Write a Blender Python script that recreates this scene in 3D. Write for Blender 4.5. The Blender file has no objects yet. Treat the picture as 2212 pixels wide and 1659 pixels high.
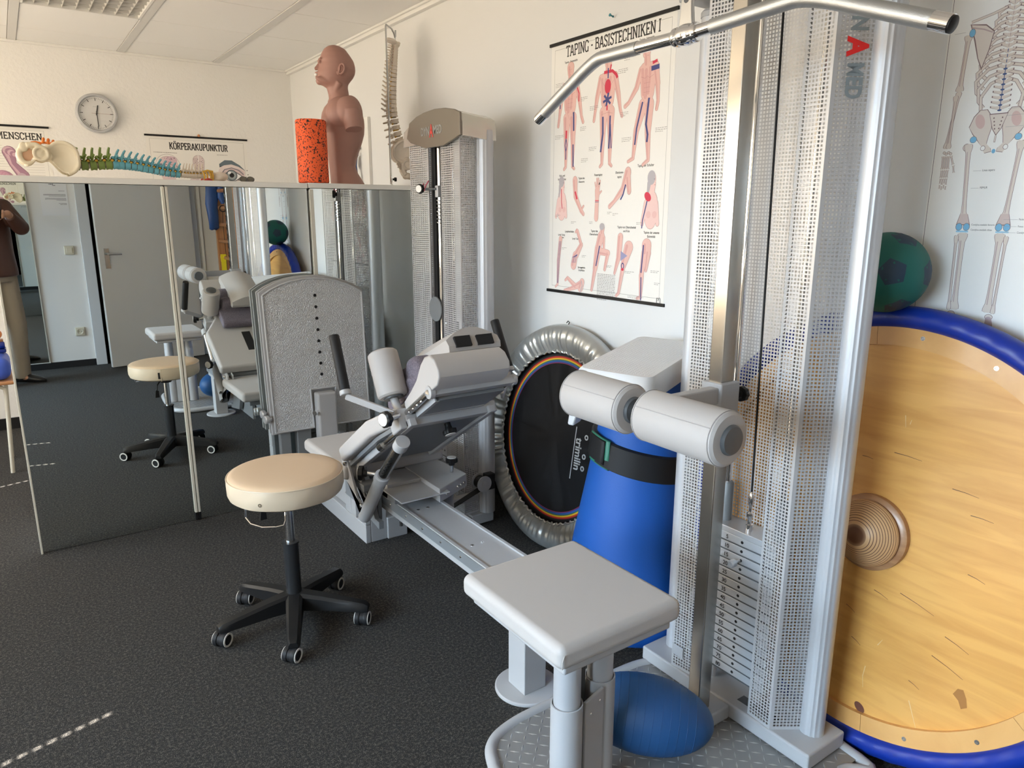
import bpy, math, random
from mathutils import Vector, Matrix
random.seed(7)
R = math.radians
pi = math.pi
D = bpy.data
SC = bpy.context.scene
COL = SC.collection

# ------------------------------------------------------------------ camera
cam_d = D.cameras.new('camera')
cam = D.objects.new('camera', cam_d)
COL.objects.link(cam)
SC.camera = cam
cam_d.sensor_fit = 'HORIZONTAL'
cam_d.sensor_width = 36.0
cam_d.lens = 36.0 * 1555.0 / 2212.0
cam_d.clip_start = 0.01
cam_d.clip_end = 60
CAMP = Vector((0, 0, 1.40))
_yaw, _pit, _rol = R(34.8), R(13.2), R(-0.1)
_f = Vector((math.sin(_yaw) * math.cos(_pit), math.cos(_yaw) * math.cos(_pit), -math.sin(_pit)))
_r = Vector((math.cos(_yaw), -math.sin(_yaw), 0))
_d = _f.cross(_r)
_r2 = _r * math.cos(_rol) + _d * math.sin(_rol)
_d2 = _d * math.cos(_rol) - _r * math.sin(_rol)
CM = Matrix((( _r2.x, -_d2.x, -_f.x, CAMP.x), (_r2.y, -_d2.y, -_f.y, CAMP.y), (_r2.z, -_d2.z, -_f.z, CAMP.z), (0, 0, 0, 1)))
cam.matrix_world = CM

# ------------------------------------------------------------------ view
SC.view_settings.view_transform = 'Standard'
SC.view_settings.look = 'None'
SC.view_settings.gamma = 1.0
SC.view_settings.use_curve_mapping = False
SC.view_settings.exposure = 0.16

# ------------------------------------------------------------------ sky and lamps
W = D.worlds.new('sky')
SC.world = W
W.use_nodes = True
_bg = W.node_tree.nodes['Background']
_bg.inputs[0].default_value = (0.72, 0.86, 1.0, 1)
_bg.inputs[1].default_value = 1.2


def area(name, loc, direction, sx, sy, power, color, spread=180):
    l = D.lights.new(name, 'AREA')
    l.shape = 'RECTANGLE'
    l.size, l.size_y = sx, sy
    l.energy = power
    l.color = color
    l.spread = R(spread)
    o = D.objects.new(name, l)
    COL.objects.link(o)
    o.location = loc
    o.rotation_euler = Vector(direction).to_track_quat('-Z', 'Y').to_euler()
    return o


sun_d = D.lights.new('sun', 'SUN')
sun_d.energy = 70.0
sun_d.angle = R(0.12)
sun_d.color = (1.0, 0.93, 0.82)
sun = D.objects.new('sun', sun_d)
COL.objects.link(sun)
SUN_AZ = Vector((0.97, 0.245, 0)).normalized()
SUN_DIR = SUN_AZ * math.cos(R(35.4)) - Vector((0, 0, math.sin(R(35.4))))
sun.rotation_euler = SUN_DIR.to_track_quat('-Z', 'Y').to_euler()
# daylight of the window row on the left wall (cool sky), plus added warm fill lamps
for wy, pc, pw, pu in ((0.27, 40, 9, 12), (2.14, 20, 7, 16), (4.46, 14, 40, 36)):
    area('window_daylight', (-2.50, wy, 1.55), (1, 0, -0.52), 1.5, 0.7, pc, (0.54, 0.77, 1.0), 78)
    area('warm_window_fill', (-2.44, wy, 1.66), (0.98, 0, 0.15), 1.4, 0.9, pw, (1.0, 0.835, 0.62))  # added warm fill lamp, standing in for light off the blinds
    area('warm_up_fill', (-2.42, wy, 0.98), (0.42, 0, 0.90), 1.4, 0.2, pu, (1.0, 0.82, 0.60))  # added up-lamp that brightens the ceiling, in place of sill bounce

# up-lamp added at the floor to brighten the ceiling, for sun-patch bounce
area('floor_up_fill', (-1.55, 1.9, 0.03), (0.12, 0, 1), 1.0, 4.6, 66, (1.0, 0.83, 0.61))

# ------------------------------------------------------------------ helpers
XW, YB, ZC, YD, YM, XL = 1.935, 5.72, 2.45, -0.94, 3.44, -2.6


class MB:
    def __init__(self):
        self.v = []; self.f = []; self.mi = []; self.M = None; self.cur = 0

    def add(self, vs, fs):
        b = len(self.v)
        if self.M is not None:
            vs = [self.M @ Vector(v) for v in vs]
        self.v += [tuple(v) for v in vs]
        for f in fs:
            self.f.append([b + i for i in f]); self.mi.append(self.cur)
        return self

    def box(self, x0, x1, y0, y1, z0, z1):
        vs = [(x, y, z) for x in (x0, x1) for y in (y0, y1) for z in (z0, z1)]
        return self.add(vs, [(0, 1, 3, 2), (4, 6, 7, 5), (0, 4, 5, 1), (2, 3, 7, 6), (0, 2, 6, 4), (1, 5, 7, 3)])

    def cyl(self, p, q, r, r2=None, n=24, caps=True):
        p, q = Vector(p), Vector(q)
        r2 = r if r2 is None else r2
        a = (q - p).normalized()
        u = a.orthogonal().normalized(); w = a.cross(u)
        vs = []
        for (c, rr) in ((p, r), (q, r2)):
            for i in range(n):
                t = 2 * pi * i / n
                vs.append(c + (u * math.cos(t) + w * math.sin(t)) * rr)
        fs = [(i, (i + 1) % n, n + (i + 1) % n, n + i) for i in range(n)]
        if caps:
            fs += [tuple(range(n - 1, -1, -1)), tuple(range(n, 2 * n))]
        return self.add(vs, fs)

    def tube(self, pts, r, n=10, closed=False, caps=True):
        pts = [Vector(p) for p in pts]
        m = len(pts)
        rs = r if isinstance(r, (list, tuple)) else [r] * m
        vs = []; u = None
        for i, p in enumerate(pts):
            if closed:
                t = (pts[(i + 1) % m] - pts[i - 1]).normalized()
            else:
                t = (pts[min(i + 1, m - 1)] - pts[max(i - 1, 0)]).normalized()
            if u is None:
                u = t.orthogonal().normalized()
            else:
                u = (u - t * u.dot(t))
                u = u.normalized() if u.length > 1e-6 else t.orthogonal().normalized()
            w = t.cross(u)
            for k in range(n):
                a = 2 * pi * k / n
                vs.append(p + (u * math.cos(a) + w * math.sin(a)) * rs[i])
        fs = []
        for i in range(m if closed else m - 1):
            j = (i + 1) % m
            for k in range(n):
                fs.append((i * n + k, i * n + (k + 1) % n, j * n + (k + 1) % n, j * n + k))
        if caps and not closed:
            fs += [tuple(range(n - 1, -1, -1)), tuple(range((m - 1) * n, m * n))]
        return self.add(vs, fs)

    def lathe(self, prof, o=(0, 0, 0), ax=(0, 0, 1), n=40, wob=None, ring=False):
        o = Vector(o); a = Vector(ax).normalized()
        u = Vector((1, 0, 0)) if abs(a.x) < 0.9 else Vector((0, 1, 0))
        u = (u - a * u.dot(a)).normalized(); w = a.cross(u)
        vs = []
        for j, (r, h) in enumerate(prof):
            for i in range(n):
                t = 2 * pi * i / n
                dr, dh = wob(t, j) if wob else (0, 0)
                vs.append(o + a * (h + dh) + (u * math.cos(t) + w * math.sin(t)) * (max(r, 1e-5) + dr))
        fs = []
        m = len(prof)
        for j in range(m if ring else m - 1):
            for i in range(n):
                fs.append((j * n + i, j * n + (i + 1) % n, ((j + 1) % m) * n + (i + 1) % n, ((j + 1) % m) * n + i))
        if ring: return self.add(vs, fs)
        if prof[0][0] > 1e-4: fs.append(tuple(range(n - 1, -1, -1)))
        if prof[-1][0] > 1e-4: fs.append(tuple(range((len(prof) - 1) * n, len(prof) * n)))
        return self.add(vs, fs)

    def prism(self, poly, fn, t0, t1):
        """poly of (a,b); fn(a,b,t)->xyz"""
        n = len(poly)
        vs = [fn(a, b, t0) for a, b in poly] + [fn(a, b, t1) for a, b in poly]
        fs = [tuple(range(n - 1, -1, -1)), tuple(range(n, 2 * n))]
        fs += [(i, (i + 1) % n, n + (i + 1) % n, n + i) for i in range(n)]
        return self.add(vs, fs)

    def ell(self, c, rad, n=20, m=12, M=None):
        vs = []; fs = []
        rx, ry, rz = rad if isinstance(rad, (tuple, list)) else (rad,) * 3
        c = Vector(c)
        for j in range(m + 1):
            ph = pi * j / m
            for i in range(n):
                t = 2 * pi * i / n
                p = Vector((rx * math.sin(ph) * math.cos(t), ry * math.sin(ph) * math.sin(t), rz * math.cos(ph)))
                if M is not None: p = M @ p
                vs.append(c + p)
        for j in range(m):
            for i in range(n):
                fs.append((j * n + i, (j + 1) * n + i, (j + 1) * n + (i + 1) % n, j * n + (i + 1) % n))
        return self.add(vs, fs)

    def loft(self, rings, caps=True):
        n = len(rings[0]); vs = [p for r in rings for p in r]; fs = []
        for j in range(len(rings) - 1):
            for i in range(n):
                fs.append((j * n + i, j * n + (i + 1) % n, (j + 1) * n + (i + 1) % n, (j + 1) * n + i))
        if caps:
            fs += [tuple(range(n - 1, -1, -1)), tuple(range((len(rings) - 1) * n, len(rings) * n))]
        return self.add(vs, fs)

    def build(self, name, mat, parent=None, bevel=0, seg=3, smooth=35, solid=0, remesh=0, smoothit=0, sub=0, root=None):
        me = D.meshes.new(name)
        base = Vector((0, 0, 0))
        if parent is not None:
            p = parent
            while p is not None:
                base = base + Vector(p.location); p = p.parent
        elif root is not None:
            base = Vector(root)
        me.from_pydata([(x - base.x, y - base.y, z - base.z) for x, y, z in self.v], [], self.f)
        mats = mat if isinstance(mat, (list, tuple)) else [mat]
        for m in mats: me.materials.append(m)
        if len(mats) > 1: me.polygons.foreach_set('material_index', self.mi)
        me.validate(); me.update()
        if smooth:
            me.shade_smooth()
            if not remesh and not sub: me.set_sharp_from_angle(angle=R(smooth))
        o = D.objects.new(name, me)
        COL.objects.link(o)
        if parent is not None:
            o.parent = parent
        elif root is not None:
            o.location = base
        if remesh:
            m = o.modifiers.new('r', 'REMESH'); m.mode = 'VOXEL'; m.voxel_size = remesh; m.use_smooth_shade = True
        if smoothit:
            m = o.modifiers.new('s', 'SMOOTH'); m.factor = 0.5; m.iterations = smoothit
        if solid:
            m = o.modifiers.new('t', 'SOLIDIFY'); m.thickness = solid; m.offset = 0
        if bevel:
            m = o.modifiers.new('b', 'BEVEL'); m.width = bevel; m.segments = seg; m.limit_method = 'ANGLE'
            m.angle_limit = R(40); m.harden_normals = True
        if sub:
            m = o.modifiers.new('u', 'SUBSURF'); m.levels = sub; m.render_levels = sub
        return o


def tag(o, label=None, cat=None, group=None, kind=None):
    if label: o['label'] = label
    if cat: o['category'] = cat
    if group: o['group'] = group
    if kind: o['kind'] = kind
    return o


def thing(name, loc, label, cat, group=None):
    o = D.objects.new(name, None)
    o.empty_display_size = 0.05
    COL.objects.link(o)
    o.location = loc
    return tag(o, label, cat, group)


def struct(o):
    o['kind'] = 'structure'; return o


def sub_of(parent, name, mb, mat, **k):
    return mb.build(name, mat, parent, **k)


def basis(o, ex, ey, ez):
    ex, ey, ez, o = Vector(ex), Vector(ey), Vector(ez), Vector(o)
    return Matrix(((ex.x, ey.x, ez.x, o.x), (ex.y, ey.y, ez.y, o.y), (ex.z, ey.z, ez.z, o.z), (0, 0, 0, 1)))


# ------------------------------------------------------------------ materials
def mat(name, col, rough=0.5, metal=0.0, spec=0.5, bump=None, noise=None, coat=0, sheen=0, alpha=None):
    m = D.materials.new(name); m.use_nodes = True
    nt = m.node_tree; b = nt.nodes['Principled BSDF']
    b.inputs['Base Color'].default_value = (*col, 1)
    b.inputs['Roughness'].default_value = rough
    b.inputs['Metallic'].default_value = metal
    b.inputs['Specular IOR Level'].default_value = spec
    if coat: b.inputs['Coat Weight'].default_value = coat
    if sheen: b.inputs['Sheen Weight'].default_value = sheen
    tc = nt.nodes.new('ShaderNodeTexCoord')
    if noise:  # (scale, amount, second colour)
        n = nt.nodes.new('ShaderNodeTexNoise'); n.inputs['Scale'].default_value = noise[0]; n.inputs['Detail'].default_value = 4
        r = nt.nodes.new('ShaderNodeValToRGB')
        r.color_ramp.elements[0].position = 0.5 - noise[1]; r.color_ramp.elements[1].position = 0.5 + noise[1]
        r.color_ramp.elements[0].color = (*col, 1); r.color_ramp.elements[1].color = (*noise[2], 1)
        nt.links.new(tc.outputs['Object'], n.inputs['Vector']); nt.links.new(n.outputs['Fac'], r.inputs[0])
        nt.links.new(r.outputs[0], b.inputs['Base Color'])
    if bump:  # (scale, strength, distance)
        n = nt.nodes.new('ShaderNodeTexNoise'); n.inputs['Scale'].default_value = bump[0]; n.inputs['Detail'].default_value = 3
        bp = nt.nodes.new('ShaderNodeBump'); bp.inputs['Strength'].default_value = bump[1]; bp.inputs['Distance'].default_value = bump[2]
        nt.links.new(tc.outputs['Object'], n.inputs['Vector']); nt.links.new(n.outputs['Fac'], bp.inputs['Height'])
        nt.links.new(bp.outputs[0], b.inputs['Normal'])
    return m


M = {}
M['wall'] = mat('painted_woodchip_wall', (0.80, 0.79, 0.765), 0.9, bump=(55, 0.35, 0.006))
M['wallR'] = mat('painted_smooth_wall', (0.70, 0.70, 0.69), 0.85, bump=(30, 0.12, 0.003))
M['ceil'] = mat('ceiling_board', (0.86, 0.85, 0.83), 0.9)
M['white'] = mat('white_lacquer', (0.78, 0.77, 0.74), 0.35)
M['door'] = mat('grey_door', (0.53, 0.55, 0.575), 0.45)
M['cream'] = mat('cream_profile', (0.62, 0.60, 0.52), 0.35)
M['black'] = mat('black_plastic', (0.009, 0.009, 0.0095), 0.42, spec=.3)
M['rubber'] = mat('black_rubber', (0.010, 0.010, 0.011), 0.6, spec=.3)
M['dgrey'] = mat('dark_grey_plastic', (0.075, 0.08, 0.085), 0.45)
M['mgrey'] = mat('mid_grey_paint', (0.17, 0.18, 0.19), 0.4)
M['paint'] = mat('light_grey_paint', (0.38, 0.38, 0.385), 0.4, spec=0.4)
M['alu'] = mat('satin_aluminium_tube', (0.50, 0.51, 0.53), 0.42, metal=0.35)
M['perf'] = mat('perforated_sheet', (0.50, 0.50, 0.505), 0.4, metal=0.35)
M['steel'] = mat('brushed_steel', (0.48, 0.45, 0.405), 0.22, metal=0.97, bump=(8, 0.05, 0.001))
M['chrome'] = mat('chrome', (0.82, 0.82, 0.83), 0.06, metal=1.0)
M['chromed'] = mat('satin_chrome', (0.55, 0.56, 0.57), 0.22, metal=1.0)
M['knurl'] = mat('knurled_chrome', (0.50, 0.51, 0.51), 0.38, metal=0.9, bump=(700, 0.6, 0.0008))
M['pad'] = mat('light_grey_vinyl', (0.41, 0.39, 0.375), 0.6, bump=(420, 0.25, 0.0006), sheen=0.1)
M['beige'] = mat('beige_vinyl', (0.60, 0.445, 0.30), 0.38, bump=(160, 0.2, 0.0006))
M['beige2'] = mat('beige_vinyl_side', (0.60, 0.50, 0.37), 0.38, bump=(14, 0.35, 0.004))
M['weight'] = mat('weight_plate_silver', (0.50, 0.51, 0.53), 0.35, metal=0.5)
M['bronze'] = mat('metallic_taupe', (0.20, 0.175, 0.145), 0.35, metal=0.4)
M['silver'] = mat('silver_plastic', (0.60, 0.58, 0.53), 0.22, metal=0.5)
M['blue'] = mat('blue_foam', (0.002, 0.075, 0.34), 0.6, bump=(300, 0.3, 0.001))
M['navy'] = mat('navy_vinyl', (0.006, 0.028, 0.27), 0.35, bump=(60, 0.25, 0.002))
M['bball'] = mat('blue_rubber_ball', (0.006, 0.058, 0.175), 0.55, bump=(40, 0.12, 0.001))
M['stepw'] = mat('white_plastic', (0.66, 0.68, 0.70), 0.3)
M['skin1'] = mat('mannequin_pink', (0.37, 0.20, 0.165), 0.55)
M['skin'] = mat('skin', (0.46, 0.25, 0.17), 0.5)
M['bone'] = mat('bone_cream', (0.72, 0.64, 0.48), 0.45)
M['bonew'] = mat('bone_white', (0.70, 0.62, 0.53), 0.45)
M['green'] = mat('model_green', (0.20, 0.29, 0.07), 0.4)
M['cyan'] = mat('model_blue', (0.14, 0.42, 0.52), 0.4)
M['orange'] = mat('model_orange', (0.80, 0.22, 0.03), 0.4)
M['yellow'] = mat('nerve_yellow', (0.62, 0.36, 0.04), 0.4)
M['red'] = mat('artery_red', (0.45, 0.04, 0.03), 0.4)
M['skincol'] = mat('membrane_tan', (0.56, 0.33, 0.20), 0.5)
M['towel'] = mat('grey_violet_terry', (0.115, 0.10, 0.125), 0.95, bump=(260, 1.0, 0.004), noise=(180, 0.2, (0.19, 0.165, 0.20)))
M['clothb'] = mat('blue_cloth', (0.02, 0.07, 0.24), 0.45, bump=(12, 0.5, 0.01))
M['clothl'] = mat('light_blue_vinyl', (0.05, 0.12, 0.62), 0.5)
M['yband'] = mat('yellow_band', (0.80, 0.66, 0.02), 0.45)
M['jacket'] = mat('brown_leather', (0.075, 0.028, 0.018), 0.5, bump=(22, 0.35, 0.006))
M['trouser'] = mat('beige_cotton', (0.31, 0.265, 0.215), 0.85, bump=(9, 0.4, 0.01))
M['shoe'] = mat('black_shoe_leather', (0.012, 0.011, 0.011), 0.35)
M['hair'] = mat('dark_hair', (0.02, 0.014, 0.01), 0.6)
M['pinewood'] = mat('pine', (0.42, 0.19, 0.075), 0.5)
M['chairwood'] = mat('beech_seat', (0.45, 0.22, 0.10), 0.4)
M['switch'] = mat('ivory_plastic', (0.60, 0.56, 0.45), 0.4)
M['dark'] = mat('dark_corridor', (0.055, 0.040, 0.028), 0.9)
M['greenel'] = mat('green_edging', (0.02, 0.16, 0.10), 0.5)
M['pink'] = mat('pink_cord', (0.45, 0.08, 0.13), 0.6)
M['glass'] = mat('pane', (1, 1, 1), 0.0)
M['ink'] = mat('printing_ink_black', (0.012, 0.010, 0.010), 0.6)
M['silverfab'] = mat('silver_cover_fabric', (0.46, 0.48, 0.48), 0.28, metal=0.6)
M['matblk'] = mat('jumping_mat', (0.012, 0.012, 0.014), 0.8, bump=(300, 0.3, 0.001))


def glassmat():
    m = M['glass']; nt = m.node_tree; out = nt.nodes['Material Output']
    for n in list(nt.nodes):
        if n != out: nt.nodes.remove(n)
    t = nt.nodes.new('ShaderNodeBsdfTransparent'); g = nt.nodes.new('ShaderNodeBsdfGlossy'); g.inputs['Roughness'].default_value = 0.02
    mx = nt.nodes.new('ShaderNodeMixShader'); mx.inputs[0].default_value = 0.05
    nt.links.new(t.outputs[0], mx.inputs[1]); nt.links.new(g.outputs[0], mx.inputs[2])
    nt.links.new(mx.outputs[0], out.inputs[0])


glassmat()


def mirrormat():
    m = D.materials.new('mirror_glass'); m.use_nodes = True
    nt = m.node_tree; out = nt.nodes['Material Output']; nt.nodes.remove(nt.nodes['Principled BSDF'])
    g = nt.nodes.new('ShaderNodeBsdfGlossy'); g.inputs['Roughness'].default_value = 0.0
    g.inputs['Color'].default_value = (0.80, 0.845, 0.835, 1)
    nt.links.new(g.outputs[0], out.inputs[0]); return m


M['mirror'] = mirrormat()


def carpetmat():
    m = mat('charcoal_carpet', (0.02, 0.02, 0.02), 0.95)
    nt = m.node_tree; b = nt.nodes['Principled BSDF']; tc = nt.nodes.new('ShaderNodeTexCoord')
    n = nt.nodes.new('ShaderNodeTexNoise'); n.inputs['Scale'].default_value = 420; n.inputs['Detail'].default_value = 3
    n2 = nt.nodes.new('ShaderNodeTexNoise'); n2.inputs['Scale'].default_value = 120; n2.inputs['Detail'].default_value = 2
    r = nt.nodes.new('ShaderNodeValToRGB')
    e = r.color_ramp.elements
    e[0].position = 0.42; e[0].color = (0.006, 0.006, 0.006, 1)
    e[1].position = 0.62; e[1].color = (0.12, 0.106, 0.092, 1)
    x = e.new(0.52); x.color = (0.017, 0.0155, 0.014, 1)
    mx = nt.nodes.new('ShaderNodeMath'); mx.operation = 'MULTIPLY_ADD'; mx.inputs[1].default_value = 0.35
    nt.links.new(tc.outputs['Object'], n.inputs['Vector']); nt.links.new(tc.outputs['Object'], n2.inputs['Vector'])
    nt.links.new(n2.outputs['Fac'], mx.inputs[0])
    mm = nt.nodes.new('ShaderNodeMath'); mm.operation = 'MULTIPLY'; mm.inputs[1].default_value = 0.66
    nt.links.new(n.outputs['Fac'], mm.inputs[0]); nt.links.new(mm.outputs[0], mx.inputs[2])
    nt.links.new(mx.outputs[0], r.inputs[0]); nt.links.new(r.outputs[0], b.inputs['Base Color'])
    bp = nt.nodes.new('ShaderNodeBump'); bp.inputs['Strength'].default_value = 0.9; bp.inputs['Distance'].default_value = 0.006
    nt.links.new(n.outputs['Fac'], bp.inputs['Height']); nt.links.new(bp.outputs[0], b.inputs['Normal'])
    return m


M['carpet'] = carpetmat()


def hammered():
    m = mat('hammered_silver', (0.58, 0.585, 0.60), 0.30, metal=0.7)
    nt = m.node_tree; b = nt.nodes['Principled BSDF']; tc = nt.nodes.new('ShaderNodeTexCoord')
    v = nt.nodes.new('ShaderNodeTexNoise'); v.inputs['Scale'].default_value = 280; v.inputs['Detail'].default_value = 1
    bp = nt.nodes.new('ShaderNodeBump'); bp.inputs['Strength'].default_value = 1.0; bp.inputs['Distance'].default_value = 0.007
    nt.links.new(tc.outputs['Object'], v.inputs['Vector']); nt.links.new(v.outputs['Fac'], bp.inputs['Height']); nt.links.new(bp.outputs[0], b.inputs['Normal'])
    return m


M['hammer'] = hammered()


def woodmat(name, c1, c2, scale=(1.5, 1.5, 14), rough=0.35, rings=False):
    m = mat(name, c1, rough, coat=0.08)
    nt = m.node_tree; b = nt.nodes['Principled BSDF']; tc = nt.nodes.new('ShaderNodeTexCoord')
    mp = nt.nodes.new('ShaderNodeMapping'); mp.inputs['Scale'].default_value = scale
    n = nt.nodes.new('ShaderNodeTexNoise'); n.inputs['Scale'].default_value = 2.2; n.inputs['Detail'].default_value = 8; n.inputs['Distortion'].default_value = 0.6
    r = nt.nodes.new('ShaderNodeValToRGB'); e = r.color_ramp.elements
    e[0].position = 0.34; e[0].color = (*c2, 1); e[1].position = 0.6; e[1].color = (*c1, 1)
    nt.links.new(tc.outputs['Object'], mp.inputs[0]); nt.links.new(mp.outputs[0], n.inputs['Vector'])
    nt.links.new(n.outputs['Fac'], r.inputs[0]); nt.links.new(r.outputs[0], b.inputs['Base Color'])
    return m


M['birch'] = woodmat('birch_plywood', (0.72, 0.37, 0.095), (0.61, 0.29, 0.065), rough=0.42)
M['birchr'] = woodmat('birch_ring', (0.70, 0.38, 0.13), (0.61, 0.31, 0.095), scale=(8, 3, 3))
M['pine'] = woodmat('pine_boards', (0.46, 0.215, 0.085), (0.33, 0.13, 0.045), scale=(14, 14, 1.2))


def knobmat():
    m = mat('laminated_wood_rings', (0.5, 0.3, 0.15), 0.4)
    nt = m.node_tree; b = nt.nodes['Principled BSDF']; tc = nt.nodes.new('ShaderNodeTexCoord')
    vs_ = nt.nodes.new('ShaderNodeVectorMath'); vs_.operation = 'SUBTRACT'; vs_.inputs[1].default_value = (.594 * math.sin(.12), 0, .594 * math.cos(.12))
    sp = nt.nodes.new('ShaderNodeVectorMath'); sp.operation = 'DOT_PRODUCT'; sp.inputs[1].default_value = (-math.cos(.12), 0, math.sin(.12))
    nt.links.new(tc.outputs['Object'], vs_.inputs[0]); nt.links.new(vs_.outputs[0], sp.inputs[0])
    mu = nt.nodes.new('ShaderNodeMath'); mu.operation = 'MULTIPLY'; mu.inputs[1].default_value = 2 * pi / 0.0040
    nt.links.new(sp.outputs['Value'], mu.inputs[0])
    si = nt.nodes.new('ShaderNodeMath'); si.operation = 'SINE'; nt.links.new(mu.outputs[0], si.inputs[0])
    r = nt.nodes.new('ShaderNodeValToRGB'); e = r.color_ramp.elements
    e[0].position = 0.0; e[0].color = (0.56, 0.33, 0.155, 1); e[1].position = 0.93; e[1].color = (0.13, 0.05, 0.02, 1)
    x = e.new(0.72); x.color = (0.60, 0.37, 0.19, 1)
    ma = nt.nodes.new('ShaderNodeMath'); ma.operation = 'MULTIPLY_ADD'; ma.inputs[1].default_value = 0.5; ma.inputs[2].default_value = 0.5
    nt.links.new(si.outputs[0], ma.inputs[0]); nt.links.new(ma.outputs[0], r.inputs[0]); nt.links.new(r.outputs[0], b.inputs['Base Color'])
    return m


M['ringwood'] = knobmat()


def treadmat():
    m = mat('tread_base', (0.26, 0.255, 0.25), 0.35, metal=0.35); return m


M['tread'] = treadmat()


def speckle(name, base, spot, scale=55, thr=0.12):
    m = mat(name, base, 0.7)
    nt = m.node_tree; b = nt.nodes['Principled BSDF']; tc = nt.nodes.new('ShaderNodeTexCoord')
    n = nt.nodes.new('ShaderNodeTexNoise'); n.inputs['Scale'].default_value = scale; n.inputs['Detail'].default_value = 2.0
    n.inputs['Roughness'].default_value = 0.6
    r = nt.nodes.new('ShaderNodeValToRGB'); r.color_ramp.interpolation = 'CONSTANT'; e = r.color_ramp.elements
    e[0].position = 0; e[0].color = (*spot, 1); e[1].position = thr; e[1].color = (*base, 1)
    nt.links.new(tc.outputs['Object'], n.inputs['Vector']); nt.links.new(n.outputs['Fac'], r.inputs[0]); nt.links.new(r.outputs[0], b.inputs['Base Color'])
    return m


M['roller'] = speckle('orange_black_epp_foam', (0.88, 0.125, 0.03), (0.01, 0.01, 0.012), 120, 0.425)
M['gball'] = mat('green_ball', (0.004, 0.115, 0.095), 0.6, bump=(160, 0.2, 0.001))
M['gball2'] = mat('dark_pentagon', (0.016, 0.04, 0.075), 0.6)
_cm = {}


def cmat(c, rough=0.6):
    k = tuple(round(x, 3) for x in c)
    if k not in _cm: _cm[k] = mat('print_%d' % len(_cm), k, rough)
    return _cm[k]

# ================================================================== ROOM
struct(MB().box(XL - .1, XW + .1, YD - 1.2, YB + .1, -0.1, 0).build('floor', M['carpet']))
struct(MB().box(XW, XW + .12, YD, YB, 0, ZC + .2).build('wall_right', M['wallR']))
struct(MB().box(XL - .12, XW + .12, YB, YB + .12, 0, ZC + .2).build('wall_back', M['wall']))
# front wall (behind the photographer) with a door opening X 0.655..1.53
dw = MB()
dw.box(XL - .12, 0.64, YD - .12, YD, 0, ZC + .2)
dw.box(1.56, XW + .12, YD - .12, YD, 0, ZC + .2)
dw.box(0.64, 1.56, YD - .12, YD, 2.02, ZC + .2)
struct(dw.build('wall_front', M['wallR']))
cr = MB()
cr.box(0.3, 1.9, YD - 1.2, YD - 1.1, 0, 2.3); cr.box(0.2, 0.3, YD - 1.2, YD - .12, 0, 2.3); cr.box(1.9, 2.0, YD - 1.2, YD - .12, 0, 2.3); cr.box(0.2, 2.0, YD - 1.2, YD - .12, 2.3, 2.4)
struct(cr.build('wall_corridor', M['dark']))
# left wall with three window openings
lw = MB()
wins = [(-0.55, 1.10), (1.33, 2.95), (3.72, 5.2)]
cordy = [.98, 1.455, 3.85]
ys = [YD] + [v for w in wins for v in w] + [YB]
for i in range(0, len(ys), 2):
    lw.box(XL - .12, XL, ys[i], ys[i + 1], 0, ZC + .2)
for a, b in wins:
    lw.box(XL - .12, XL, a, b, 0, 0.88); lw.box(XL - .12, XL, a, b, 2.26, ZC + .2)
struct(lw.build('wall_left', M['wall']))
for i, (a, b) in enumerate(wins):
    e = D.objects.new('window_%d' % (i + 1), None); COL.objects.link(e); e.location = (XL - .06, a, .88); struct(e)
    fr = MB()
    for (y0, y1, z0, z1) in ((a, b, .88, .94), (a, b, 2.2, 2.26), (a, a + .06, .94, 2.2), (b - .06, b, .94, 2.2), ((a + b) / 2 - .03, (a + b) / 2 + .03, .94, 2.2)):
        fr.box(XL - .09, XL - .04, y0, y1, z0, z1)
    fr.build('window_frame', M['white'], e)
    MB().box(XL - .068, XL - .062, a + .06, b - .06, .94, 2.2).build('pane', M['glass'], e)
    MB().box(XL - .02, XL + .06, a - .04, b + .04, .85, .88).build('window_sill', M['white'], e, bevel=.004)
    # venetian blind, lowered half way; the cord slots let thin rows of sun through
    bl = MB()
    cords = [cordy[i]]
    for k in range(37):
        z0 = 2.24 - .025 * (k + 1)
        yy = a
        for c in (cords if z0 < 1.985 else []):
            bl.box(XL - .034, XL - .032, yy, c - .009, z0, z0 + .0252)
            bl.box(XL - .034, XL - .032, c - .009, c + .0075, z0, z0 + .009)
            yy = c + .0075
        bl.box(XL - .034, XL - .032, yy, b, z0, z0 + .0252)
    bl.build('venetian_blind', M['white'], e, smooth=0)

# ceiling: panels with gaps, wide strips running into the room
stripX = [0.203 + .6 * k for k in range(-5, 3)]
cl = MB()
cl.box(XL - .1, XW + .1, YD - .1, YB + .1, ZC + .035, ZC + .12)
LX0, LX1, LY0, LY1 = 0.226, 0.780, 3.50, 4.715
yl = [YB - .40 - .6 * k for k in range(11)]
xs = [XL] + [v for s in stripX for v in (s - .022, s + .022)] + [XW]
for i in range(0, len(xs), 2):
    x0, x1 = xs[i] + .002, xs[i + 1] - .002
    ye = [YB] + yl + [YD]
    for j in range(len(ye) - 1):
        y1, y0 = ye[j] - .003, ye[j + 1] + .003
        if y1 - y0 < .02: continue
        if abs((x0 + x1) / 2 - .503) < .1 and LY0 - .02 < (y0 + y1) / 2 < LY1 + .02: continue
        cl.box(x0, x1, y0, y1, ZC, ZC + .02)
struct(cl.build('ceiling', M['ceil'], bevel=.002, seg=1))
st = MB()
for s in stripX: st.box(s - .022, s + .022, YD, YB, ZC - .004, ZC + .02)
struct(st.build('trim_1', mat('ceiling_strip', (0.66, 0.65, 0.63), 0.5)))
tr = MB()
tr.box(XW - .028, XW, YD, YB, ZC - .03, ZC); tr.box(XW - .042, XW - .028, YD, YB, ZC - .012, ZC)
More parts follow.
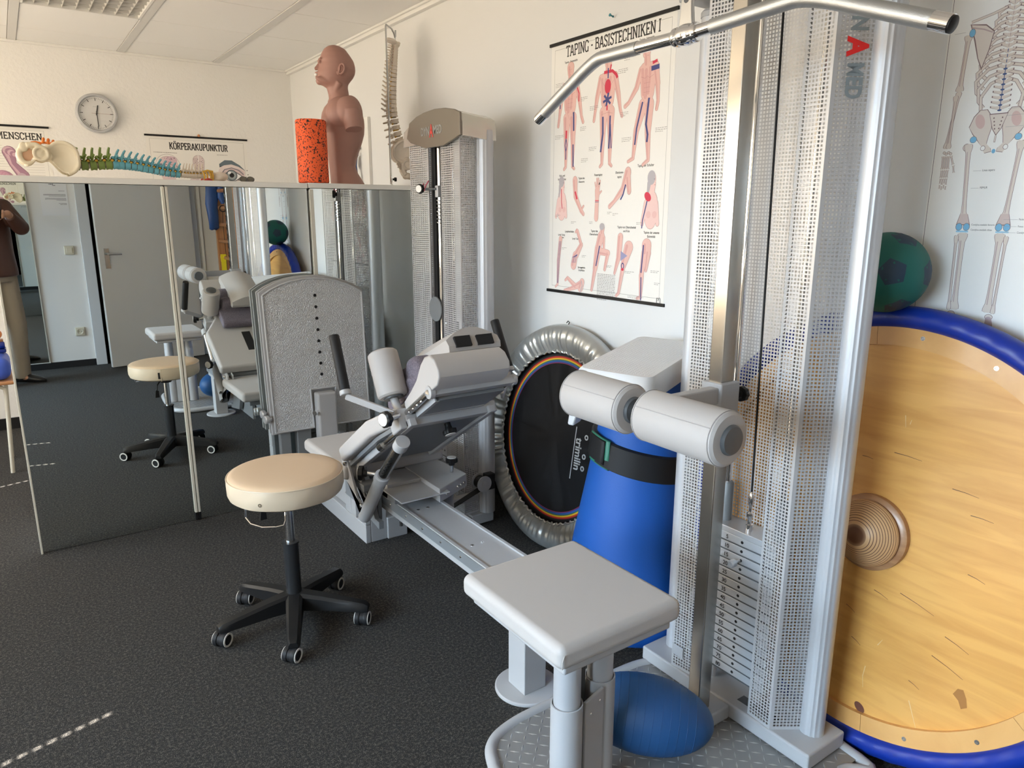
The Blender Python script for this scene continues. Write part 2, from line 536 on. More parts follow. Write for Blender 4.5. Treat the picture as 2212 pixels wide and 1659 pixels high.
struct(tr.build('trim_2', M['white'], bevel=.003))
struct(MB().box(XL, XW, YB - .022, YB, ZC - .016, ZC).build('trim_3', M['white'], bevel=.002))
bb = MB(); bb.box(XL, XW, YB - .015, YB, 0, .075)
struct(bb.build('baseboard_back', M['rubber']))
bb = MB(); bb.box(0.0, 0.59, YD, YD + .015, 0, .06); bb.box(XL, 0.0, YD, YD + .015, 0, .06); bb.box(1.61, XW, YD, YD + .015, 0, .075)
struct(bb.build('baseboard_front', M['rubber']))
struct(MB().box(XW - .015, XW, YD, YB, 0, .06).build('baseboard_right', M['rubber']))

# recessed louvre lamp
lt = thing('ceiling_light', (.503, (LY0 + LY1) / 2, ZC), 'recessed white louvre ceiling light with grid of square cells', 'ceiling light')
b = MB()
b.box(LX0, LX1, LY0, LY1, ZC + .03, ZC + .034)
for (x0, x1, y0, y1) in ((LX0, LX0 + .012, LY0, LY1), (LX1 - .012, LX1, LY0, LY1), (LX0, LX1, LY0, LY0 + .012), (LX0, LX1, LY1 - .012, LY1)):
    b.box(x0, x1, y0, y1, ZC - .006, ZC + .034)
b.build('housing', M['white'], lt)
b = MB()
nx, ny = 9, 16
for i in range(1, nx):
    x = LX0 + (LX1 - LX0) * i / nx
    b.prism([(x - .001, ZC), (x + .001, ZC), (x + .009, ZC + .03), (x - .009, ZC + .03)], lambda a, c, t: (a, t, c), LY0 + .012, LY1 - .012)
for j in range(1, ny):
    y = LY0 + (LY1 - LY0) * j / ny
    b.prism([(y - .001, ZC), (y + .001, ZC), (y + .009, ZC + .03), (y - .009, ZC + .03)], lambda a, c, t: (t, a, c), LX0 + .012, LX1 - .012)
b.build('louvre_grid', M['silver'] if False else mat('louvre_lamella', (0.62, 0.60, 0.56), 0.3, metal=0.3), lt)

# door in the front wall: frame + leaf standing ajar (hinged on the far side, near the wall bars)
de = D.objects.new('door_1', None); COL.objects.link(de); de.location = (1.53, YD, 0); struct(de)
f = MB()
f.box(.59, .682, YD - .13, YD + .025, 0, 2.08); f.box(1.545, 1.61, YD - .13, YD + .025, 0, 2.08); f.box(.59, 1.61, YD - .13, YD + .025, 2.02, 2.08)
f.build('door_frame', M['door'], de, bevel=.004)
hx, hy = 1.54, YD + .06
ux, uy = (0.665 - hx), (-0.68 - hy); L = math.hypot(ux, uy); ux /= L; uy /= L
dm = basis((hx, hy, 0), (ux, uy, 0), (-uy, ux, 0), (0, 0, 1))
f = MB(); f.M = dm
f.box(0, .875, -.04, 0, .008, 2.0)
leaf = f.build('leaf', M['door'], de, bevel=.003)
sgn = -1 if (dm.to_3x3() @ Vector((0, 1, 0))).y < 0 else 1
h = MB(); h.M = dm
s0 = 0 if sgn > 0 else -.04
h.box(.79, .83, s0 - (.008 if sgn < 0 else 0), s0 + (.008 if sgn > 0 else 0), .92, 1.10)
h.cyl((.81, s0, 1.05), (.81, s0 + sgn * .05, 1.05), .009)
h.tube([(.81, s0 + sgn * .048, 1.05), (.79, s0 + sgn * .052, 1.05), (.70, s0 + sgn * .05, 1.048)], .009)
h.cyl((.81, s0, .955), (.81, s0 + sgn * .012, .955), .009)
h.build('handle', M['chromed'], leaf)
# narrow white cover strip at the right of the door
struct(MB().box(1.63, 1.655, YD, YD + .02, 0, 2.45).build('trim_4', M['white'], bevel=.003))

# door_2 on the right wall, far back
d2 = D.objects.new('door_2', None); COL.objects.link(d2); d2.location = (XW, 4.5, 0); struct(d2)
for (fy0, fy1, fz0, fz1) in ((4.30, 4.36, 0, 1.92), (5.16, 5.22, 0, 1.92), (4.30, 5.22, 1.9205, 1.98)):
    f = MB(); f.box(XW - .02, XW - .001, fy0, fy1, fz0, fz1); f.build('door_frame', M['white'], d2)
MB().box(XW - .012, XW - .002, 4.372, 5.148, .01, 1.91).build('leaf', M['white'], d2, bevel=.003)
t = thing('hook_rail', (XW - .02, 4.5, 1.83), 'small chrome hook rail on the far white door behind the mannequin', 'hook rail')
f = MB(); f.box(XW - .018, XW - .013, 4.42, 4.60, 1.80, 1.815)
f.build('rail', M['chromed'], t)
for y in (4.44, 4.51, 4.58):
    MB().tube([(XW - .015, y, 1.81), (XW - .04, y, 1.80), (XW - .045, y, 1.77), (XW - .035, y, 1.755), (XW - .028, y, 1.765)], .003, n=8).build('hook', M['chromed'], t)
f = MB(); f.tube([(XW - .045, 4.44, 1.775), (XW - .05, 4.45, 1.70), (XW - .05, 4.43, 1.60), (XW - .06, 4.40, 1.5)], .012, n=10); f.ell((XW - .05, 4.46, 1.72), (.012, .028, .04))
tag(f.build('lanyard', M['clothb'], root=(XW - .05, 4.44, 1.7)), 'dark blue lanyard hanging on the far door behind the mannequin', 'lanyard')

# switch and socket beside the door
t = thing('light_switch', (.49, YD, 1.08), 'ivory rocker light switch on the wall left of the grey door, seen in the mirror', 'light switch')
MB().box(.45, .53, YD, YD + .012, 1.04, 1.12).build('frame', M['switch'], t, bevel=.006)
MB().box(.467, .513, YD + .010, YD + .017, 1.057, 1.103).build('rocker', M['switch'], t, bevel=.002)
t = thing('wall_socket', (.49, YD, .33), 'ivory wall socket low beside the grey door, seen in the mirror', 'socket')
MB().box(.45, .53, YD, YD + .012, .29, .37).build('frame', M['switch'], t, bevel=.006)
MB().lathe([(.019, .0), (.019, .004), (.026, .006), (.027, .002)], (.49, YD + .011, .33), (0, 1, 0)).build('insert', M['switch'], t)
f = MB(); f.cyl((.48, YD + .012, .33), (.48, YD + .0165, .33), .0028, n=10); f.cyl((.50, YD + .012, .33), (.50, YD + .0165, .33), .0028, n=10)
f.build('contacts', M['black'], t)


# ================================================================== PRINTED SHEETS
class Art:
    """flat print: polygons in sheet coordinates (a right, b up), stacked in thin layers of ink"""
    def __init__(s, o, ea, eb, en):
        s.o, s.ea, s.eb, s.en = map(Vector, (o, ea, eb, en)); s.p = []; s.k = 0; s.T = (1, 1, 0, 0)

    def w(s, a, b, n): return s.o + s.ea * a + s.eb * b + s.en * n

    def poly(s, pts, c):
        sx, sy, ox, oy = s.T; pts = [(p[0] * sx + ox, p[1] * sy + oy) for p in pts]
        s.k += 1; s.p.append((pts, c, .0006 + s.k * 1.2e-6)); return s

    def stroke(s, pts, w, c, w2=None):
        sx, sy, ox, oy = s.T; pts = [(p[0] * sx + ox, p[1] * sy + oy) for p in pts]
        n = len(pts); L = []; Rr = []
        for i, (x, y) in enumerate(pts):
            x0, y0 = pts[max(i - 1, 0)]; x1, y1 = pts[min(i + 1, n - 1)]
            dx, dy = x1 - x0, y1 - y0; l = math.hypot(dx, dy) or 1; nx_, ny_ = -dy / l, dx / l
            ww = (w + ((w2 if w2 is not None else w) - w) * i / (n - 1)) / 2
            L.append((x + nx_ * ww, y + ny_ * ww)); Rr.append((x - nx_ * ww, y - ny_ * ww))
        for i in range(n - 1):
            s.k += 0 if i else 1
            s.p.append(([L[i], L[i + 1], Rr[i + 1], Rr[i]], c, .0006 + s.k * 1.2e-6))
        return s

    def ell(s, x, y, rx, ry, c, rot=0, n=20):
        ca, sa = math.cos(rot), math.sin(rot)
        return s.poly([(x + rx * math.cos(t) * ca - ry * math.sin(t) * sa, y + rx * math.cos(t) * sa + ry * math.sin(t) * ca) for t in [2 * pi * i / n for i in range(n)]], c)

    def caps(s, x0, y0, r0, x1, y1, r1, c):
        a = math.atan2(y1 - y0, x1 - x0)
        P = [(x0 + r0 * math.cos(a + pi / 2 + pi * i / 8), y0 + r0 * math.sin(a + pi / 2 + pi * i / 8)) for i in range(9)]
        P += [(x1 + r1 * math.cos(a - pi / 2 + pi * i / 8), y1 + r1 * math.sin(a - pi / 2 + pi * i / 8)) for i in range(9)]
        return s.poly(P, c)

    def body(s, limbs, fill, line, lw, shade=None):
        for l in limbs: s.caps(l[0], l[1], l[2] + lw, l[3], l[4], l[5] + lw, line)
        for l in limbs: s.caps(*l, fill)
        if shade:
            for l in limbs:
                dx, dy = l[3] - l[0], l[4] - l[1]; q = math.hypot(dx, dy) or 1
                ox, oy = -dy / q, dx / q
                if ox > 0: ox, oy = -ox, -oy
                s.caps(l[0] + ox * l[2] * .45, l[1] + oy * l[2] * .45, l[2] * .3, l[3] + ox * l[5] * .45, l[4] + oy * l[5] * .45, l[5] * .3, shade)
        return s

    def fuzz(s, x, y, w, rows, dy, c=(.25, .23, .22), h=.0016):
        for r in range(rows):
            xx = x; end = x + w * (1 if r < rows - 1 else random.uniform(.4, .9))
            while xx < end:
                l = random.uniform(.004, .012)
                s.stroke([(xx, y - r * dy), (min(xx + l, end), y - r * dy)], h, c); xx += l + .0025
        return s

    def build(s, name, parent):
        cols = []; mb = MB()
        for pts, c, z in s.p:
            if c not in cols: cols.append(c)
            mb.cur = cols.index(c); mb.add([s.w(a, b, z) for a, b in pts], [tuple(range(len(pts)))])
        return mb.build(name, [cmat(c) for c in cols], parent, smooth=0)


SL = {  # slab letters: width, strokes (polyline), serifs (x,y centre of horizontal bars with length)
 'T': (.72, [[(.36, 0), (.36, 1)], [(0, .95), (.72, .95)], [(.03, .95), (.03, .78)], [(.69, .95), (.69, .78)]], [(.36, 0, .34)]),
 'A': (.84, [[(.1, 0), (.38, .97), (.46, .97), (.74, 0)], [(.22, .33), (.62, .33)]], [(.1, 0, .26), (.74, 0, .26)]),
 'P': (.72, [[(.16, 0), (.16, 1)], [(.16, .95), (.5, .95), (.64, .86), (.64, .6), (.5, .48), (.16, .48)]], [(.16, 0, .34), (.1, 1, .2)]),
 'I': (.4, [[(.2, 0), (.2, 1)]], [(.2, 0, .36), (.2, 1, .36)]),
 'N': (.86, [[(.16, 0), (.16, 1)], [(.16, .97), (.7, .03)], [(.7, 0), (.7, 1)]], [(.16, 0, .3), (.1, 1, .22), (.7, 1, .3)]),
 'G': (.78, [[(.7, .72), (.66, .86), (.48, .97), (.28, .97), (.12, .8), (.08, .5), (.12, .2), (.28, .03), (.5, .03), (.66, .16), (.66, .45)]], [(.62, .46, .3)]),
 '-': (.42, [[(.06, .45), (.36, .45)]], []),
 'B': (.74, [[(.16, 0), (.16, 1)], [(.16, .95), (.5, .95), (.6, .86), (.6, .64), (.5, .54), (.16, .54)], [(.5, .52), (.64, .42), (.64, .14), (.52, .05), (.16, .05)]], [(.1, 0, .22), (.1, 1, .22)]),
 'S': (.66, [[(.56, .78), (.5, .92), (.32, .97), (.14, .9), (.1, .74), (.2, .6), (.46, .46), (.58, .32), (.56, .13), (.4, .03), (.2, .04), (.1, .2)], [(.57, .95), (.57, .74)], [(.09, .05), (.09, .26)]], []),
 'E': (.7, [[(.16, 0), (.16, 1)], [(.16, .95), (.6, .95), (.6, .78)], [(.16, .5), (.44, .5)], [(.44, .4), (.44, .6)], [(.16, .05), (.64, .05), (.64, .24)]], [(.1, 0, .22), (.1, 1, .22)]),
 'C': (.74, [[(.64, .72), (.58, .88), (.42, .97), (.26, .95), (.12, .78), (.08, .5), (.12, .22), (.26, .04), (.46, .03), (.62, .16), (.66, .28)], [(.65, .95), (.65, .70)]], []),
 'H': (.88, [[(.16, 0), (.16, 1)], [(.72, 0), (.72, 1)], [(.16, .5), (.72, .5)]], [(.16, 0, .3), (.16, 1, .3), (.72, 0, .3), (.72, 1, .3)]),
 'K': (.84, [[(.16, 0), (.16, 1)], [(.16, .4), (.68, .98)], [(.34, .58), (.72, .02)]], [(.16, 0, .3), (.16, 1, .3), (.66, 1, .28), (.72, 0, .26)]),
 'O': (.8, [[(.4, .97), (.22, .93), (.1, .74), (.08, .5), (.1, .26), (.22, .07), (.4, .03), (.58, .07), (.7, .26), (.72, .5), (.7, .74), (.58, .93), (.4, .97)]], []),
 'R': (.8, [[(.16, 0), (.16, 1)], [(.16, .95), (.5, .95), (.62, .86), (.62, .62), (.5, .5), (.16, .5)], [(.42, .5), (.64, .04)]], [(.16, 0, .3), (.1, 1, .2), (.68, 0, .22)]),
 'U': (.84, [[(.16, 1), (.16, .25), (.28, .06), (.44, .03), (.58, .07), (.68, .25), (.68, 1)]], [(.16, 1, .3), (.68, 1, .3)]),
 'M': (1.0, [[(.16, 0), (.16, 1)], [(.16, .97), (.5, .2), (.84, .97)], [(.84, 0), (.84, 1)]], [(.16, 0, .28), (.12, 1, .2), (.84, 0, .28), (.88, 1, .2)]),
 ' ': (.35, [], []),
}
SL['Ö'] = (.8, SL['O'][1] + [[(.26, 1.1), (.26, 1.24)], [(.54, 1.1), (.54, 1.24)]], [])


def slab(art, text, x, y, h, width, c=(.02, .017, .015), th=.155):
    tot = sum(SL[ch][0] for ch in text) + .02 * len(text)
    sx = width / tot; xx = x
    for ch in text:
        w, st, se = SL[ch]
        for p in st: art.stroke([(xx + a * sx, y + b * h) for a, b in p], th * h * .9, c)
        for a, b, l in se: 
            bb = .045 if b < .5 else (.955 if b > .9 else b)
            art.stroke([(xx + (a - l / 2) * sx, y + bb * h), (xx + (a + l / 2) * sx, y + bb * h)], .10 * h, c)
        xx += (w + .02) * sx


def text_mesh(s, size, matw, material, name, parent, ext=0.0, align='CENTER', sx=1.0, offset=0.0):
    cu = D.curves.new('t', 'FONT'); cu.body = s; cu.size = size; cu.align_x = align; cu.extrude = ext; cu.offset = offset
    o = D.objects.new('t', cu); COL.objects.link(o)
    dg = bpy.context.evaluated_depsgraph_get(); dg.update()
    me = bpy.data.meshes.new_from_object(o.evaluated_get(dg))
    D.objects.remove(o); D.curves.remove(cu)
    mb = MB(); mb.M = matw
    mb.add([(v.co.x * sx, v.co.y, v.co.z) for v in me.vertices], [tuple(p.vertices) for p in me.polygons])
    D.meshes.remove(me)
    return mb.build(name, material, parent, smooth=0)


PAPER = mat('poster_paper', (0.80, 0.785, 0.745), 0.38)


def poster(name, o, ea, en, w, h, label, frame=True, curl=0.0):
    """o = bottom-left corner of the sheet, on the wall"""
    o, ea, en = Vector(o), Vector(ea), Vector(en); eb = Vector((0, 0, 1))
    e = thing(name, o + ea * (w / 2), label, 'poster')
    mb = MB()
    mb.M = basis(o, ea, eb, en)
    mb.box(0, w, 0, h, .0, .0006)
    mb.build('sheet', PAPER, e, smooth=0)
    for nm, z in (('top_rail', h - .006), ('bottom_rail', -.006)):
        mb = MB(); mb.M = basis(o, ea, eb, en); mb.box(-.008, w + .008, z, z + .012, -.0005, .0075)
        mb.build(nm, M['black'], e, bevel=.001, seg=1)
    a = Art(o, ea, eb, en)
    if frame:
        g = (.3, .29, .27); k = .022
        for p in ([(k, k), (w - k, k)], [(k, h - k), (w - k, h - k)], [(k, k), (k, h - k)], [(w - k, k), (w - k, h - k)]):
            a.stroke(p, .0012, g)
    return e, a


SK = (.74, .47, .42); SKL = (.42, .20, .19); SKS = (.66, .36, .33); TB = (.045, .055, .20); TR = (.62, .03, .07); GR = (.45, .42, .44)


def man(a, x, y, h, side=0, back=False):
    """standing figure, feet at y, height h, drawn as limbs"""
    u = h / 8.0
    P = lambda q: (x + q[0] * u, y + q[1] * u)
    def L(x0, y0, r0, x1, y1, r1): return (x + x0 * u, y + y0 * u, r0 * u, x + x1 * u, y + y1 * u, r1 * u)
    if side == 0:
        limbs = [L(-.75, 6.3, .26, -1.15, 5.0, .2), L(-1.15, 5.0, .2, -1.35, 3.9, .12), L(-1.35, 3.9, .13, -1.45, 3.4, .12),
                 L(.75, 6.3, .26, 1.15, 5.0, .2), L(1.15, 5.0, .2, 1.4, 3.9, .12), L(1.4, 3.9, .13, 1.6, 3.45, .12),
                 L(-.38, 3.9, .42, -.42, 2.1, .25), L(-.42, 2.1, .25, -.42, .35, .13), L(-.42, .25, .13, -.62, .06, .1),
                 L(.38, 3.9, .42, .42, 2.1, .25), L(.42, 2.1, .25, .42, .35, .13), L(.42, .25, .13, .64, .06, .1),
                 L(0, 6.5, .28, 0, 7.1, .26), L(-.45, 6.2, .42, -.28, 4.6, .38), L(.45, 6.2, .42, .28, 4.6, .38), L(0, 6.1, .5, 0, 4.4, .5),
                 L(0, 7.2, .34, 0, 7.6, .4)]
    else:
        limbs = [L(-.6, 6.2, .24, -1.0, 5.1, .2), L(-1.0, 5.1, .2, -1.75, 4.2, .12), L(-1.75, 4.2, .13, -2.1, 4.0, .14),
                 L(.75, 6.3, .28, 1.0, 5.1, .22), L(1.0, 5.1, .2, 1.1, 4.1, .13), L(1.1, 4.0, .14, 1.0, 3.5, .12),
                 L(-.3, 3.9, .42, -.9, 2.2, .25), L(-.9, 2.2, .25, -1.1, .5, .13), L(-1.1, .4, .13, -1.6, .2, .1),
                 L(.3, 3.9, .42, .25, 2.0, .26), L(.25, 2.0, .26, .4, .3, .14), L(.4, .2, .13, -.1, -.1, .1),
                 L(-.05, 6.5, .28, -.1, 7.1, .26), L(-.3, 6.2, .42, -.15, 4.6, .38), L(.45, 6.2, .42, .3, 4.6, .38), L(.1, 6.1, .5, .1, 4.4, .5),
                 L(-.15, 7.2, .34, -.1, 7.6, .38)]
    a.body(limbs, SK, SKL, .0011, SKS)
    def S(pts, w, c=SKL): a.stroke([P(q) for q in pts], w, c)
    if not back:
        S([(-.6, 5.75), (-.2, 5.6), (0, 5.75), (.2, 5.6), (.6, 5.75)], .0009); S([(0, 5.7), (0, 4.4)], .0008)
        for yy in (5.3, 5.0, 4.7): S([(-.3, yy), (.3, yy)], .0007)
        S([(-.16, 7.45), (-.05, 7.45)], .0012); S([(.05, 7.45), (.16, 7.45)], .0012); S([(0, 7.4), (.03, 7.2)], .0008); S([(-.1, 7.05), (.1, 7.05)], .001)
        S([(-.35, 4.3), (0, 3.75), (.35, 4.3)], .0009)
    else:
        S([(0, 6.3), (0, 4.3)], .0009); S([(-.6, 6.0), (-.15, 5.5)], .0009); S([(.6, 6.0), (.15, 5.5)], .0009); S([(-.6, 3.75), (0, 3.85), (.6, 3.75)], .0009)
    return P, S


# --- taping poster on the right wall (viewer right = -Y)
TW, TH = .678, .985
e, a = poster('taping_poster', (XW, 2.503, 1.083), (0, -1, 0), (-1, 0, 0), TW, TH, 'tall anatomy poster headed TAPING - BASISTECHNIKEN I on the right wall')
slab(a, 'TAPING - BASISTECHNIKEN I', .094, .928, .041, .512, th=.145)
g = (.35, .32, .31)
P, S = man(a, .124, .497, .41)
for q, w, c in (([(.75, 6.2), (1.05, 5.6), (1.05, 5.0)], .006, TR), ([(.45, 4.3), (.5, 2.9)], .009, TB), ([(.45, 1.9), (.5, .2)], .007, TB), ([(-.4, 3.0), (-.42, 2.4)], .010, TR), ([(-.42, 2.4), (-.55, 1.9), (-.42, 1.4), (-.42, .8)], .005, TB), ([(-.42, 2.4), (-.3, 1.9), (-.42, 1.4)], .004, TB), ([(-1.2, 5.2), (-1.25, 4.7)], .006, TB), ([(-.95, 6.2), (-1.05, 5.6)], .006, TB)):
    S(q, w, c)
P, S = man(a, .345, .497, .41, back=True)
a.ell(*P((0, 5.65)), .017, .026, TR)
for k in range(3):
    t = k * pi / 3 + .3; c = P((-.02, 4.75)); a.stroke([(c[0] - .024 * math.cos(t), c[1] - .024 * math.sin(t)), (c[0] + .024 * math.cos(t), c[1] + .024 * math.sin(t))], .009, TB)
for q, w, c in (([(-.45, 6.65), (.45, 6.65), (.85, 6.35), (1.0, 6.1)], .011, TR), ([(.2, 6.7), (.3, 7.1)], .007, TR), ([(0, 6.9), (0, 6.2)], .006, TB), ([(-.02, 4.35), (-.02, 4.0)], .007, TR), ([(-.45, 3.6), (-.4, 2.4), (-.6, 1.1)], .009, TB), ([(.35, 3.6), (.35, 2.4), (.3, 1.3)], .008, TB), ([(.4, 3.0), (.55, 1.3)], .005, TB)):
    S(q, w, c)
P, S = man(a, .550, .500, .41, side=1)
for q, w, c in (([(.45, 6.5), (.9, 6.6)], .010, TR), ([(.35, 6.15), (1.1, 6.2)], .016, TB), ([(-.35, 4.1), (-.85, 2.4), (-.98, 1.3)], .007, TB), ([(.25, 4.3), (.05, 2.6), (.25, 1.9), (.2, 1.4)], .009, TB)):
    S(q, w, c)
for x, y, w_ in ((.03, .80, .05), (.03, .60, .06), (.245, .87, .05), (.245, .69, .05), (.245, .54, .045), (.40, .80, .05), (.42, .65, .04), (.43, .84, .06), (.43, .56, .05), (.60, .86, .055), (.60, .58, .055), (.19, .73, .04), (.19, .62, .035), (.20, .50, .04)):
    a.fuzz(x, y + .035, w_, 3, .006)
a.T = (1, 1.22, 0, .002)
# second row: heads, arms, hand
def head_side(x, y, s, fl=1):
    a.body([(x, y, .012 * s, x - .01 * fl * s, y - .03 * s, .016 * s), (x - .004 * fl * s, y - .045 * s, .026 * s, x - .004 * fl * s, y - .09 * s, .024 * s), (x - .025 * fl * s, y - .05 * s, .010 * s, x - .04 * fl * s, y - .10 * s, .007 * s), (x + .018 * fl * s, y - .05 * s, .008 * s, x + .026 * fl * s, y - .10 * s, .007 * s)], (.80, .56, .52), SKL, .0009, None)
    a.ell(x, y + .008 * s, .013 * s, .019 * s, (.80, .56, .52))
    a.ell(x - .007 * fl * s, y + .014 * s, .017 * s, .018 * s, GR); a.caps(x - .016 * fl * s, y, .008 * s, x - .022 * fl * s, y - .035 * s, .003 * s, GR)
    a.stroke([(x + .003 * fl * s, y + .010 * s), (x + .009 * fl * s, y + .010 * s)], .0012, (.1, .06, .06)); a.stroke([(x + .006 * fl * s, y - .004 * s), (x + .012 * fl * s, y - .004 * s)], .0013, (.5, .1, .1))
    a.ell(x - .014 * s, y - .078 * s, .010 * s, .009 * s, (.76, .48, .45)); a.ell(x + .012 * s, y - .078 * s, .010 * s, .009 * s, (.76, .48, .45))
head_side(.085, .355, 1.0); a.stroke([(.078, .345), (.080, .30), (.085, .28)], .004, TR)
head_side(.60, .350, 1.15, 1); a.ell(.577, .312, .018, .012, TR, -.5); a.stroke([(.575, .30), (.565, .27), (.556, .245), (.553, .22)], .005, TB)
a.body([(.165, .37, .014, .17, .32, .011), (.17, .32, .011, .205, .275, .007), (.205, .275, .008, .222, .262, .006), (.21, .278, .004, .222, .288, .003)], SK, SKL, .0009, SKS); a.stroke([(.167, .335), (.18, .31)], .008, TR)
a.body([(.30, .25, .011, .302, .32, .010), (.302, .32, .012, .302, .335, .013), (.295, .34, .003, .288, .36, .0025), (.300, .342, .003, .298, .372, .0025), (.305, .342, .003, .307, .372, .0025), (.311, .338, .003, .317, .365, .0025), (.313, .325, .003, .326, .333, .0025)], SK, SKL, .0008, None)
a.stroke([(.291, .304), (.313, .304)], .003, TR); a.stroke([(.291, .3), (.313, .3)], .002, TB); a.stroke([(.312, .353), (.315, .36)], .005, (.02, .02, .02))
a.body([(.47, .385, .016, .445, .335, .010), (.445, .335, .011, .40, .30, .006), (.40, .30, .006, .375, .285, .007), (.472, .37, .012, .48, .33, .010)], SK, SKL, .0009, SKS); a.stroke([(.46, .35), (.448, .32), (.435, .305)], .006, TB)
# third row
a.T = (1.04, 1.07, .005, -.03)
a.body([(.07, .235, .010, .058, .15, .008), (.058, .15, .009, .055, .06, .005), (.055, .055, .005, .042, .045, .004)], SK, SKL, .0008, None)
for k in range(5): a.stroke([(.062 + .003 * k, .225), (.052 + .003 * k, .15), (.052 + .0015 * k, .06)], .0012, TB)
a.body([(.175, .265, .007, .20, .215, .007), (.20, .215, .009, .17, .175, .014), (.165, .175, .014, .155, .135, .016), (.172, .268, .006, .165, .262, .004)], SK, SKL, .0009, SKS)
for k in range(5): a.stroke([(.178, .178), (.17 - .006 * k, .165), (.166 - .005 * k, .145)], .0016, TB)
a.body([(.32, .28, .012, .32, .26, .008), (.315, .25, .018, .30, .21, .015), (.30, .205, .018, .285, .13, .012), (.285, .13, .010, .268, .05, .006), (.31, .195, .013, .355, .19, .011), (.355, .19, .009, .34, .13, .006), (.33, .245, .007, .332, .205, .005)], SK, SKL, .0009, SKS)
a.ell(.318, .284, .014, .013, GR); a.stroke([(.308, .215), (.290, .14)], .006, TB)
a.body([(.42, .25, .013, .415, .18, .012), (.415, .18, .011, .395, .12, .005), (.465, .215, .022, .44, .15, .013), (.44, .15, .010, .42, .05, .006), (.42, .05, .006, .408, .04, .005)], SK, SKL, .0009, SKS)
a.poly([(.425, .20), (.46, .185), (.425, .165)], (.30, .30, .48)); a.ell(.437, .148, .008, .012, TB); a.ell(.437, .148, .004, .008, SK); a.ell(.437, .136, .007, .005, TR)
a.body([(.555, .225, .022, .555, .20, .02), (.545, .20, .013, .535, .12, .010), (.535, .12, .011, .535, .05, .006), (.535, .045, .006, .518, .04, .005), (.565, .2, .012, .556, .14, .006)], SK, SKL, .0009, SKS)
a.stroke([(.54, .225), (.533, .13)], .006, TB); a.stroke([(.534, .115), (.537, .035)], .005, TB)
a.body([(.17, .055, .010, .12, .085, .006), (.12, .085, .006, .105, .075, .004), (.20, .065, .014, .145, .045, .007), (.145, .045, .007, .10, .035, .004), (.2, .05, .014, .21, .075, .013)], SK, SKL, .0009, SKS)
a.stroke([(.205, .08), (.212, .06), (.20, .036)], .005, GR)
a.fuzz(.30, .112, .10, 18, .0055, h=.0022)
for x, y, w_ in ((.035, .325, .03), (.135, .30, .03), (.245, .30, .02), (.345, .335, .025), (.375, .33, .03), (.50, .30, .03), (.45, .13, .05), (.58, .14, .04), (.35, .145, .03), (.08, .20, .03), (.205, .175, .025), (.60, .10, .03), (.47, .045, .08)):
    a.fuzz(x, y, w_, 2, .005)
a.stroke([(.615, .032), (.615, .05), (.622, .05), (.622, .040), (.628, .052), (.632, .05), (.632, .032)], .0022, (.02, .02, .02)); a.stroke([(.612, .028), (.634, .028)], .002, (.02, .02, .02))
a.T = (1, 1, 0, 0)
a.build('printed_figures', e)
bm_ = lambda x, y: basis(Vector((XW, 2.503, 1.083)) + Vector((0, -1, 0)) * x + Vector((0, 0, 1)) * y + Vector((-1, 0, 0)) * .0009, (0, -1, 0), (0, 0, 1), (-1, 0, 0))
caps = [('Tapings - Frontansicht', .125, .868, .011), ('Tapings - Rückansicht', .335, .872, .011), ('Tapings - Seitansicht', .54, .885, .011),
        ('Hals- und', .08, .397, .012), ('Nackentaping', .08, .385, .012), ('Taping des', .205, .385, .011), ('Oberarms', .205, .374, .011), ('Fingertaping', .305, .392, .012),
        ('Ellenbogen-', .425, .395, .012), ('taping', .425, .382, .012), ('Taping der Schulter', .56, .410, .013),
        ('Lymphtechniken', .125, .258, .011), ('Lymph Taping', .075, .245, .010), ('der Beine', .075, .235, .010), ('Lymph Taping', .165, .117 + .115, .010), ('Taping des', .275, .262, .012), ('Oberschenkels', .275, .25, .012),
        ('Taping von Oberschenkel', .45, .278, .012), ('und Knie', .45, .265, .012), ('Tapings der unteren', .575, .262, .012), ('Extremität', .575, .249, .012), ('Sprunggelenks-', .205, .125, .010), ('lymphfächer', .205, .114, .010)]
for s, x, y, sz in caps:
    if .30 < y < .6: y = y * 1.22 - .012
    elif y < .30: y = y * 1.07 - .028; x = x * 1.04 + .005
    elif y > .8: y = {.868: .905, .872: .912, .885: .914}[y]
    text_mesh(s, sz, bm_(x, y), M['ink'], 'caption', e, sx=.8, offset=.0002)

# pin above the taping poster
t = thing('push_pin', (XW, 2.13, 2.10), 'teal push pin in the wall above the taping poster', 'pin')
MB().lathe([(.0008, 0), (.0008, .016)], (XW, 2.13, 2.10), (-1, .0, .2), n=8).build('needle', M['chromed'], t)
MB().lathe([(.004, .010), (.0025, .014), (.0025, .022), (.0055, .026), (.0055, .028)], (XW, 2.13, 2.10), (-1, 0, .2), n=14).build('head', mat('teal_pin', (.03, .2, .24), .4), t)

# --- acupuncture poster on the back wall
KW, KH = .674, .98
e, a = poster('acupuncture_poster', (.900, YB, 1.935 - KH), (1, 0, 0), (0, -1, 0), KW, KH, 'white poster headed KÖRPERAKUPUNKTUR on the back wall behind the spine model')
slab(a, 'KÖRPERAKUPUNKTUR', .145, KH - .088, .046, .395, th=.17)
a.fuzz(.04, KH - .112, .21, 1, .01, h=.004); a.fuzz(.46, KH - .112, .16, 1, .01, h=.003)
FC = (.66, .52, .53); FL = (.33, .25, .27)
for r_, c in ((.080, (.16, .12, .13)), (.0785, (.80, .785, .745)), (.066, FL), (.0645, FC)): a.ell(.125, KH - .20, r_, r_ * .98, c, n=36)
a.caps(.115, KH - .23, .055, .135, KH - .32, .035, FC); a.ell(.145, KH - .22, .022, .028, FL); a.ell(.145, KH - .22, .018, .024, FC); a.ell(.148, KH - .165, .04, .03, (.60, .44, .50))
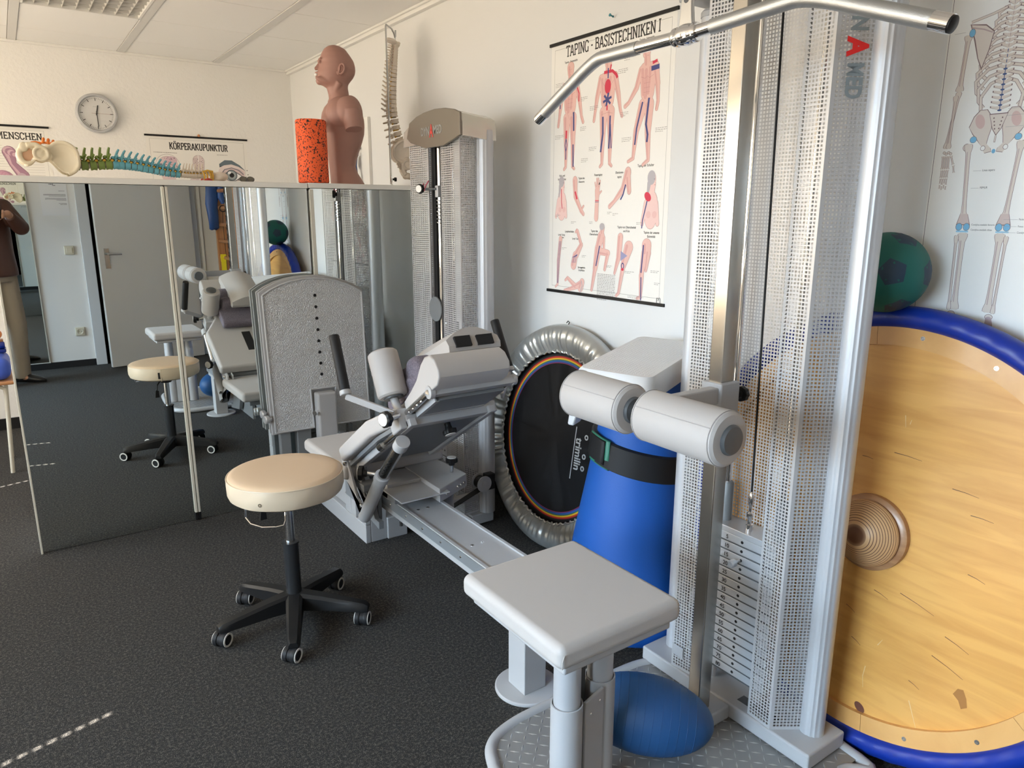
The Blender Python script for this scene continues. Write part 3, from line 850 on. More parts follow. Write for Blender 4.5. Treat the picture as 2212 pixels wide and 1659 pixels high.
a.poly([(.045, KH - .195), (.085, KH - .185), (.088, KH - .20), (.055, KH - .215)], (.15, .19, .26))
a.body([(.33, KH - .16, .038, .33, KH - .22, .032), (.33, KH - .22, .03, .33, KH - .30, .03), (.28, KH - .305, .02, .38, KH - .305, .02)], (.66, .56, .55), FL, .002, None)
a.stroke([(.33, KH - .12), (.33, KH - .31)], .004, (.85, .83, .80))
for k in range(6): a.stroke([(.298 + .005 * k, KH - .14), (.302 + .004 * k, KH - .3)], .0013, FL)
rr = random.Random(3)
for k in range(70):
    a.ell(.125 + rr.uniform(-.055, .06), KH - .20 + rr.uniform(-.06, .055), .0022, .0022, (.03, .02, .02), n=8)
for k in range(50):
    a.ell(.33 + rr.uniform(-.033, .033), KH - .2 + rr.uniform(-.09, .06), .002, .002, (.03, .02, .02), n=8)
# eye
ex, ey = .555, KH - .245
a.ell(ex, ey + .01, .095, .062, (.72, .62, .60), n=30); a.ell(ex + .01, ey, .078, .045, (.62, .50, .50), n=30)
a.poly([(ex - .075 + .15 * i / 16, ey + .036 * math.sin(pi * i / 16) - .012) for i in range(17)] + [(ex + .075 - .15 * i / 16, ey - .04 * math.sin(pi * i / 16) - .012) for i in range(17)], (.13, .14, .15))
a.poly([(ex - .066 + .132 * i / 16, ey + .028 * math.sin(pi * i / 16) - .012) for i in range(17)] + [(ex + .066 - .132 * i / 16, ey - .034 * math.sin(pi * i / 16) - .012) for i in range(17)], (.80, .81, .82))
for r_, c in ((.039, (.05, .06, .07)), (.034, (.23, .28, .30)), (.026, (.34, .38, .39)), (.017, (.01, .01, .012))): a.ell(ex - .002, ey - .007, r_, r_, c, n=30)
a.ell(ex - .018, ey + .010, .013, .009, (.85, .86, .87), .5)
a.stroke([(ex - .08, ey - .005), (ex - .05, ey + .032), (ex, ey + .045), (ex + .05, ey + .03), (ex + .082, ey)], .007, (.20, .19, .22))
a.poly([(ex - .085, ey + .045), (ex - .085, ey + .07), (ex - .045, ey + .098), (ex + .005, ey + .098), (ex + .06, ey + .065), (ex + .10, ey + .025), (ex + .05, ey + .055), (ex, ey + .07), (ex - .05, ey + .062)], (.12, .16, .19))
for x_, y_ in ((-.09, -.01), (-.075, .052), (.11, .03), (.10, -.018), (.115, 0), (0, -.085)): a.ell(ex + x_, ey + y_, .0035, .0035, (.02, .02, .02), n=8)
a.fuzz(.39, KH - .24, .04, 5, .012)
a.build('printed_figures', e)
tag(MB().lathe([(.009, 0), (.009, .004), (.006, .008)], (1.245, YB - .008, 1.948), (0, -1, 0), n=16).build('wall_tack', mat('copper_tack', (.5, .22, .10), .4), root=(1.245, YB, 1.948)), 'orange wall tack holding the acupuncture poster', 'tack')

# --- "... DES MENSCHEN" poster, left
e, a = poster('muscle_poster', (-.345, YB, 1.942 - KH), (1, 0, 0), (0, -1, 0), KW, KH, 'anatomy poster with purple muscle drawings headed MENSCHEN, left of the clock')
slab(a, 'S MENSCHEN', .355, KH - .080, .042, .285, th=.17)
PU = (.36, .20, .28); PL = (.60, .40, .47)
a.body([(.45, KH - .16, .035, .46, KH - .23, .018), (.46, KH - .23, .018, .51, KH - .30, .03)], PU, (.2, .1, .15), .003, PL)
for k in range(5): a.ell(.445 + .008 * k, KH - .15 - .006 * k, .028 - .004 * k, .024 - .003 * k, (PL, PU)[k % 2])
a.ell(.40, KH - .32, .06, .05, PU); a.ell(.39, KH - .315, .05, .042, (.50, .25, .36)); a.ell(.37, KH - .34, .025, .022, (.66, .55, .56))
for k in range(9): a.stroke([(.37, KH - .335), (.37 + .07 * math.cos(.2 + k * .25), KH - .335 + .06 * math.sin(.2 + k * .25))], .0018, PL)
a.ell(.50, KH - .33, .035, .045, (.5, .38, .44)); a.ell(.50, KH - .33, .022, .03, (.70, .60, .62)); a.ell(.56, KH - .345, .025, .02, PU)
for k in range(12): a.stroke([(.35, KH - .12 - .016 * k), (.42 + .02 * (k % 3), KH - .12 - .016 * k)], .0012, (.4, .38, .35)); a.stroke([(.52 + .01 * (k % 2), KH - .12 - .016 * k), (.63, KH - .12 - .016 * k)], .0012, (.4, .38, .35))
a.build('printed_figures', e)

# --- skeleton poster on the right wall, nearest the camera
SW, SH = .70, 1.0
SO = Vector((XW, .945, 1.10))
e, a = poster('skeleton_poster', SO, (0, -1, 0), (-1, 0, 0), SW, SH, 'large skeleton chart with blue joints on the right wall above the wooden disc', frame=False)
a.stroke([(.004, 0), (.004, SH)], .0011, (.05, .05, .05))
BN = (.66, .58, .51); BL = (.20, .13, .13); BS = (.46, .35, .34); BJ = (.17, .42, .62); BD = (.05, .09, .22)
Y0, Z0 = .945, 1.10
def q(Yv, Zv): return (Y0 - Yv, Zv - Z0)
def bone(y0, z0, y1, z1, r, re=None, lw=.0009):
    a0 = q(y0, z0); a1 = q(y1, z1); re = re or r * 1.9
    dx, dy = a1[0] - a0[0], a1[1] - a0[1]; l = math.hypot(dx, dy); dx /= l; dy /= l; nx_, ny_ = -dy, dx
    def outl(k):
        pts = []
        prof = [(0, .4), (.015, 1), (.05, 1), (.12, .6), (.25, .5), (.5, .48), (.75, .5), (.88, .62), (.95, 1.0), (.985, 1.0), (1, .4)]
        for t, s_ in prof: pts.append((a0[0] + dx * l * t + nx_ * (re * s_ + k), a0[1] + dy * l * t + ny_ * (re * s_ + k)))
        for t, s_ in reversed(prof): pts.append((a0[0] + dx * l * t - nx_ * (re * s_ + k), a0[1] + dy * l * t - ny_ * (re * s_ + k)))
        return pts
    a.poly(outl(lw), BL); a.poly(outl(0), BN)
    a.stroke([(a0[0] + dx * l * t - nx_ * re * .25, a0[1] + dy * l * t - ny_ * re * .25) for t in (.1, .3, .6, .9)], re * .22, BS)
cY = .808
for sd in (1, -1):
    f_ = lambda y: cY + sd * (y - cY)
    # ribs (behind), scapula, arm, pelvis half, leg
    for k in range(11):
        zt = 1.862 - .0155 * k; w_ = .030 + .0042 * k if k < 8 else .060 - .008 * (k - 8); dz = .020 + .0045 * k
        pts = [q(cY + sd * .008, zt), q(cY + sd * w_ * .6, zt - dz * .12), q(cY + sd * w_, zt - dz * .55), q(cY + sd * w_ * .92, zt - dz), q(cY + sd * w_ * .68, zt - dz * 1.25)]
        a.stroke(pts, .0078, BL); a.stroke(pts, .0058, BN)
    a.poly([q(f_(.897), 1.838), q(f_(.862), 1.832), q(f_(.842), 1.815), q(f_(.848), 1.775), q(f_(.860), 1.732), q(f_(.872), 1.76), q(f_(.884), 1.80)], BL)
    a.poly([q(f_(.894), 1.836), q(f_(.862), 1.829), q(f_(.844), 1.813), q(f_(.850), 1.775), q(f_(.860), 1.738), q(f_(.870), 1.76), q(f_(.881), 1.80)], BN)
    a.stroke([q(f_(.893), 1.830), q(f_(.866), 1.822), q(f_(.846), 1.812)], .003, BS)
    for zz, rr_ in ((1.90, .004),): a.stroke([q(f_(.895), 1.842), q(f_(.85), 1.852), q(cY + sd * .01, 1.862)], .0062, BL); a.stroke([q(f_(.895), 1.842), q(f_(.85), 1.852), q(cY + sd * .01, 1.862)], .0046, BN)
    bone(f_(.897), 1.815, f_(.902), 1.690, .0040, .0085)
    a.ell(*q(f_(.890), 1.818), .0070, .0095, BL); a.ell(*q(f_(.890), 1.818), .0062, .0086, BJ)
    bone(f_(.902), 1.690, f_(.916), 1.560, .0028, .0062); bone(f_(.908), 1.682, f_(.910), 1.560, .0025, .0052)
    for i in range(4): a.ell(*q(f_(.918 - .005 * i), 1.551 - .003 * (i % 2)), .0036, .0036, BL); a.ell(*q(f_(.918 - .005 * i), 1.551 - .003 * (i % 2)), .0029, .0029, BN)
    for i in range(4):
        x_ = .920 - .0048 * i
        bone(f_(x_), 1.543, f_(x_ - .001), 1.512, .0012, .0027, .0006); bone(f_(x_ - .001), 1.510, f_(x_ - .001), 1.492, .001, .0022, .0006); bone(f_(x_ - .001), 1.490, f_(x_ - .001), 1.478 - .003 * (i % 2), .001, .0018, .0006); bone(f_(x_ - .001), 1.475 - .003 * (i % 2), f_(x_ - .001), 1.466 - .003 * (i % 2), .0008, .0016, .0005)
    bone(f_(.901), 1.543, f_(.894), 1.522, .0014, .003, .0006); bone(f_(.893), 1.520, f_(.890), 1.503, .0012, .0026, .0006)
    il = [(.848, 1.642), (.860, 1.628), (.868, 1.605), (.858, 1.590), (.848, 1.578), (.836, 1.560), (.828, 1.545), (.814, 1.548), (.816, 1.556), (.826, 1.566), (.824, 1.582), (.820, 1.60), (.822, 1.625), (.834, 1.642)]
    a.poly([q(f_(y + (.0012 if y > .84 else -.001)), z + (.0012 if z > 1.6 else -.001)) for y, z in il], BL); a.poly([q(f_(y), z) for y, z in il], BN)
    a.ell(*q(f_(.846), 1.617), .010, .017, (.60, .42, .38), .3); a.ell(*q(f_(.832), 1.556), .0055, .006, BL); a.ell(*q(f_(.832), 1.556), .0045, .005, (.80, .785, .745))
    a.ell(*q(f_(.8555), 1.577), .0078, .0078, BL); a.ell(*q(f_(.8555), 1.577), .007, .007, BJ)
    a.ell(*q(f_(.868), 1.560), .0085, .009, BL); a.ell(*q(f_(.868), 1.560), .0075, .008, BN)
    bone(f_(.864), 1.568, f_(.853), 1.388, .0046, .0085)
    a.poly([q(f_(.862), 1.404), q(f_(.844), 1.404), q(f_(.836), 1.378), q(f_(.868), 1.378)], BL); a.poly([q(f_(.861), 1.405), q(f_(.845), 1.405), q(f_(.838), 1.380), q(f_(.866), 1.380)], (.58, .46, .42))
    for dxx in (-.0085, .0085):
        a.ell(*q(f_(.852) + dxx, 1.374), .0078, .0092, BL); a.ell(*q(f_(.852) + dxx, 1.374), .0068, .0082, BJ)
    a.stroke([q(f_(.866), 1.363), q(f_(.838), 1.363)], .004, (.3, .55, .7))
    bone(f_(.849), 1.360, f_(.846), 1.172, .0050, .0105); bone(f_(.863), 1.354, f_(.858), 1.170, .0022, .0045)
    a.ell(*q(f_(.851), 1.162), .009, .007, BL); a.ell(*q(f_(.851), 1.162), .008, .006, BN); a.caps(*q(f_(.851), 1.156), .007, *q(f_(.853), 1.142), .009, BS)
a.ell(*q(cY, 1.548), .004, .005, BJ)
for k in range(24):  # spine
    z = 1.905 - .0112 * k; w_ = .0065 + .0002 * k
    for s_, c in ((1, BL), (-1, BN)):
        ww = w_ if s_ > 0 else w_ - .0012
        a.poly([q(cY + ww, z), q(cY + ww * 1.9, z + .002), q(cY + ww * 1.9, z - .002), q(cY + ww * .8, z - .006), q(cY, z - .010), q(cY - ww * .8, z - .006), q(cY - ww * 1.9, z - .002), q(cY - ww * 1.9, z + .002), q(cY - ww, z)], c)
    a.stroke([q(cY, z), q(cY, z - .007)], .0016, BS if k < 12 else BD)
    if k > 14: a.ell(*q(cY, z - .009), .0045, .0022, BD)
a.poly([q(cY + .020, 1.632), q(cY - .020, 1.632), q(cY - .010, 1.598), q(cY, 1.582), q(cY + .010, 1.598)], BL); a.poly([q(cY + .0185, 1.630), q(cY - .0185, 1.630), q(cY - .009, 1.599), q(cY, 1.585), q(cY + .009, 1.599)], BN)
for k in range(4):
    for s_ in (1, -1): a.ell(*q(cY + s_ * (.009 - .0015 * k), 1.622 - .008 * k), .0016, .0018, BL)
a.stroke([q(cY, 1.583), q(cY + .001, 1.568)], .004, BL); a.stroke([q(cY, 1.583), q(cY + .001, 1.569)], .0028, BN)
for y, z, y2 in ((.846, 1.505, .828), (.846, 1.465, .828), (.765, 1.392, .735), (.765, 1.376, .735), (.765, 1.362, .735), (.80, 1.378, .815), (.80, 1.366, .815), (.93, 1.822, .905), (.86, 1.90, .84), (.86, 1.885, .84), (.79, 1.64, .74), (.79, 1.625, .74), (.79, 1.60, .74)):
    a.stroke([q(y, z), q(y2, z)], .0006, (.3, .28, .28))
a.build('printed_skeleton', e)
def sm(y, z): return basis(Vector((XW - .0009, y, z)), (0, -1, 0), (0, 0, 1), (-1, 0, 0))
for s, y, z, sz in (('Linea aspera', .826, 1.5035, .0068), ('FEMUR', .826, 1.4635, .0068), ('Facies poplitea', .733, 1.3905, .0062), ('Fossa intercond.', .733, 1.3745, .0062), ('Condylus lateralis', .733, 1.3605, .0062), ('Condylus medialis femoris', .833, 1.3775, .0060), ('Condylus medialis tibiae', .833, 1.3655, .0060), ('Angulus superior', .858, 1.901, .007), ('Spina scapulae', .862, 1.886, .007)):
    text_mesh(s, sz, sm(y, z), M['ink'], 'caption', e, align='LEFT', sx=.8)

# --- notice in a clear sleeve on the front wall, seen in the mirror
e = thing('paper_notice', (.43, YD, 1.53), 'white paper notice in a clear sleeve on the wall beside the door', 'notice')
mb = MB(); mb.box(.325, .535, YD, YD + .0015, 1.39, 1.68); mb.build('sheet', mat('notice_paper', (.74, .75, .78), .25), e)
a = Art((.535, YD + .001, 1.39), (-1, 0, 0), (0, 0, 1), (0, 1, 0))
for x, y, w_, n_, dy in ((.02, .215, .075, 1, .01), (.015, .185, .17, 3, .008), (.015, .15, .16, 3, .008), (.015, .105, .06, 2, .009)): a.fuzz(x, y, w_, n_, dy, c=(.05, .05, .08), h=.0035)
a.fuzz(.10, .272, .045, 1, .01, c=(.05, .05, .08), h=.007); a.fuzz(.085, .262, .05, 1, .01, c=(.05, .05, .08), h=.006)
a.build('printed_lines', e)

# ================================================================== CLOCK
cc = Vector((.619, YB, 2.049))
e = thing('wall_clock', cc, 'round silver rimmed wall clock showing half past twelve on the back wall', 'clock')
MB().lathe([(.112, 0), (.122, .004), (.124, .022), (.118, .034), (.109, .036), (.104, .028), (.104, .0)], cc, (0, -1, 0), n=64, ring=True).build('rim', M['alu'], e)
MB().lathe([(.105, .0), (.105, .018)], cc, (0, -1, 0), n=64).build('dial', mat('clock_dial', (.70, .70, .69), .4), e)
a = Art(cc + Vector((0, -.0175, 0)), (1, 0, 0), (0, 0, 1), (0, -1, 0))
for k in range(60):
    t = 2 * pi * k / 60; r0, w_ = (.079, .0046) if k % 5 == 0 else (.090, .0018)
    a.stroke([(r0 * math.sin(t), r0 * math.cos(t)), (.0975 * math.sin(t), .0975 * math.cos(t))], w_, (.02, .02, .02))
a.fuzz(-.018, .042, .035, 1, .01, h=.002, c=(.35, .35, .35))
a.build('minute_marks', e)
def hand(name, ang, l, back, w_, off, m_):
    s_, c_ = math.sin(ang), math.cos(ang)
    mb = MB(); mb.M = basis(cc + Vector((0, -off, 0)), (c_, 0, -s_), (s_, 0, c_), (0, -1, 0)); mb.box(-w_ / 2, w_ / 2, -back, l, 0, .001); mb.build(name, m_, e)
hand('hour_hand', R(12), .052, .012, .007, .0205, M['black']); hand('minute_hand', R(178), .082, .014, .0048, .022, M['black'])
hand('second_hand', R(91), .085, .03, .0012, .0235, mat('red_hand', (.25, .03, .02), .5))
MB().lathe([(.005, .018), (.005, .0255)], cc, (0, -1, 0), n=16).build('hub', M['black'], e)
# glass
MB().lathe([(.1045, .029), (.08, .0305), (.0, .031)], cc, (0, -1, 0), n=48).build('glass', M['glass'], e)

# ================================================================== MIRRORED CABINETS
def cabinet(x0, x1, panels, yf, label, zt, rails):
    e = thing('mirror_cabinet', ((x0 + x1) / 2, yf + .2, 0), label, 'mirror cabinet')
    b = MB(); b.box(x0 + .004, x1 - .004, yf + .008, yf + .45, .004, 1.51); b.build('body', M['white'], e)
    b = MB(); b.box(x0, x1, yf - .006, yf + .46, zt - .024, zt); b.build('top_board', M['white'], e, bevel=.002, seg=2)
    for (a, c) in panels:
        b = MB(); b.box(a + .0015, c - .0015, yf, yf + .006, .002, zt - .026); b.build('mirror_panel', M['mirror'], e, smooth=0)
    for (a, c, z) in rails:
        b = MB(); b.box(a, c, yf - .012, yf, z, zt - .03); b.build('edge_profile', M['cream'], e, bevel=.0015, seg=2)
        if c - a < .012 and z > .01:
            b = MB(); b.box(a, c, yf - .014, yf - .001, z - .035, z); b.build('foot', M['black'], e)
    return e


cabinet(-.035, 1.213, [(-.03, .588), (.592, 1.21)], YM, 'left mirror fronted cabinet with the spine model on its white top', 1.545,
        [(-.036, -.028, .0), (.578, .589, .04), (.592, .602, .04)])
cabinet(1.2165, XW - .004, [(1.222, 1.925)], YM - .002, 'right mirror fronted cabinet with the mannequin torso on its top', 1.547,
        [(1.218, 1.236, .0)])

# mirror on the wall behind the camera
e = thing('wall_mirror', (-.4, YD, .8), 'tall frameless mirror on the wall behind the photographer, seen in the cabinet mirror', 'mirror')
MB().box(-1.2, .212, YD, YD + .006, .065, 1.95).build('glass', M['mirror'], e, smooth=0)
MB().box(-1.2, .222, YD, YD + .012, .045, .064).build('ledge', M['white'], e)
MB().box(.212, .218, YD, YD + .012, .065, 1.95).build('edge_strip', M['cream'], e)

# ================================================================== STOOL
sc = Vector((.684, 2.325, 0))
e = thing('rolling_stool', sc, 'round beige swivel stool on a black five star base with castors', 'stool')
b = MB(); b.M = Matrix.Translation(sc)
b.lathe([(.0, .566), (.12, .566), (.165, .5645), (.181, .560), (.1865, .554)], n=64); b.build('seat_top', M['beige'], e)
b = MB(); b.M = Matrix.Translation(sc)
b.lathe([(.1865, .554), (.189, .5525), (.1895, .548), (.191, .53), (.190, .505), (.183, .488), (.168, .480), (.0, .480)], n=64, wob=lambda t, j: ((.0012 * math.sin(9 * t + j), 0)))
seat = b.build('seat_side', M['beige2'], e)
b = MB(); b.M = Matrix.Translation(sc); b.tube([(.1885 * math.cos(t), .1885 * math.sin(t), .5535) for t in [2 * pi * i / 72 for i in range(72)]], .0019, n=6, closed=True); b.build('seam', M['beige2'], seat)
# eyelet facing the camera side, fabric seam label at the back
ey_ = sc + Vector((-.128, -.141, .512)); an = Vector((-.128, -.141, 0)).normalized()
b = MB(); b.lathe([(.006, -.002), (.006, .002), (.0028, .002), (.0028, -.001)], ey_, an, n=16); b.build('eyelet', M['steel'], seat)
lb = Vector((-.06, .182, 0)).normalized()
b = MB(); b.M = basis(sc + lb * .1905 + Vector((0, 0, .517)), (lb.y, -lb.x, 0), (0, 0, 1), lb); b.box(-.005, .005, -.018, .018, -.001, .0025); b.build('label_tag', M['black'], seat)
b = MB(); b.M = basis(sc + lb * .1900 + Vector((0, 0, .517)), (lb.y, -lb.x, 0), (0, 0, 1), lb); b.box(.010, .012, -.034, .034, -.001, .0022); b.build('side_seam', M['beige2'], seat)
b = MB(); b.M = Matrix.Translation(sc); b.box(-.07, .07, -.05, .05, .462, .480); b.lathe([(.03, .44), (.034, .462)], n=24); b.build('mechanism', M['black'], e, bevel=.003)
b = MB(); b.M = Matrix.Translation(sc); b.cyl((0, 0, .29), (0, 0, .45), .0155); b.build('piston', M['chromed'], e)
b = MB(); b.M = Matrix.Translation(sc); b.lathe([(.026, .085), (.026, .294), (.029, .296), (.029, .302), (.016, .303)], n=32); b.build('column_sleeve', M['dgrey'] if False else mat('gloss_dark_sleeve', (.035, .037, .04), .18, metal=.4), e)
b = MB(); b.M = Matrix.Translation(sc)
b.tube([(-.155, -.065, .482), (-.157, -.067, .452), (-.150, -.10, .440), (-.125, -.135, .435), (-.088, -.160, .436), (-.066, -.168, .440), (-.060, -.168, .455), (-.058, -.165, .482)], .0028, n=8); b.build('wire_ring', M['chrome'], e)
b = MB(); b.M = Matrix.Translation(sc); b.tube([(-.03, .04, .465), (-.06, .07, .44), (-.065, .075, .41)], .004, n=8); b.prism([(-.012, .37), (.012, .37), (.010, .41), (-.006, .415)], lambda p, c, t: (-.065 + p, .075 + t, c), -.004, .004); b.build('height_lever', M['black'], e, bevel=.0015)
cast = [(.423, 2.311), (.597, 2.082), (.867, 2.177), (.875, 2.448), (.582, 2.528)]
b = MB(); b.lathe([(.03, .060), (.048, .066), (.05, .085), (.044, .105), (.031, .112)], sc, n=32); b.build('hub', M['black'], e)
for i in range(5):
    cx, cy = cast[i]
    an = Vector((cx - sc.x, cy - sc.y, 0)).normalized() if i else Vector((cx - sc.x, cy - sc.y, 0)).normalized()
    sd = Vector((-an.y, an.x, 0))
    b = MB(); b.M = basis(sc, an, sd, (0, 0, 1))
    rings = []
    for (r_, zt, zb, w_) in ((.03, .112, .052, .030), (.10, .104, .054, .027), (.20, .088, .052, .023), (.250, .080, .051, .021), (.264, .070, .053, .016)):
        rings.append([(r_, -w_, zb), (r_, -w_ * .95, zt - .010), (r_, -w_ * .6, zt), (r_, w_ * .6, zt), (r_, w_ * .95, zt - .008), (r_, w_, zb)])
    b.loft(rings); b.build('arm', M['black'], e)
    # castor
    c0 = sc + an * .245
    fa = Vector((.62, -.78, 0)) if i in (0, 1, 3) else Vector((.75, -.66, 0))  # axle direction, wheel discs face the viewer
    fa.normalize(); tr_ = Vector((-fa.y, fa.x, 0))
    cc_ = c0 + tr_ * (-.012)
    cs = MB(); cs.cyl(c0 + Vector((0, 0, .04)), c0 + Vector((0, 0, .058)), .006, n=12)
    cs.M = None
    cs.lathe([(.0225, -.006), (.0225, .006)], cc_ + Vector((0, 0, .026)), fa, n=28)
    for s_ in (-1, 1):
        cs.lathe([(.0, s_ * .007), (.025, s_ * .007), (.0258, s_ * .010), (.0258, s_ * .020), (.0245, s_ * .0225), (.018, s_ * .0225), (.0, s_ * .0225)], cc_ + Vector((0, 0, .026)), fa, n=32)
    ca = cs.build('castor', M['rubber'], e)
    rg = MB()
    for s_ in (1, -1):
        rg.lathe([(.0240, s_ * .0222), (.0232, s_ * .0246), (.0176, s_ * .0246), (.0172, s_ * .0220)], cc_ + Vector((0, 0, .026)), fa, n=32, ring=True)
    rg.build('rim_ring', mat('castor_white_%d' % i, (.62, .60, .56), .5), ca)

# ================================================================== PERFORATED PANELS
def perf(mb, p0, p1, z0, z1, pitch=.0092, hole=.0056, margin=.005):
    """vertical sheet from p0 to p1 (x,y) between z0 and z1 with square holes"""
    p0, p1 = Vector((p0[0], p0[1], 0)), Vector((p1[0], p1[1], 0))
    w = (p1 - p0).length; u = (p1 - p0) / w
    n = max(1, int((w - 2 * margin + (pitch - hole)) / pitch)); m = int((z1 - z0 - 2 * margin) / pitch)
    ma = (w - (n * pitch - (pitch - hole))) / 2; mz = (z1 - z0 - (m * pitch - (pitch - hole))) / 2
    A = [0]
    for i in range(n): A += [ma + i * pitch, ma + i * pitch + hole]
    A += [w]
    Z = [z0]
    for i in range(m): Z += [z0 + mz + i * pitch, z0 + mz + i * pitch + hole]
    Z += [z1]
    na = len(A)
    vs = [(p0.x + u.x * a, p0.y + u.y * a, z) for z in Z for a in A]
    fs = []
    for j in range(len(Z) - 1):
        for i in range(na - 1):
            if i % 2 == 1 and j % 2 == 1 and i < na - 1: continue
            k = j * na + i
            fs.append((k, k + 1, k + na + 1, k + na))
    mb.add(vs, fs)


def ribbed_tube(mb, x, y, z0, z1, r):
    pr = []
    n = 72
    for i in range(n):
        t = 2 * pi * i / n
        rr_ = r
        # three shallow grooves on the side facing the room
        d = (t - R(215) + pi) % (2 * pi) - pi
        if abs(d) < R(34): rr_ = r - .0016 * (0.5 + .5 * math.cos(d * 16))
        pr.append((x + rr_ * math.cos(t), y + rr_ * math.sin(t)))
    mb.prism(pr, lambda a, c, t: (a, c, t), z0, z1)


def tower(e, yc, xf, xt, ht, half, dy_open, dy_bend, base_z, nw, wy, wz0, wz1, nums, pin, tube_top, tr_=.031, hy=0, ny_=.04, ro=.058):
    ys_ = yc + hy
    """cable weight tower facing -X; yc centre, xf front plane, xt tube centre"""
    for s in (-1, 1):
        b = MB(); ribbed_tube(b, xt, yc + s * half, base_z, tube_top, tr_); b.build('upright_tube', M['alu'], e, smooth=30)
    for s in (-1, 1):
        b = MB()
        perf(b, (xf + .004, yc + s * dy_open), (xf - .002, yc + s * dy_bend), base_z, ht)
        perf(b, (xf - .002, yc + s * dy_bend), (xt - .018, yc + s * (half - .014)), base_z, ht)
        perf(b, (xf + .004, yc + s * dy_open), (xf + .022, yc + s * (dy_open + .002)), base_z, ht)
        b.build('perforated_cover', M['perf'], e, smooth=0)
    b = MB(); perf(b, (xt + .012, yc - half + .03), (xt + .012, yc + half - .03), base_z, ht); b.build('back_cover', M['perf'], e, smooth=0)
    # guide rods and plates
    for s in (-1, 1):
        b = MB(); b.cyl((xf + .062, ys_ + s * ro, base_z), (xf + .062, ys_ + s * ro, ht - .02), .0085, n=20); b.build('guide_rod', M['chrome'], e)
    ph = (wz1 - wz0) / nw
    for k in range(nw):
        z1 = wz1 - k * ph; z0 = z1 - ph + .0035
        b = MB(); b.box(xf + .026, xf + .098, ys_ - wy, ys_ + wy, z0, z1)
        pl = b.build('weight_plate', M['weight'], e, bevel=.0015, seg=1)
        b = MB(); zc = (z0 + z1) / 2
        b.lathe([(.0042, 0), (.0042, .0006)], (xf + .026, ys_, zc), (-1, 0, 0), n=14); b.build('selector_hole', M['black'], pl)
        b = MB(); b.box(xf + .0263, xf + .03, ys_ - wy + .002, ys_ + wy - .002, z0 - .0035, z0); b.build('gap', M['dgrey'], pl)
        if nums:
            text_mesh(str(nums[k]), ph * .62, basis((xf + .0252, ys_ + ny_, zc - ph * .22), (0, -1, 0), (0, 0, 1), (-1, 0, 0)), M['ink'], 'number', pl, offset=.0003)
    zc = wz1 - (pin + .5) * ph
    b = MB(); b.lathe([(.004, 0), (.004, .02), (.010, .021), (.011, .036), (.008, .040), (.0, .040)], (xf + .026, ys_ + .004, zc), (-1, 0, 0), n=24); b.build('selector_pin', M['weight'], e)
    b = MB(); b.box(xf + .024, xf + .10, ys_ - wy, ys_ + wy, wz1 + .001, wz1 + .018); b.build('top_plate', M['weight'], e, bevel=.002)
    for s in (-1, 1):
        b = MB(); b.lathe([(.016, wz1 + .018), (.016, wz1 + .125), (.013, wz1 + .13), (.0086, wz1 + .13)], (xf + .062, ys_ + s * ro, 0), n=24); b.build('bushing', M['mgrey'], e)
    b = MB(); b.cyl((xf + .05, ys_, wz1 + .11), (xf + .05, yc, ht - .02), .0028, n=10); b.build('cable', M['rubber'], e)
    b = MB(); b.lathe([(.010, 0), (.010, .018), (.006, .02), (.006, .035), (.009, .04), (.009, .05), (.004, .055), (.004, .07), (.007, .075), (.008, .09), (.006, .105), (.002, .112)], (xf + .05, ys_, wz1 + .018), n=18)
    b.build('cable_end_fitting', M['chrome'], e)


def tread(mb, poly, z):
    """diamond tread lozenges inside polygon"""
    def inside(x, y):
        c = False; n = len(poly)
        for i in range(n):
            x1, y1 = poly[i]; x2, y2 = poly[(i + 1) % n]
            if (y1 > y) != (y2 > y) and x < (x2 - x1) * (y - y1) / (y2 - y1) + x1: c = not c
        return c
    xs_ = [p[0] for p in poly]; ys_ = [p[1] for p in poly]
    i = 0; x = min(xs_)
    while x < max(xs_):
        y = min(ys_); j = 0
        while y < max(ys_):
            if inside(x + .012, y) and inside(x - .012, y) and inside(x, y + .012) and inside(x, y - .012):
                an = R(45 if (i + j) % 2 else 135); ca, sa = math.cos(an), math.sin(an)
                vs = [(x - ca * .013, y - sa * .013, z), (x - sa * .0028, y + ca * .0028, z), (x + ca * .013, y + sa * .013, z), (x + sa * .0028, y - ca * .0028, z), (x, y, z + .0018)]
                mb.add(vs, [(0, 1, 4), (1, 2, 4), (2, 3, 4), (3, 0, 4)])
            y += .026; j += 1
        x += .026; i += 1


# ================================================================== LAT / CABLE TOWER (near)
T1 = thing('cable_machine', (1.35, 1.14, 0), 'tall grey cable pull machine with perforated weight tower and padded seat, nearest the camera', 'exercise machine')
tower(T1, 1.137, 1.503, 1.592, 1.93, .238, .099, .174, .075, 16, .105, .135, .555, [5 * (k + 1) for k in range(16)], 2, 1.905, .031, -.023, .049, .088)
b = MB(); b.box(1.498, 1.66, .845, 1.43, .03, .075); b.build('base_beam', M['paint'], T1, bevel=.006)
b = MB(); b.box(1.50, 1.655, .86, 1.415, 1.93, 1.948); b.build('top_cap', M['paint'], T1, bevel=.004)
b = MB()
for s in (-1, 1): b.lathe([(.033, 1.90), (.033, 1.912), (.028, 1.918)], (1.592, 1.137 + s * .238, 0), n=32)
b.build('tube_cap', M['paint'], T1)
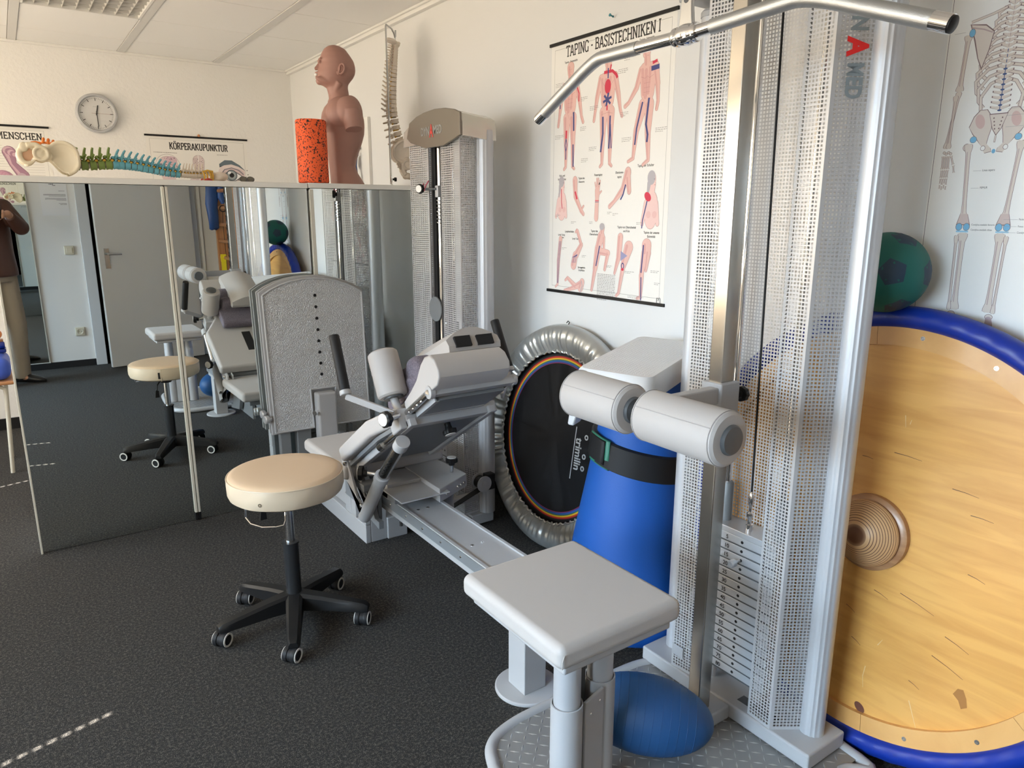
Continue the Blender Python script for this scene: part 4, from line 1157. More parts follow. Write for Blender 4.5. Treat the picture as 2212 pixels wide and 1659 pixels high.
# base plate with tubular rim and diamond tread
pp = [(1.585, .80), (1.66, .80), (1.665, 1.40), (1.53, 1.405), (1.43, 1.425), (1.10, 1.428), (.98, 1.42), (.905, 1.39), (.868, 1.33), (.855, 1.25), (.87, .90), (.90, .80), (.96, .745), (1.05, .73), (1.45, .735)]
b = MB(); b.prism(pp, lambda a, c, t: (a, c, t), .012, .026); b.build('tread_plate', M['tread'], T1)
b = MB(); tread(b, pp, .026); b.build('tread_pattern', mat('tread_ridges', (.42, .41, .40), .3, metal=.5), T1, smooth=0)
def smoothpoly(P, n=6):
    out = []
    for i in range(len(P)):
        p0, p1, p2, p3 = [Vector((*P[(i + k - 1) % len(P)], 0)) for k in range(4)]
        for k in range(n):
            t = k / n
            out.append(((2 * p1) + (p2 - p0) * t + (2 * p0 - 5 * p1 + 4 * p2 - p3) * t * t + (3 * p1 - p0 - 3 * p2 + p3) * t ** 3) / 2)
    return out
b = MB(); b.tube([(v.x, v.y, .019) for v in smoothpoly(pp)], .017, n=12, closed=True); b.build('rim_tube', M['paint'], T1)
# arm of the base and steel post
b = MB(); b.box(1.375, 1.50, 1.09, 1.185, .028, .07); b.build('post_foot', M['paint'], T1, bevel=.006)
b = MB(); b.box(1.400, 1.446, 1.117, 1.157, .07, 2.26); b.build('square_post', M['steel'], T1, bevel=.003)
b = MB(); b.box(1.02, 1.60, 1.095, 1.18, 2.26, 2.32); b.box(1.56, 1.62, 1.10, 1.175, 1.948, 2.26); b.build('top_boom', M['paint'], T1, bevel=.006)
b = MB(); b.cyl((1.13, 1.117, 2.225), (1.13, 1.157, 2.225), .045); b.build('pulley', M['dgrey'], T1, bevel=.003)
b = MB(); b.box(1.105, 1.155, 1.105, 1.112, 2.2, 2.27); b.box(1.105, 1.155, 1.163, 1.17, 2.2, 2.27); b.build('pulley_bracket', M['paint'], T1)
# label plates
b = MB(); b.box(1.53, 1.56, .97, 1.09, .0752, .0758); b.M = None; b.build('rating_plate', M['dgrey'], T1)
b = MB(); b.box(1.5005, 1.501, 1.268, 1.31, .115, .15); b.build('maker_sticker', mat('grey_sticker', (.36, .36, .37), .5), T1)
# vertical brand lettering on the near side cover
pA = Vector((1.501, .963, 0)); pB = Vector((1.574, .913, 0)); ud = (pB - pA).normalized(); nd = Vector((ud.y, -ud.x, 0))
if nd.x > 0: nd = -nd
def vt(s, z, off, size, m_, nm, sx=1.0, bold=.0):
    o_ = pA + ud * off + nd * .0022 + Vector((0, 0, z))
    return text_mesh(s, size, basis(o_, (0, 0, -1), ud, nd), m_, nm, T1, align='LEFT', offset=bold, sx=sx, ext=.0003)
LG = mat('logo_grey', (.20, .235, .25), .5); LR = mat('logo_red', (.75, .02, .02), .45)
vt('DYN', 1.862, .031, .050, LG, 'brand_lettering', .78, .0018)
vt('A', 1.766, .027, .060, LR, 'brand_letter_red', .85, .003)
vt('MED', 1.717, .031, .048, LG, 'brand_lettering', .74, .0018)
vt('medical training', 1.735, .020, .012, mat('logo_thin', (.36, .37, .38), .5), 'brand_lettering', .9)
# knee roller carriage
b = MB(); b.box(1.388, 1.458, 1.105, 1.169, .885, 1.0); b.build('sliding_sleeve', M['paint'], T1, bevel=.004)
b = MB(); b.box(1.13, 1.39, 1.113, 1.143, .95, .99); b.build('roller_arm', M['paint'], T1, bevel=.004)
b = MB(); b.cyl((1.12, .875, .972), (1.12, 1.325, .972), .0125); b.build('roller_axle', M['paint'], T1)
for y0, y1 in ((.862, 1.088), (1.132, 1.335)):
    b = MB(); b.lathe([(.030, 0), (.050, .001), (.056, .006), (.0575, .014), (.0575, y1 - y0 - .014), (.056, y1 - y0 - .006), (.050, y1 - y0 - .001), (.030, y1 - y0)], (1.12, y0, .972), (0, 1, 0), n=48)
    rl = b.build('knee_roller', M['pad'], T1)
    b = MB()
    for h_ in (.010, y1 - y0 - .010):
        b.tube([(1.12 + .0575 * math.cos(t), y0 + h_, .972 + .0575 * math.sin(t)) for t in [2 * pi * i / 48 for i in range(48)]], .0011, n=6, closed=True)
    b.cyl((1.12 - .05, y0 + .012, .972 + .0295), (1.12 - .05, y1 - .012, .972 + .0295), .0011, n=6)
    b.build('stitching', mat('stitch', (.36, .34, .33), .7), rl)
    for yy, s_ in ((y0, -1), (y1, 1)):
        b = MB(); b.lathe([(.031, -.002), (.031, .004), (.028, .008), (.0, .009)], (1.12, yy, .972), (0, s_, 0), n=36); b.build('end_cap', M['dgrey'], rl)
b = MB(); b.cyl((1.458, 1.128, .958), (1.482, 1.128, .958), .0055); b.build('pin_shaft', M['chromed'], T1)
def knob(parent, p, ax, r=.019, white=False, ln=.026):
    b = MB(); p = Vector(p); ax = Vector(ax).normalized()
    u = ax.orthogonal().normalized(); w = ax.cross(u)
    prof = [(r * .5, 0), (r * .55, ln * .35), (r, ln * .42), (r * 1.02, ln * .6), (r * 1.0, ln * .9), (r * .82, ln)]
    rings = []
    for rr_, h_ in prof:
        rings.append([p + ax * h_ + (u * math.cos(t) + w * math.sin(t)) * rr_ * (1 + (.05 * math.cos(8 * t) if rr_ > r * .9 else 0)) for t in [2 * pi * i / 48 for i in range(48)]])
    b.loft(rings); k = b.build('knob', M['black'], parent)
    if white:
        b = MB(); b.lathe([(r * .80, ln * .98), (r * .78, ln + .002), (0, ln + .0025)], p, ax, n=32); b.build('knob_cap', M['white'], k)
    return k
knob(T1, (1.480, 1.128, .958), (1, 0, 0), .019)
# seat: cushion, board, telescopic legs
SX0, SX1, SY0, SY1 = .782, 1.125, .958, 1.335
b = MB(); b.box(SX0, SX1, SY0, SY1, .528, .582); seat = b.build('seat_cushion', M['pad'], T1, bevel=.019, seg=5)
b = MB()
b.tube([(SX0 + .01, SY0 + .0015, .566), (SX1 - .012, SY0 + .0015, .566)], .0011, n=6)
b.tube([(SX0 + .004, SY0 - .0002, .54), (SX0 + .004, SY0 - .0002, .555), (SX0 + .010, SY0 + .001, .566)], .0016, n=6)
b.build('seam', mat('stitch2', (.36, .34, .33), .7), seat)
b = MB(); b.box(SX0 + .02, SX1 - .02, SY0 + .014, SY1 - .02, .508, .529); b.build('seat_board', M['paint'], T1, bevel=.007)
for (cx, cy) in ((.912, 1.093), (1.042, 1.128)):
    b = MB(); b.cyl((cx, cy, .30), (cx, cy, .508), .031, n=36); b.build('inner_tube', M['alu'], T1)
    b = MB(); b.lathe([(.037, .028), (.037, .33), (.0335, .33), (.0335, .27)], (cx, cy, 0), n=40); b.build('outer_sleeve', M['paint'], T1)
b = MB(); b.cyl((.988, 1.135, .03), (.988, 1.135, .505), .012, n=6); b.cyl((.972, 1.15, .30), (.972, 1.15, .505), .006, n=12); b.build('gas_spring', M['dgrey'], T1)
dv = Vector((.13, .035, 0)).normalized(); nv = Vector((dv.y, -dv.x, 0))
b = MB(); b.M = basis((.912, 1.093, 0), dv, nv, (0, 0, 1)); b.box(.030, .105, .024, .032, .028, .325); b.box(.030, .105, -.034, -.026, .028, .325); b.build('cover_plate', M['paint'], T1, bevel=.002)
b = MB(); b.M = basis((.912, 1.093, 0), dv, nv, (0, 0, 1))
for (a_, z_) in ((.052, .285), (.088, .30), (.052, .06), (.088, .06)): b.ell((a_, .032, z_), (.0035, .002, .0035), n=12, m=6)
b.build('screws', M['chrome'], T1)

# ================================================================== LAT BAR
e = thing('lat_pulldown_bar', (1.145, 1.06, 1.742), 'long bent chrome pulldown bar with knurled grips hanging across the top', 'pulldown bar')
PL_, PR_ = Vector((1.13, 1.498, 1.638)), Vector((1.152, .575, 1.672))
c_ = Vector((1.145, 1.055, 1.742))
dL = Vector((0, 1, 0)); 
bL = Vector((1.132, 1.306, 1.737)); bR = Vector((1.150, .797, 1.756))
b = MB(); b.cyl(c_ + (bL - c_) * .01, c_ + (bL - c_) * .52, .0125); b.cyl(c_, c_ + (bR - c_) * .26, .0125); b.build('shaft', M['chrome'], e)
def bend(p0, p1, p2, k=.15, n=7):
    a_ = p1 + (p0 - p1) * k; c2 = p1 + (p2 - p1) * (k * 2.0)
    pts = [p0]
    for i in range(n + 1):
        t = i / n; pts.append(a_ * (1 - t) ** 2 + p1 * 2 * t * (1 - t) + c2 * t * t)
    pts.append(p2); return pts
b = MB(); b.tube(bend(c_ + (bL - c_) * .50, bL, PL_), .0138, n=20); b.build('knurled_grip', M['knurl'], e)
b = MB(); b.tube(bend(c_ + (bR - c_) * .24, bR, PR_), .0138, n=20); b.build('knurled_grip', M['knurl'], e)
for p_, q_ in ((PL_, PL_ - bL), (PR_, PR_ - bR)):
    q_ = q_.normalized()
    b = MB(); b.cyl(p_ - q_ * .012, p_ + q_ * .016, .0140); g_ = b.build('end_ferrule', M['chrome'], e)
    b = MB(); b.lathe([(.0125, .016), (.0125, .0185), (.010, .020), (0, .0205)], p_, q_, n=24); b.build('end_plug', M['black'], g_)
ax = (bR - bL).normalized()
b = MB(); b.lathe([(.016, -.030), (.0185, -.026), (.0185, -.020), (.0165, -.018), (.019, -.012), (.0205, 0), (.019, .012), (.0165, .018), (.0185, .020), (.0185, .026), (.016, .030)], c_, ax, n=32); b.build('swivel_collar', M['chrome'], e)
b = MB(); b.M = basis(c_, ax, Vector((0, 0, 1)), Vector((-1, 0, 0)))
lug = []
for i in range(17):
    t = pi * i / 16; lug.append((.0125 * math.cos(t), .062 + .0125 * math.sin(t)))
lug = [(.021, .006), (.016, .022), (.0135, .045)] + lug + [(-.0135, .045), (-.016, .022), (-.021, .006)]
outer = lug; n_ = len(outer)
b.prism(outer, lambda p, c, t: (p, c, t), -.005, .005); lg = b.build('lug', M['chromed'], e, bevel=.002)
b = MB(); b.lathe([(.0058, -.0055), (.0058, .0055)], c_ + Vector((0, 0, .062)), (1, 0, 0), n=20); b.build('lug_hole', M['dgrey'], lg)
# carabiner and cable belong to the machine
b = MB()
pts = [(0, .012 * math.cos(t), .118 + (.030 if math.sin(t) > 0 else .030) * math.sin(t) + (.022 if math.sin(t) > 0 else -.022)) for t in [2 * pi * i / 28 for i in range(28)]]
b.tube([(c_.x + p[0] + .001, c_.y + p[1], c_.z + p[2]) for p in pts], .0036, n=10, closed=True); b.build('carabiner', M['chrome'], T1)
b = MB(); b.cyl((c_.x, c_.y, c_.z + .168), (1.13, 1.10, 2.20), .003, n=10); b.build('pull_cable', M['rubber'], T1)

# ================================================================== LEG PRESS with weight tower (far)
T2 = thing('leg_press_machine', (1.35, 2.7, 0), 'grey reclining leg press with shoulder rollers, slide rail and its own weight tower', 'exercise machine')
yc2 = 2.868
tower(T2, yc2, 1.578, 1.695, 1.74, .226, .055, .222, .06, 11, .052, .16, .80, [10 * (k + 1) for k in range(11)], 4, 1.74, .0375)
b = MB(); b.box(1.60, 1.72, 2.62, 3.12, .01, .06); b.box(1.50, 1.60, 2.70, 2.76, .015, .06); b.build('base_beam', M['paint'], T2, bevel=.006)
# dark channel, cam disc, rod clamp
b = MB(); b.box(1.600, 1.63, 2.895, 2.925, .8, 1.72); b.build('dark_channel', M['rubber'], T2)
b = MB(); b.box(1.600, 1.622, 2.800, 2.818, .8, 1.72); b.build('dark_channel', M['mgrey'], T2)
b = MB(); b.cyl((1.592, 2.845, 1.72), (1.592, 2.845, .85), .0095); b.build('front_rod', M['chrome'], T2)
b = MB(); b.lathe([(.056, 0), (.056, .006)], (1.577, 2.872, .985), (-1, 0, 0), n=48); b.build('cam_disc', M['mgrey'], T2, bevel=.001, seg=1)
b = MB(); b.box(1.575, 1.61, 2.833, 2.858, 1.475, 1.525); cl_ = b.build('rod_clamp', M['alu'], T2, bevel=.003)
b = MB(); b.cyl((1.575, 2.845, 1.51), (1.552, 2.93, 1.512), .0055, n=12); b.build('clamp_bolt', M['dgrey'], cl_)
knob(T2, (1.556, 2.935, 1.512), (-.6, -.25, 0), .020, True, .026)
tag(MB().tube([(1.556, 2.925, 1.535), (1.552, 2.92, 1.515), (1.553, 2.912, 1.505), (1.556, 2.905, 1.525), (1.56, 2.885, 1.545)], .0028, n=8).build('tied_cord', M['pink'], root=(1.55, 2.91, 1.51)), 'short pink cord tied round the clamp knob of the far weight tower', 'cord')
b = MB()
hx_ = [(1.592 + .014 * math.cos(t), 2.845 + .014 * math.sin(t), 1.47 - .11 * t / (2 * pi * 7)) for t in [2 * pi * 7 * i / 140 for i in range(141)]]
b.tube(hx_, .0022, n=6); b.build('spring', M['chromed'], T2)
# head cap
capo = [(3.075, 1.735), (3.047, 1.797), (2.98, 1.818), (2.913, 1.828), (2.817, 1.833), (2.727, 1.828), (2.652, 1.815), (2.608, 1.800), (2.606, 1.713), (2.661, 1.699), (2.744, 1.681), (2.902, 1.681), (3.042, 1.714)]
b = MB(); b.prism(capo, lambda a_, c2, t: (t, a_, c2), 1.556, 1.567); b.build('front_cap_plate', M['bronze'], T2, bevel=.003)
topo = [(3.13, 1.70), (3.12, 1.765), (3.03, 1.800), (2.93, 1.822), (2.817, 1.829), (2.727, 1.824), (2.652, 1.811), (2.618, 1.797), (2.605, 1.76), (2.605, 1.712)]
b = MB()
rings = []
for (x_, dz, g) in ((1.567, 0, 0), (1.60, -.002, 0), (1.63, -.006, .0), (1.67, -.010, .0), (1.71, -.012, .004), (1.735, -.016, .010)):
    rings.append([(x_, yy + (g if yy < 2.85 else -g), max(zz + dz, 1.70)) for yy, zz in topo])
b.loft(rings); b.build('head_cap', M['silver'], T2, smooth=40)
cb = Vector((1.5545, 0, 0))
def ct(s, y, z, size, m_, sx=1, bold=.0015):
    return text_mesh(s, size, basis((1.5552, y, z), (0, -1, 0), (0, 0, 1), (-1, 0, 0)), m_, 'brand_lettering', T2, align='LEFT', offset=bold, sx=sx, ext=.0004)
ct('DYN', 2.935, 1.734, .046, mat('logo_silver', (.27, .27, .26), .4), .78); ct('A', 2.858, 1.724, .072, mat('logo_red2', (.62, .05, .04), .45), .62, .002); ct('MED', 2.825, 1.734, .046, mat('logo_silver2', (.27, .27, .26), .4), .78)

# base of the sled: moulded box, rail, column
XCn = 1.155
b = MB(); b.box(1.085, 1.235, 1.52, 3.30, .285, .345); rail = b.build('slide_rail', M['paint'], T2, bevel=.002, seg=1)
b = MB(); b.box(1.082, 1.094, 1.52, 3.28, .338, .352); b.box(1.226, 1.238, 1.52, 3.28, .338, .352); b.box(1.094, 1.226, 1.52, 3.28, .345, .3465); b.build('rail_track', M['alu'], T2, bevel=.001, seg=1)
b = MB(); b.box(1.079, 1.084, 1.50, 3.28, .312, .348); b.build('rail_side_strip', M['mgrey'], T2)
b = MB()
for k in range(11): b.lathe([(.0042, 0), (.003, .0025), (0, .003)], (1.079, 1.58 + .13 * k, .330), (-1, 0, 0), n=12)
for (x_, y_) in ((1.135, 1.86), (1.175, 1.86), (1.125, 2.22), (1.165, 2.22)): b.lathe([(.006, 0), (.006, .0012), (.0028, .0012), (.0028, 0)], (x_, y_, .3465), (0, 0, 1), n=16)
b.build('rail_bolts', M['chrome'], T2)
b = MB(); b.box(1.10, 1.18, 1.515, 1.60, .008, .29); b.build('support_column', M['paint'], T2, bevel=.003)
b = MB(); b.lathe([(.098, 0), (.098, .006), (.094, .009), (0, .009)], (1.14, 1.557, 0), n=56); b.build('round_foot', M['paint'], T2)
# moulded plinth: wall with window
b = MB()
def wallseg(y0, y1, z0, z1, x0=1.135, x1=1.16): b.box(x0, x1, y0, y1, z0, z1)
wallseg(2.745, 3.32, 0, .085); wallseg(2.745, 2.80, .085, .285); wallseg(2.85, 2.90, .085, .285); wallseg(2.90, 2.97, .085, .17); wallseg(2.80, 2.85, .225, .285); wallseg(3.24, 3.32, .085, .285)
b.box(1.16, 1.235, 2.745, 3.32, 0, .285); b.box(1.235, 1.33, 2.735, 3.32, 0, .10)
b.build('plinth', M['paint'], T2, bevel=.004)
b = MB(); b.cyl((1.122, 2.66, .25), (1.122, 2.66, .285), .02); b.box(1.235, 1.255, 2.60, 2.64, .13, .285); b.cyl((1.245, 2.62, .105), (1.245, 2.62, .30), .008, n=12); b.build('rail_clamp_bolt', M['chromed'], T2)
# seat pad and carriage
b = MB(); b.box(.955, 1.395, 2.50, 2.955, .405, .458); sp = b.build('seat_pad', M['pad'], T2, bevel=.018, seg=5)
b = MB(); b.box(1.0, 1.34, 2.42, 2.92, .375, .404); b.build('seat_frame', M['mgrey'], T2, bevel=.004)
b = MB(); b.box(1.07, 1.25, 2.30, 2.75, .352, .378); b.box(1.245, 1.262, 2.30, 2.75, .28, .378); b.box(1.055, 1.072, 2.42, 2.75, .25, .378); b.build('carriage', M['mgrey'], T2, bevel=.003)
b = MB(); b.box(1.07, 1.25, 2.36, 2.50, .352, .41); b.box(1.05, 1.25, 2.20, 2.36, .392, .398); b.box(1.09, 1.24, 2.30, 2.36, .352, .392); b.build('carriage_block', M['paint'], T2, bevel=.002)
# linkage plates and strut
b = MB(); b.M = basis((0, 0, 0), (1, 0, 0), (0, 1, 0), (0, 0, 1))
lk = [(2.56, .455), (2.53, .485), (2.49, .475), (2.47, .42), (2.41, .30), (2.385, .285), (2.37, .305), (2.43, .43), (2.50, .40)]
lk = [(2.575, .44), (2.555, .487), (2.52, .492), (2.48, .46), (2.455, .40), (2.425, .34), (2.395, .275), (2.375, .275), (2.37, .295), (2.41, .38), (2.43, .44), (2.50, .38)]
b.prism([(2.56, .395), (2.565, .48), (2.53, .495), (2.49, .455), (2.385, .285), (2.37, .30), (2.40, .34), (2.52, .395)], lambda a_, c2, t: (t, a_, c2), .975, .985)
b.prism([(2.56, .395), (2.565, .48), (2.53, .495), (2.49, .455), (2.385, .285), (2.37, .30), (2.40, .34), (2.52, .395)], lambda a_, c2, t: (t, a_, c2), 1.005, 1.012)
b.build('linkage_plate', M['paint'], T2, bevel=.002)
b = MB(); b.prism([(2.60, .36), (2.60, .45), (2.50, .45), (2.44, .35), (2.40, .27), (2.36, .27), (2.36, .24), (2.55, .27)], lambda a_, c2, t: (t, a_, c2), 1.03, 1.05); b.build('linkage_bracket', M['mgrey'], T2, bevel=.002)
p0, p1, p2 = Vector((.985, 2.375, .305)), Vector((.985, 2.215, .505)), Vector((.985, 2.045, .675))
b = MB(); b.tube([p0 + Vector((0, .012, -.01)), p0, p1], .024, n=24); b.build('strut_tube', M['paint'], T2)
b = MB(); b.cyl(p1, p2, .0195); b.build('strut_inner_tube', M['chromed'], T2)
b = MB(); b.cyl(p1 + (p1 - p0).normalized() * -.018, p1 + (p1 - p0).normalized() * .012, .0275); b.build('strut_collar', M['paint'], T2, bevel=.002)
b = MB(); b.cyl(p2 - (p2 - p1).normalized() * .028, p2 + (p2 - p1).normalized() * .012, .025); b.build('strut_collar', M['paint'], T2, bevel=.002)
b = MB(); dvv = (p2 - p1).normalized(); nn = Vector((-.75, 0, 0)) + Vector((0, -dvv.z, dvv.y)) * .5; nn.normalize()
for k in range(7):
    c2 = p1 + dvv * (.035 + .021 * k) + nn * .0186; b.lathe([(.0048, 0), (.0048, .0016), (0, .0017)], c2, nn, n=12)
b.build('strut_holes', M['black'], T2)
b = MB(); b.cyl((.955, 2.275, .508) , (.985, 2.235, .508), .008, n=14); b.build('knob_shaft', M['chromed'], T2)
knob(T2, (.955, 2.276, .508), (-.80, .55, 0), .026, True, .030)
for y_, z_ in ((2.38, .30), (2.375, .345), (2.52, .47)):
    b = MB(); b.lathe([(.010, 0), (.010, .008), (.006, .012), (0, .013)], (.975, y_, z_), (-1, 0, 0), n=6); b.build('hex_bolt', M['chrome'], T2)
# reclined frame, local axes: u up the slope towards the camera, n out of the pad
th = R(32); HO = Vector((0, 2.50, .47)); U = Vector((0, -math.cos(th), math.sin(th))); N = Vector((0, math.sin(th), math.cos(th)))
FM = basis(HO, (1, 0, 0), U, N)
def fb(): m_ = MB(); m_.M = FM; return m_
X0, X1, XM = .965, 1.365, 1.175
b = fb()
padpoly = [(X0 + .02, -.02), (X0 - .005, .30), (X0 - .002, .36), (X0 + .06, .50), (X0 + .10, .60), (X1 - .10, .60), (X1 - .06, .50), (X1 + .002, .36), (X1 + .005, .30), (X1 - .02, -.02)]
padpoly = [(X0 - .015, .0), (X0 - .02, .33), (X0 + .06, .46), (X0 + .08, .60), (X1 - .08, .60), (X1 - .06, .46), (X1 + .02, .33), (X1 + .015, .0)]
b.prism(padpoly, lambda a_, c2, t: (a_, c2, t), .012, .072); bp_ = b.build('back_pad', M['pad'], T2, bevel=.016, seg=5)
b = fb(); b.box(XM - .03, XM + .02, .13, .30, .0715, .0745); b.build('velcro_strip', M['rubber'], bp_)
b = fb(); b.prism([(X0 + .02, -.01), (X0 + .01, .33), (X0 + .05, .50), (X1 - .05, .50), (X1 - .01, .33), (X1 - .02, -.01)], lambda a_, c2, t: (a_, c2, t), -.006, .008); b.build('back_board', M['mgrey'], T2)
for xr in (X0 + .035, X1 - .06):
    b = fb(); b.box(xr, xr + .025, .02, .56, -.032, -.006); b.build('frame_rail', M['paint'], T2, bevel=.003)
b = fb(); b.box(X0 + .06, X1 - .06, .05, .53, -.022, -.016); b.build('underside_panel', M['mgrey'], T2)
b = fb(); b.box(1.00, 1.345, .51, .545, -.028, .012); b.build('lower_crossbar', M['paint'], T2, bevel=.003)
b = fb(); b.box(.975, 1.03, .46, .535, -.03, .04); b.build('corner_clamp', M['paint'], T2, bevel=.006)
b = fb(); b.box(.99, 1.005, .70, .76, .0, .03) if False else None
b.box(1.012, 1.325, .705, .735, .008, .038); b.cyl((1.008, .72, .023), (1.026, .72, .023), .021); b.cyl((1.318, .72, .023), (1.334, .72, .023), .018); b.build('upper_crossbar', M['paint'], T2, bevel=.002)
b = fb(); b.lathe([(.008, 0), (.008, .005), (0, .007)], (1.008, .72, .023), (-.3, .6, 0), n=12); b.lathe([(.008, 0), (.008, .005), (0, .007)], (1.334, .72, .023), (-.3, .9, 0), n=12); b.build('crossbar_bolts', M['chrome'], T2)
for x_ in (1.015, 1.312):
    b = fb(); b.cyl((x_, .50, .02), (x_, .705, .024), .0115); rd = b.build('adjust_rod', M['chromed'], T2)
    b = fb()
    for k in range(5): b.ell((x_ - .007, .53 + .033 * k, .014), (.005, .005, .005), n=10, m=6)
    b.build('rod_notches', M['chrome'], rd)
b = fb(); b.cyl((1.0, .31, -.02), (1.0, .47, -.02), .012); b.cyl((1.0, .29, -.02), (1.0, .33, -.02), .019); b.build('lower_rod', M['chromed'], T2)
b = fb(); b.box(1.04, 1.295, .555, .70, -.002, .012); b.build('head_board', M['mgrey'], T2)
b = fb(); b.box(1.04, 1.29, .550, .562, -.004, .02); b.box(1.035, 1.05, .55, .70, -.004, .02); b.build('head_board_trim', M['paint'], T2)
# neck wedge cushion
w_ = [(.53, .022), (.535, .060), (.60, .072), (.66, .088), (.715, .118), (.75, .128), (.785, .120), (.806, .095), (.814, .060), (.806, .038), (.78, .022)]
b = fb(); b.prism(w_, lambda a_, c2, t: (t, a_, c2), 1.012, 1.272); b.build('neck_cushion', M['pad'], T2, bevel=.007, seg=3)
# head cushion with velcro, sits behind the wedge
b = fb()
hc = []
for i in range(13):
    t = i / 12; hc.append((1.125 + .26 * t, .185 + .048 * math.sin(pi * t)))
rings = []
for (uu, sc_, dz) in ((.742, .02, -.008), (.735, .8, 0), (.60, 1, .012), (.48, 1.0, .030), (.42, .8, .032), (.41, .02, .030)):
    top = [(1.115 + .195 * i / 12, uu, .165 + dz + (.020 + .048 * math.sin(pi * i / 12)) * sc_) for i in range(13)]
    bot = [(1.115 + .195 * i / 12, uu, .165 + dz - .032 * sc_) for i in range(12, -1, -1)]
    rings.append(top + bot)
b.loft(rings); hcs = b.build('head_cushion', M['pad'], T2, smooth=50)
b = fb(); b.box(1.14, 1.198, .738, .748, .150, .186); b.box(1.222, 1.282, .738, .748, .150, .184); b.build('velcro_patch', M['rubber'], hcs)
b = fb(); b.prism([(.53, .065), (.53, .14), (.70, .14), (.725, .12), (.68, .09)], lambda a_, c2, t: (t, a_, c2), 1.12, 1.28); b.build('head_cushion_base', M['pad'], T2, bevel=.008)
# shoulder rollers
for x_ in (1.005, 1.330):
    b = fb(); b.lathe([(.024, 0), (.045, .001), (.0505, .007), (.0515, .016), (.0515, .145), (.0505, .155), (.044, .161), (.024, .162)], (x_, .485, .095), (0, .05, 1), n=44); rl = b.build('shoulder_roller', M['pad'], T2)
    b = fb(); b.lathe([(.029, -.002), (.030, .004), (.028, .007), (0, .008)], (x_, .493, .2565), (0, .05, 1), n=32); b.lathe([(.034, .0), (.033, .006), (0, .007)], (x_, .485, .096), (0, -.05, -1), n=32); b.build('roller_cap', M['dgrey'], rl)
    b = fb(); b.tube([(x_, .485, .10), (x_, .488, .07), (x_ + .002, .50, .04), (x_ + .004, .52, .012)], .014, n=16); b.build('roller_bracket', M['paint'], T2)
# hand grips
for s_ in (-1, 1):
    xg = XM + s_ * (XM - .852); xc = XM + s_ * (XM - .965)
    b = MB()
    A0 = Vector((xc, 2.055, .775)); A1 = Vector((xg, 2.172, .826)); A2 = Vector((xg + s_ * -.006, 2.180, .842))
    dd = (A1 - A0).normalized(); up = Vector((0, 0, 1)); sd_ = dd.cross(up).normalized(); uu = sd_.cross(dd)
    b.M = basis(A0, dd, sd_, uu); b.box(0, (A1 - A0).length, -.006, .006, -.011, .011)
    b.M = None; gd = Vector((0.006 * s_ * -1, .088, .170)).normalized()
    b.lathe([(.018, -.012), (.019, -.008), (.019, .004), (.016, .006)], (xg, 2.176, .84), gd, n=24)
    b.build('grip_arm', M['paint'], T2, bevel=.003)
    b = MB(); b.lathe([(.0165, .0), (.0172, .003), (.0172, .183), (.0155, .188), (0, .189)], (xg, 2.178, .845), gd, n=28); b.build('hand_grip', M['rubber'], T2)
knob(T2, (.952, 2.055, .762), (-.82, -.25, .05), .026, True, .032)
b = MB(); b.cyl((.955, 2.055, .762), (.985, 2.062, .764), .011); b.build('knob_shaft', M['chromed'], T2)
b = fb(); b.cyl((1.18, .47, -.02), (1.18, .47, -.045), .011); b.build('knob_shaft', M['black'], T2)
knob(T2, FM @ Vector((1.18, .47, -.035)), -N, .024, True, .028)
# side platform with knob, belt, pulley, feet
b = MB(); b.prism([(1.205, 2.20), (1.375, 2.29), (1.36, 2.58), (1.215, 2.58)], lambda a_, c2, t: (a_, c2, t), .362, .415); b.build('side_platform', M['paint'], T2, bevel=.003)
b = MB()
for k, (x_, y_) in enumerate(((1.245, 2.2195), (1.315, 2.2570), (1.335, 2.2675), (1.355, 2.278))): b.lathe([(.006, 0), (.005, .003), (0, .004)], (x_, y_, .385), (.47, -.88, 0), n=12)
b.build('platform_bolts', M['chrome'], T2)
b = MB(); b.cyl((1.335, 2.335, .415), (1.335, 2.335, .450), .007); b.build('knob_shaft', M['chromed'], T2)
knob(T2, (1.335, 2.335, .445), (0, 0, 1), .023, True, .030)
b = MB(); b.box(1.36, 1.39, 2.32, 2.85, .395, .405); b.build('flat_guide_bar', M['dgrey'], T2)
b = MB(); b.tube([(1.33, 2.36, .362), (1.332, 2.36, .22), (1.335, 2.365, .18), (1.325, 2.385, .14), (1.30, 2.42, .12)], .022, n=18); b.build('bent_support_tube', M['paint'], T2)
b2 = MB(); b2.lathe([(.036, 0), (.036, .004), (.012, .004), (.012, .006), (0, .007)], (1.60, 2.515, .25), (0, -1, 0), n=36); b2.build('pulley_flange', M['alu'], T2)
b2 = MB(); b2.lathe([(.036, 0), (.036, -.004)], (1.60, 2.56, .25), (0, -1, 0), n=36); b2.build('pulley_flange', M['alu'], T2)
b = MB(); b.cyl((1.60, 2.518, .25), (1.60, 2.558, .25), .028, n=32); b.box(1.62, 1.66, 2.52, 2.556, .215, .285); b.build('belt_pulley', M['rubber'], T2)
b = MB(); b.loft([[(1.60, 2.52, .222), (1.60, 2.556, .222), (1.60, 2.556, .225), (1.60, 2.52, .225)], [(1.45, 2.50, .185), (1.45, 2.536, .180), (1.45, 2.536, .183), (1.45, 2.50, .188)], [(1.25, 2.45, .15), (1.25, 2.48, .13), (1.25, 2.48, .133), (1.25, 2.45, .153)]]); b.build('drive_belt', M['rubber'], T2)
b = MB(); b.box(1.25, 1.62, 2.60, 2.64, .14, .17); b.box(1.36, 1.60, 2.66, 2.70, .01, .05); b.build('frame_tie', M['paint'], T2, bevel=.004)
tp2 = [(1.36, 2.60), (1.60, 2.62), (1.60, 3.08), (1.36, 3.08)]
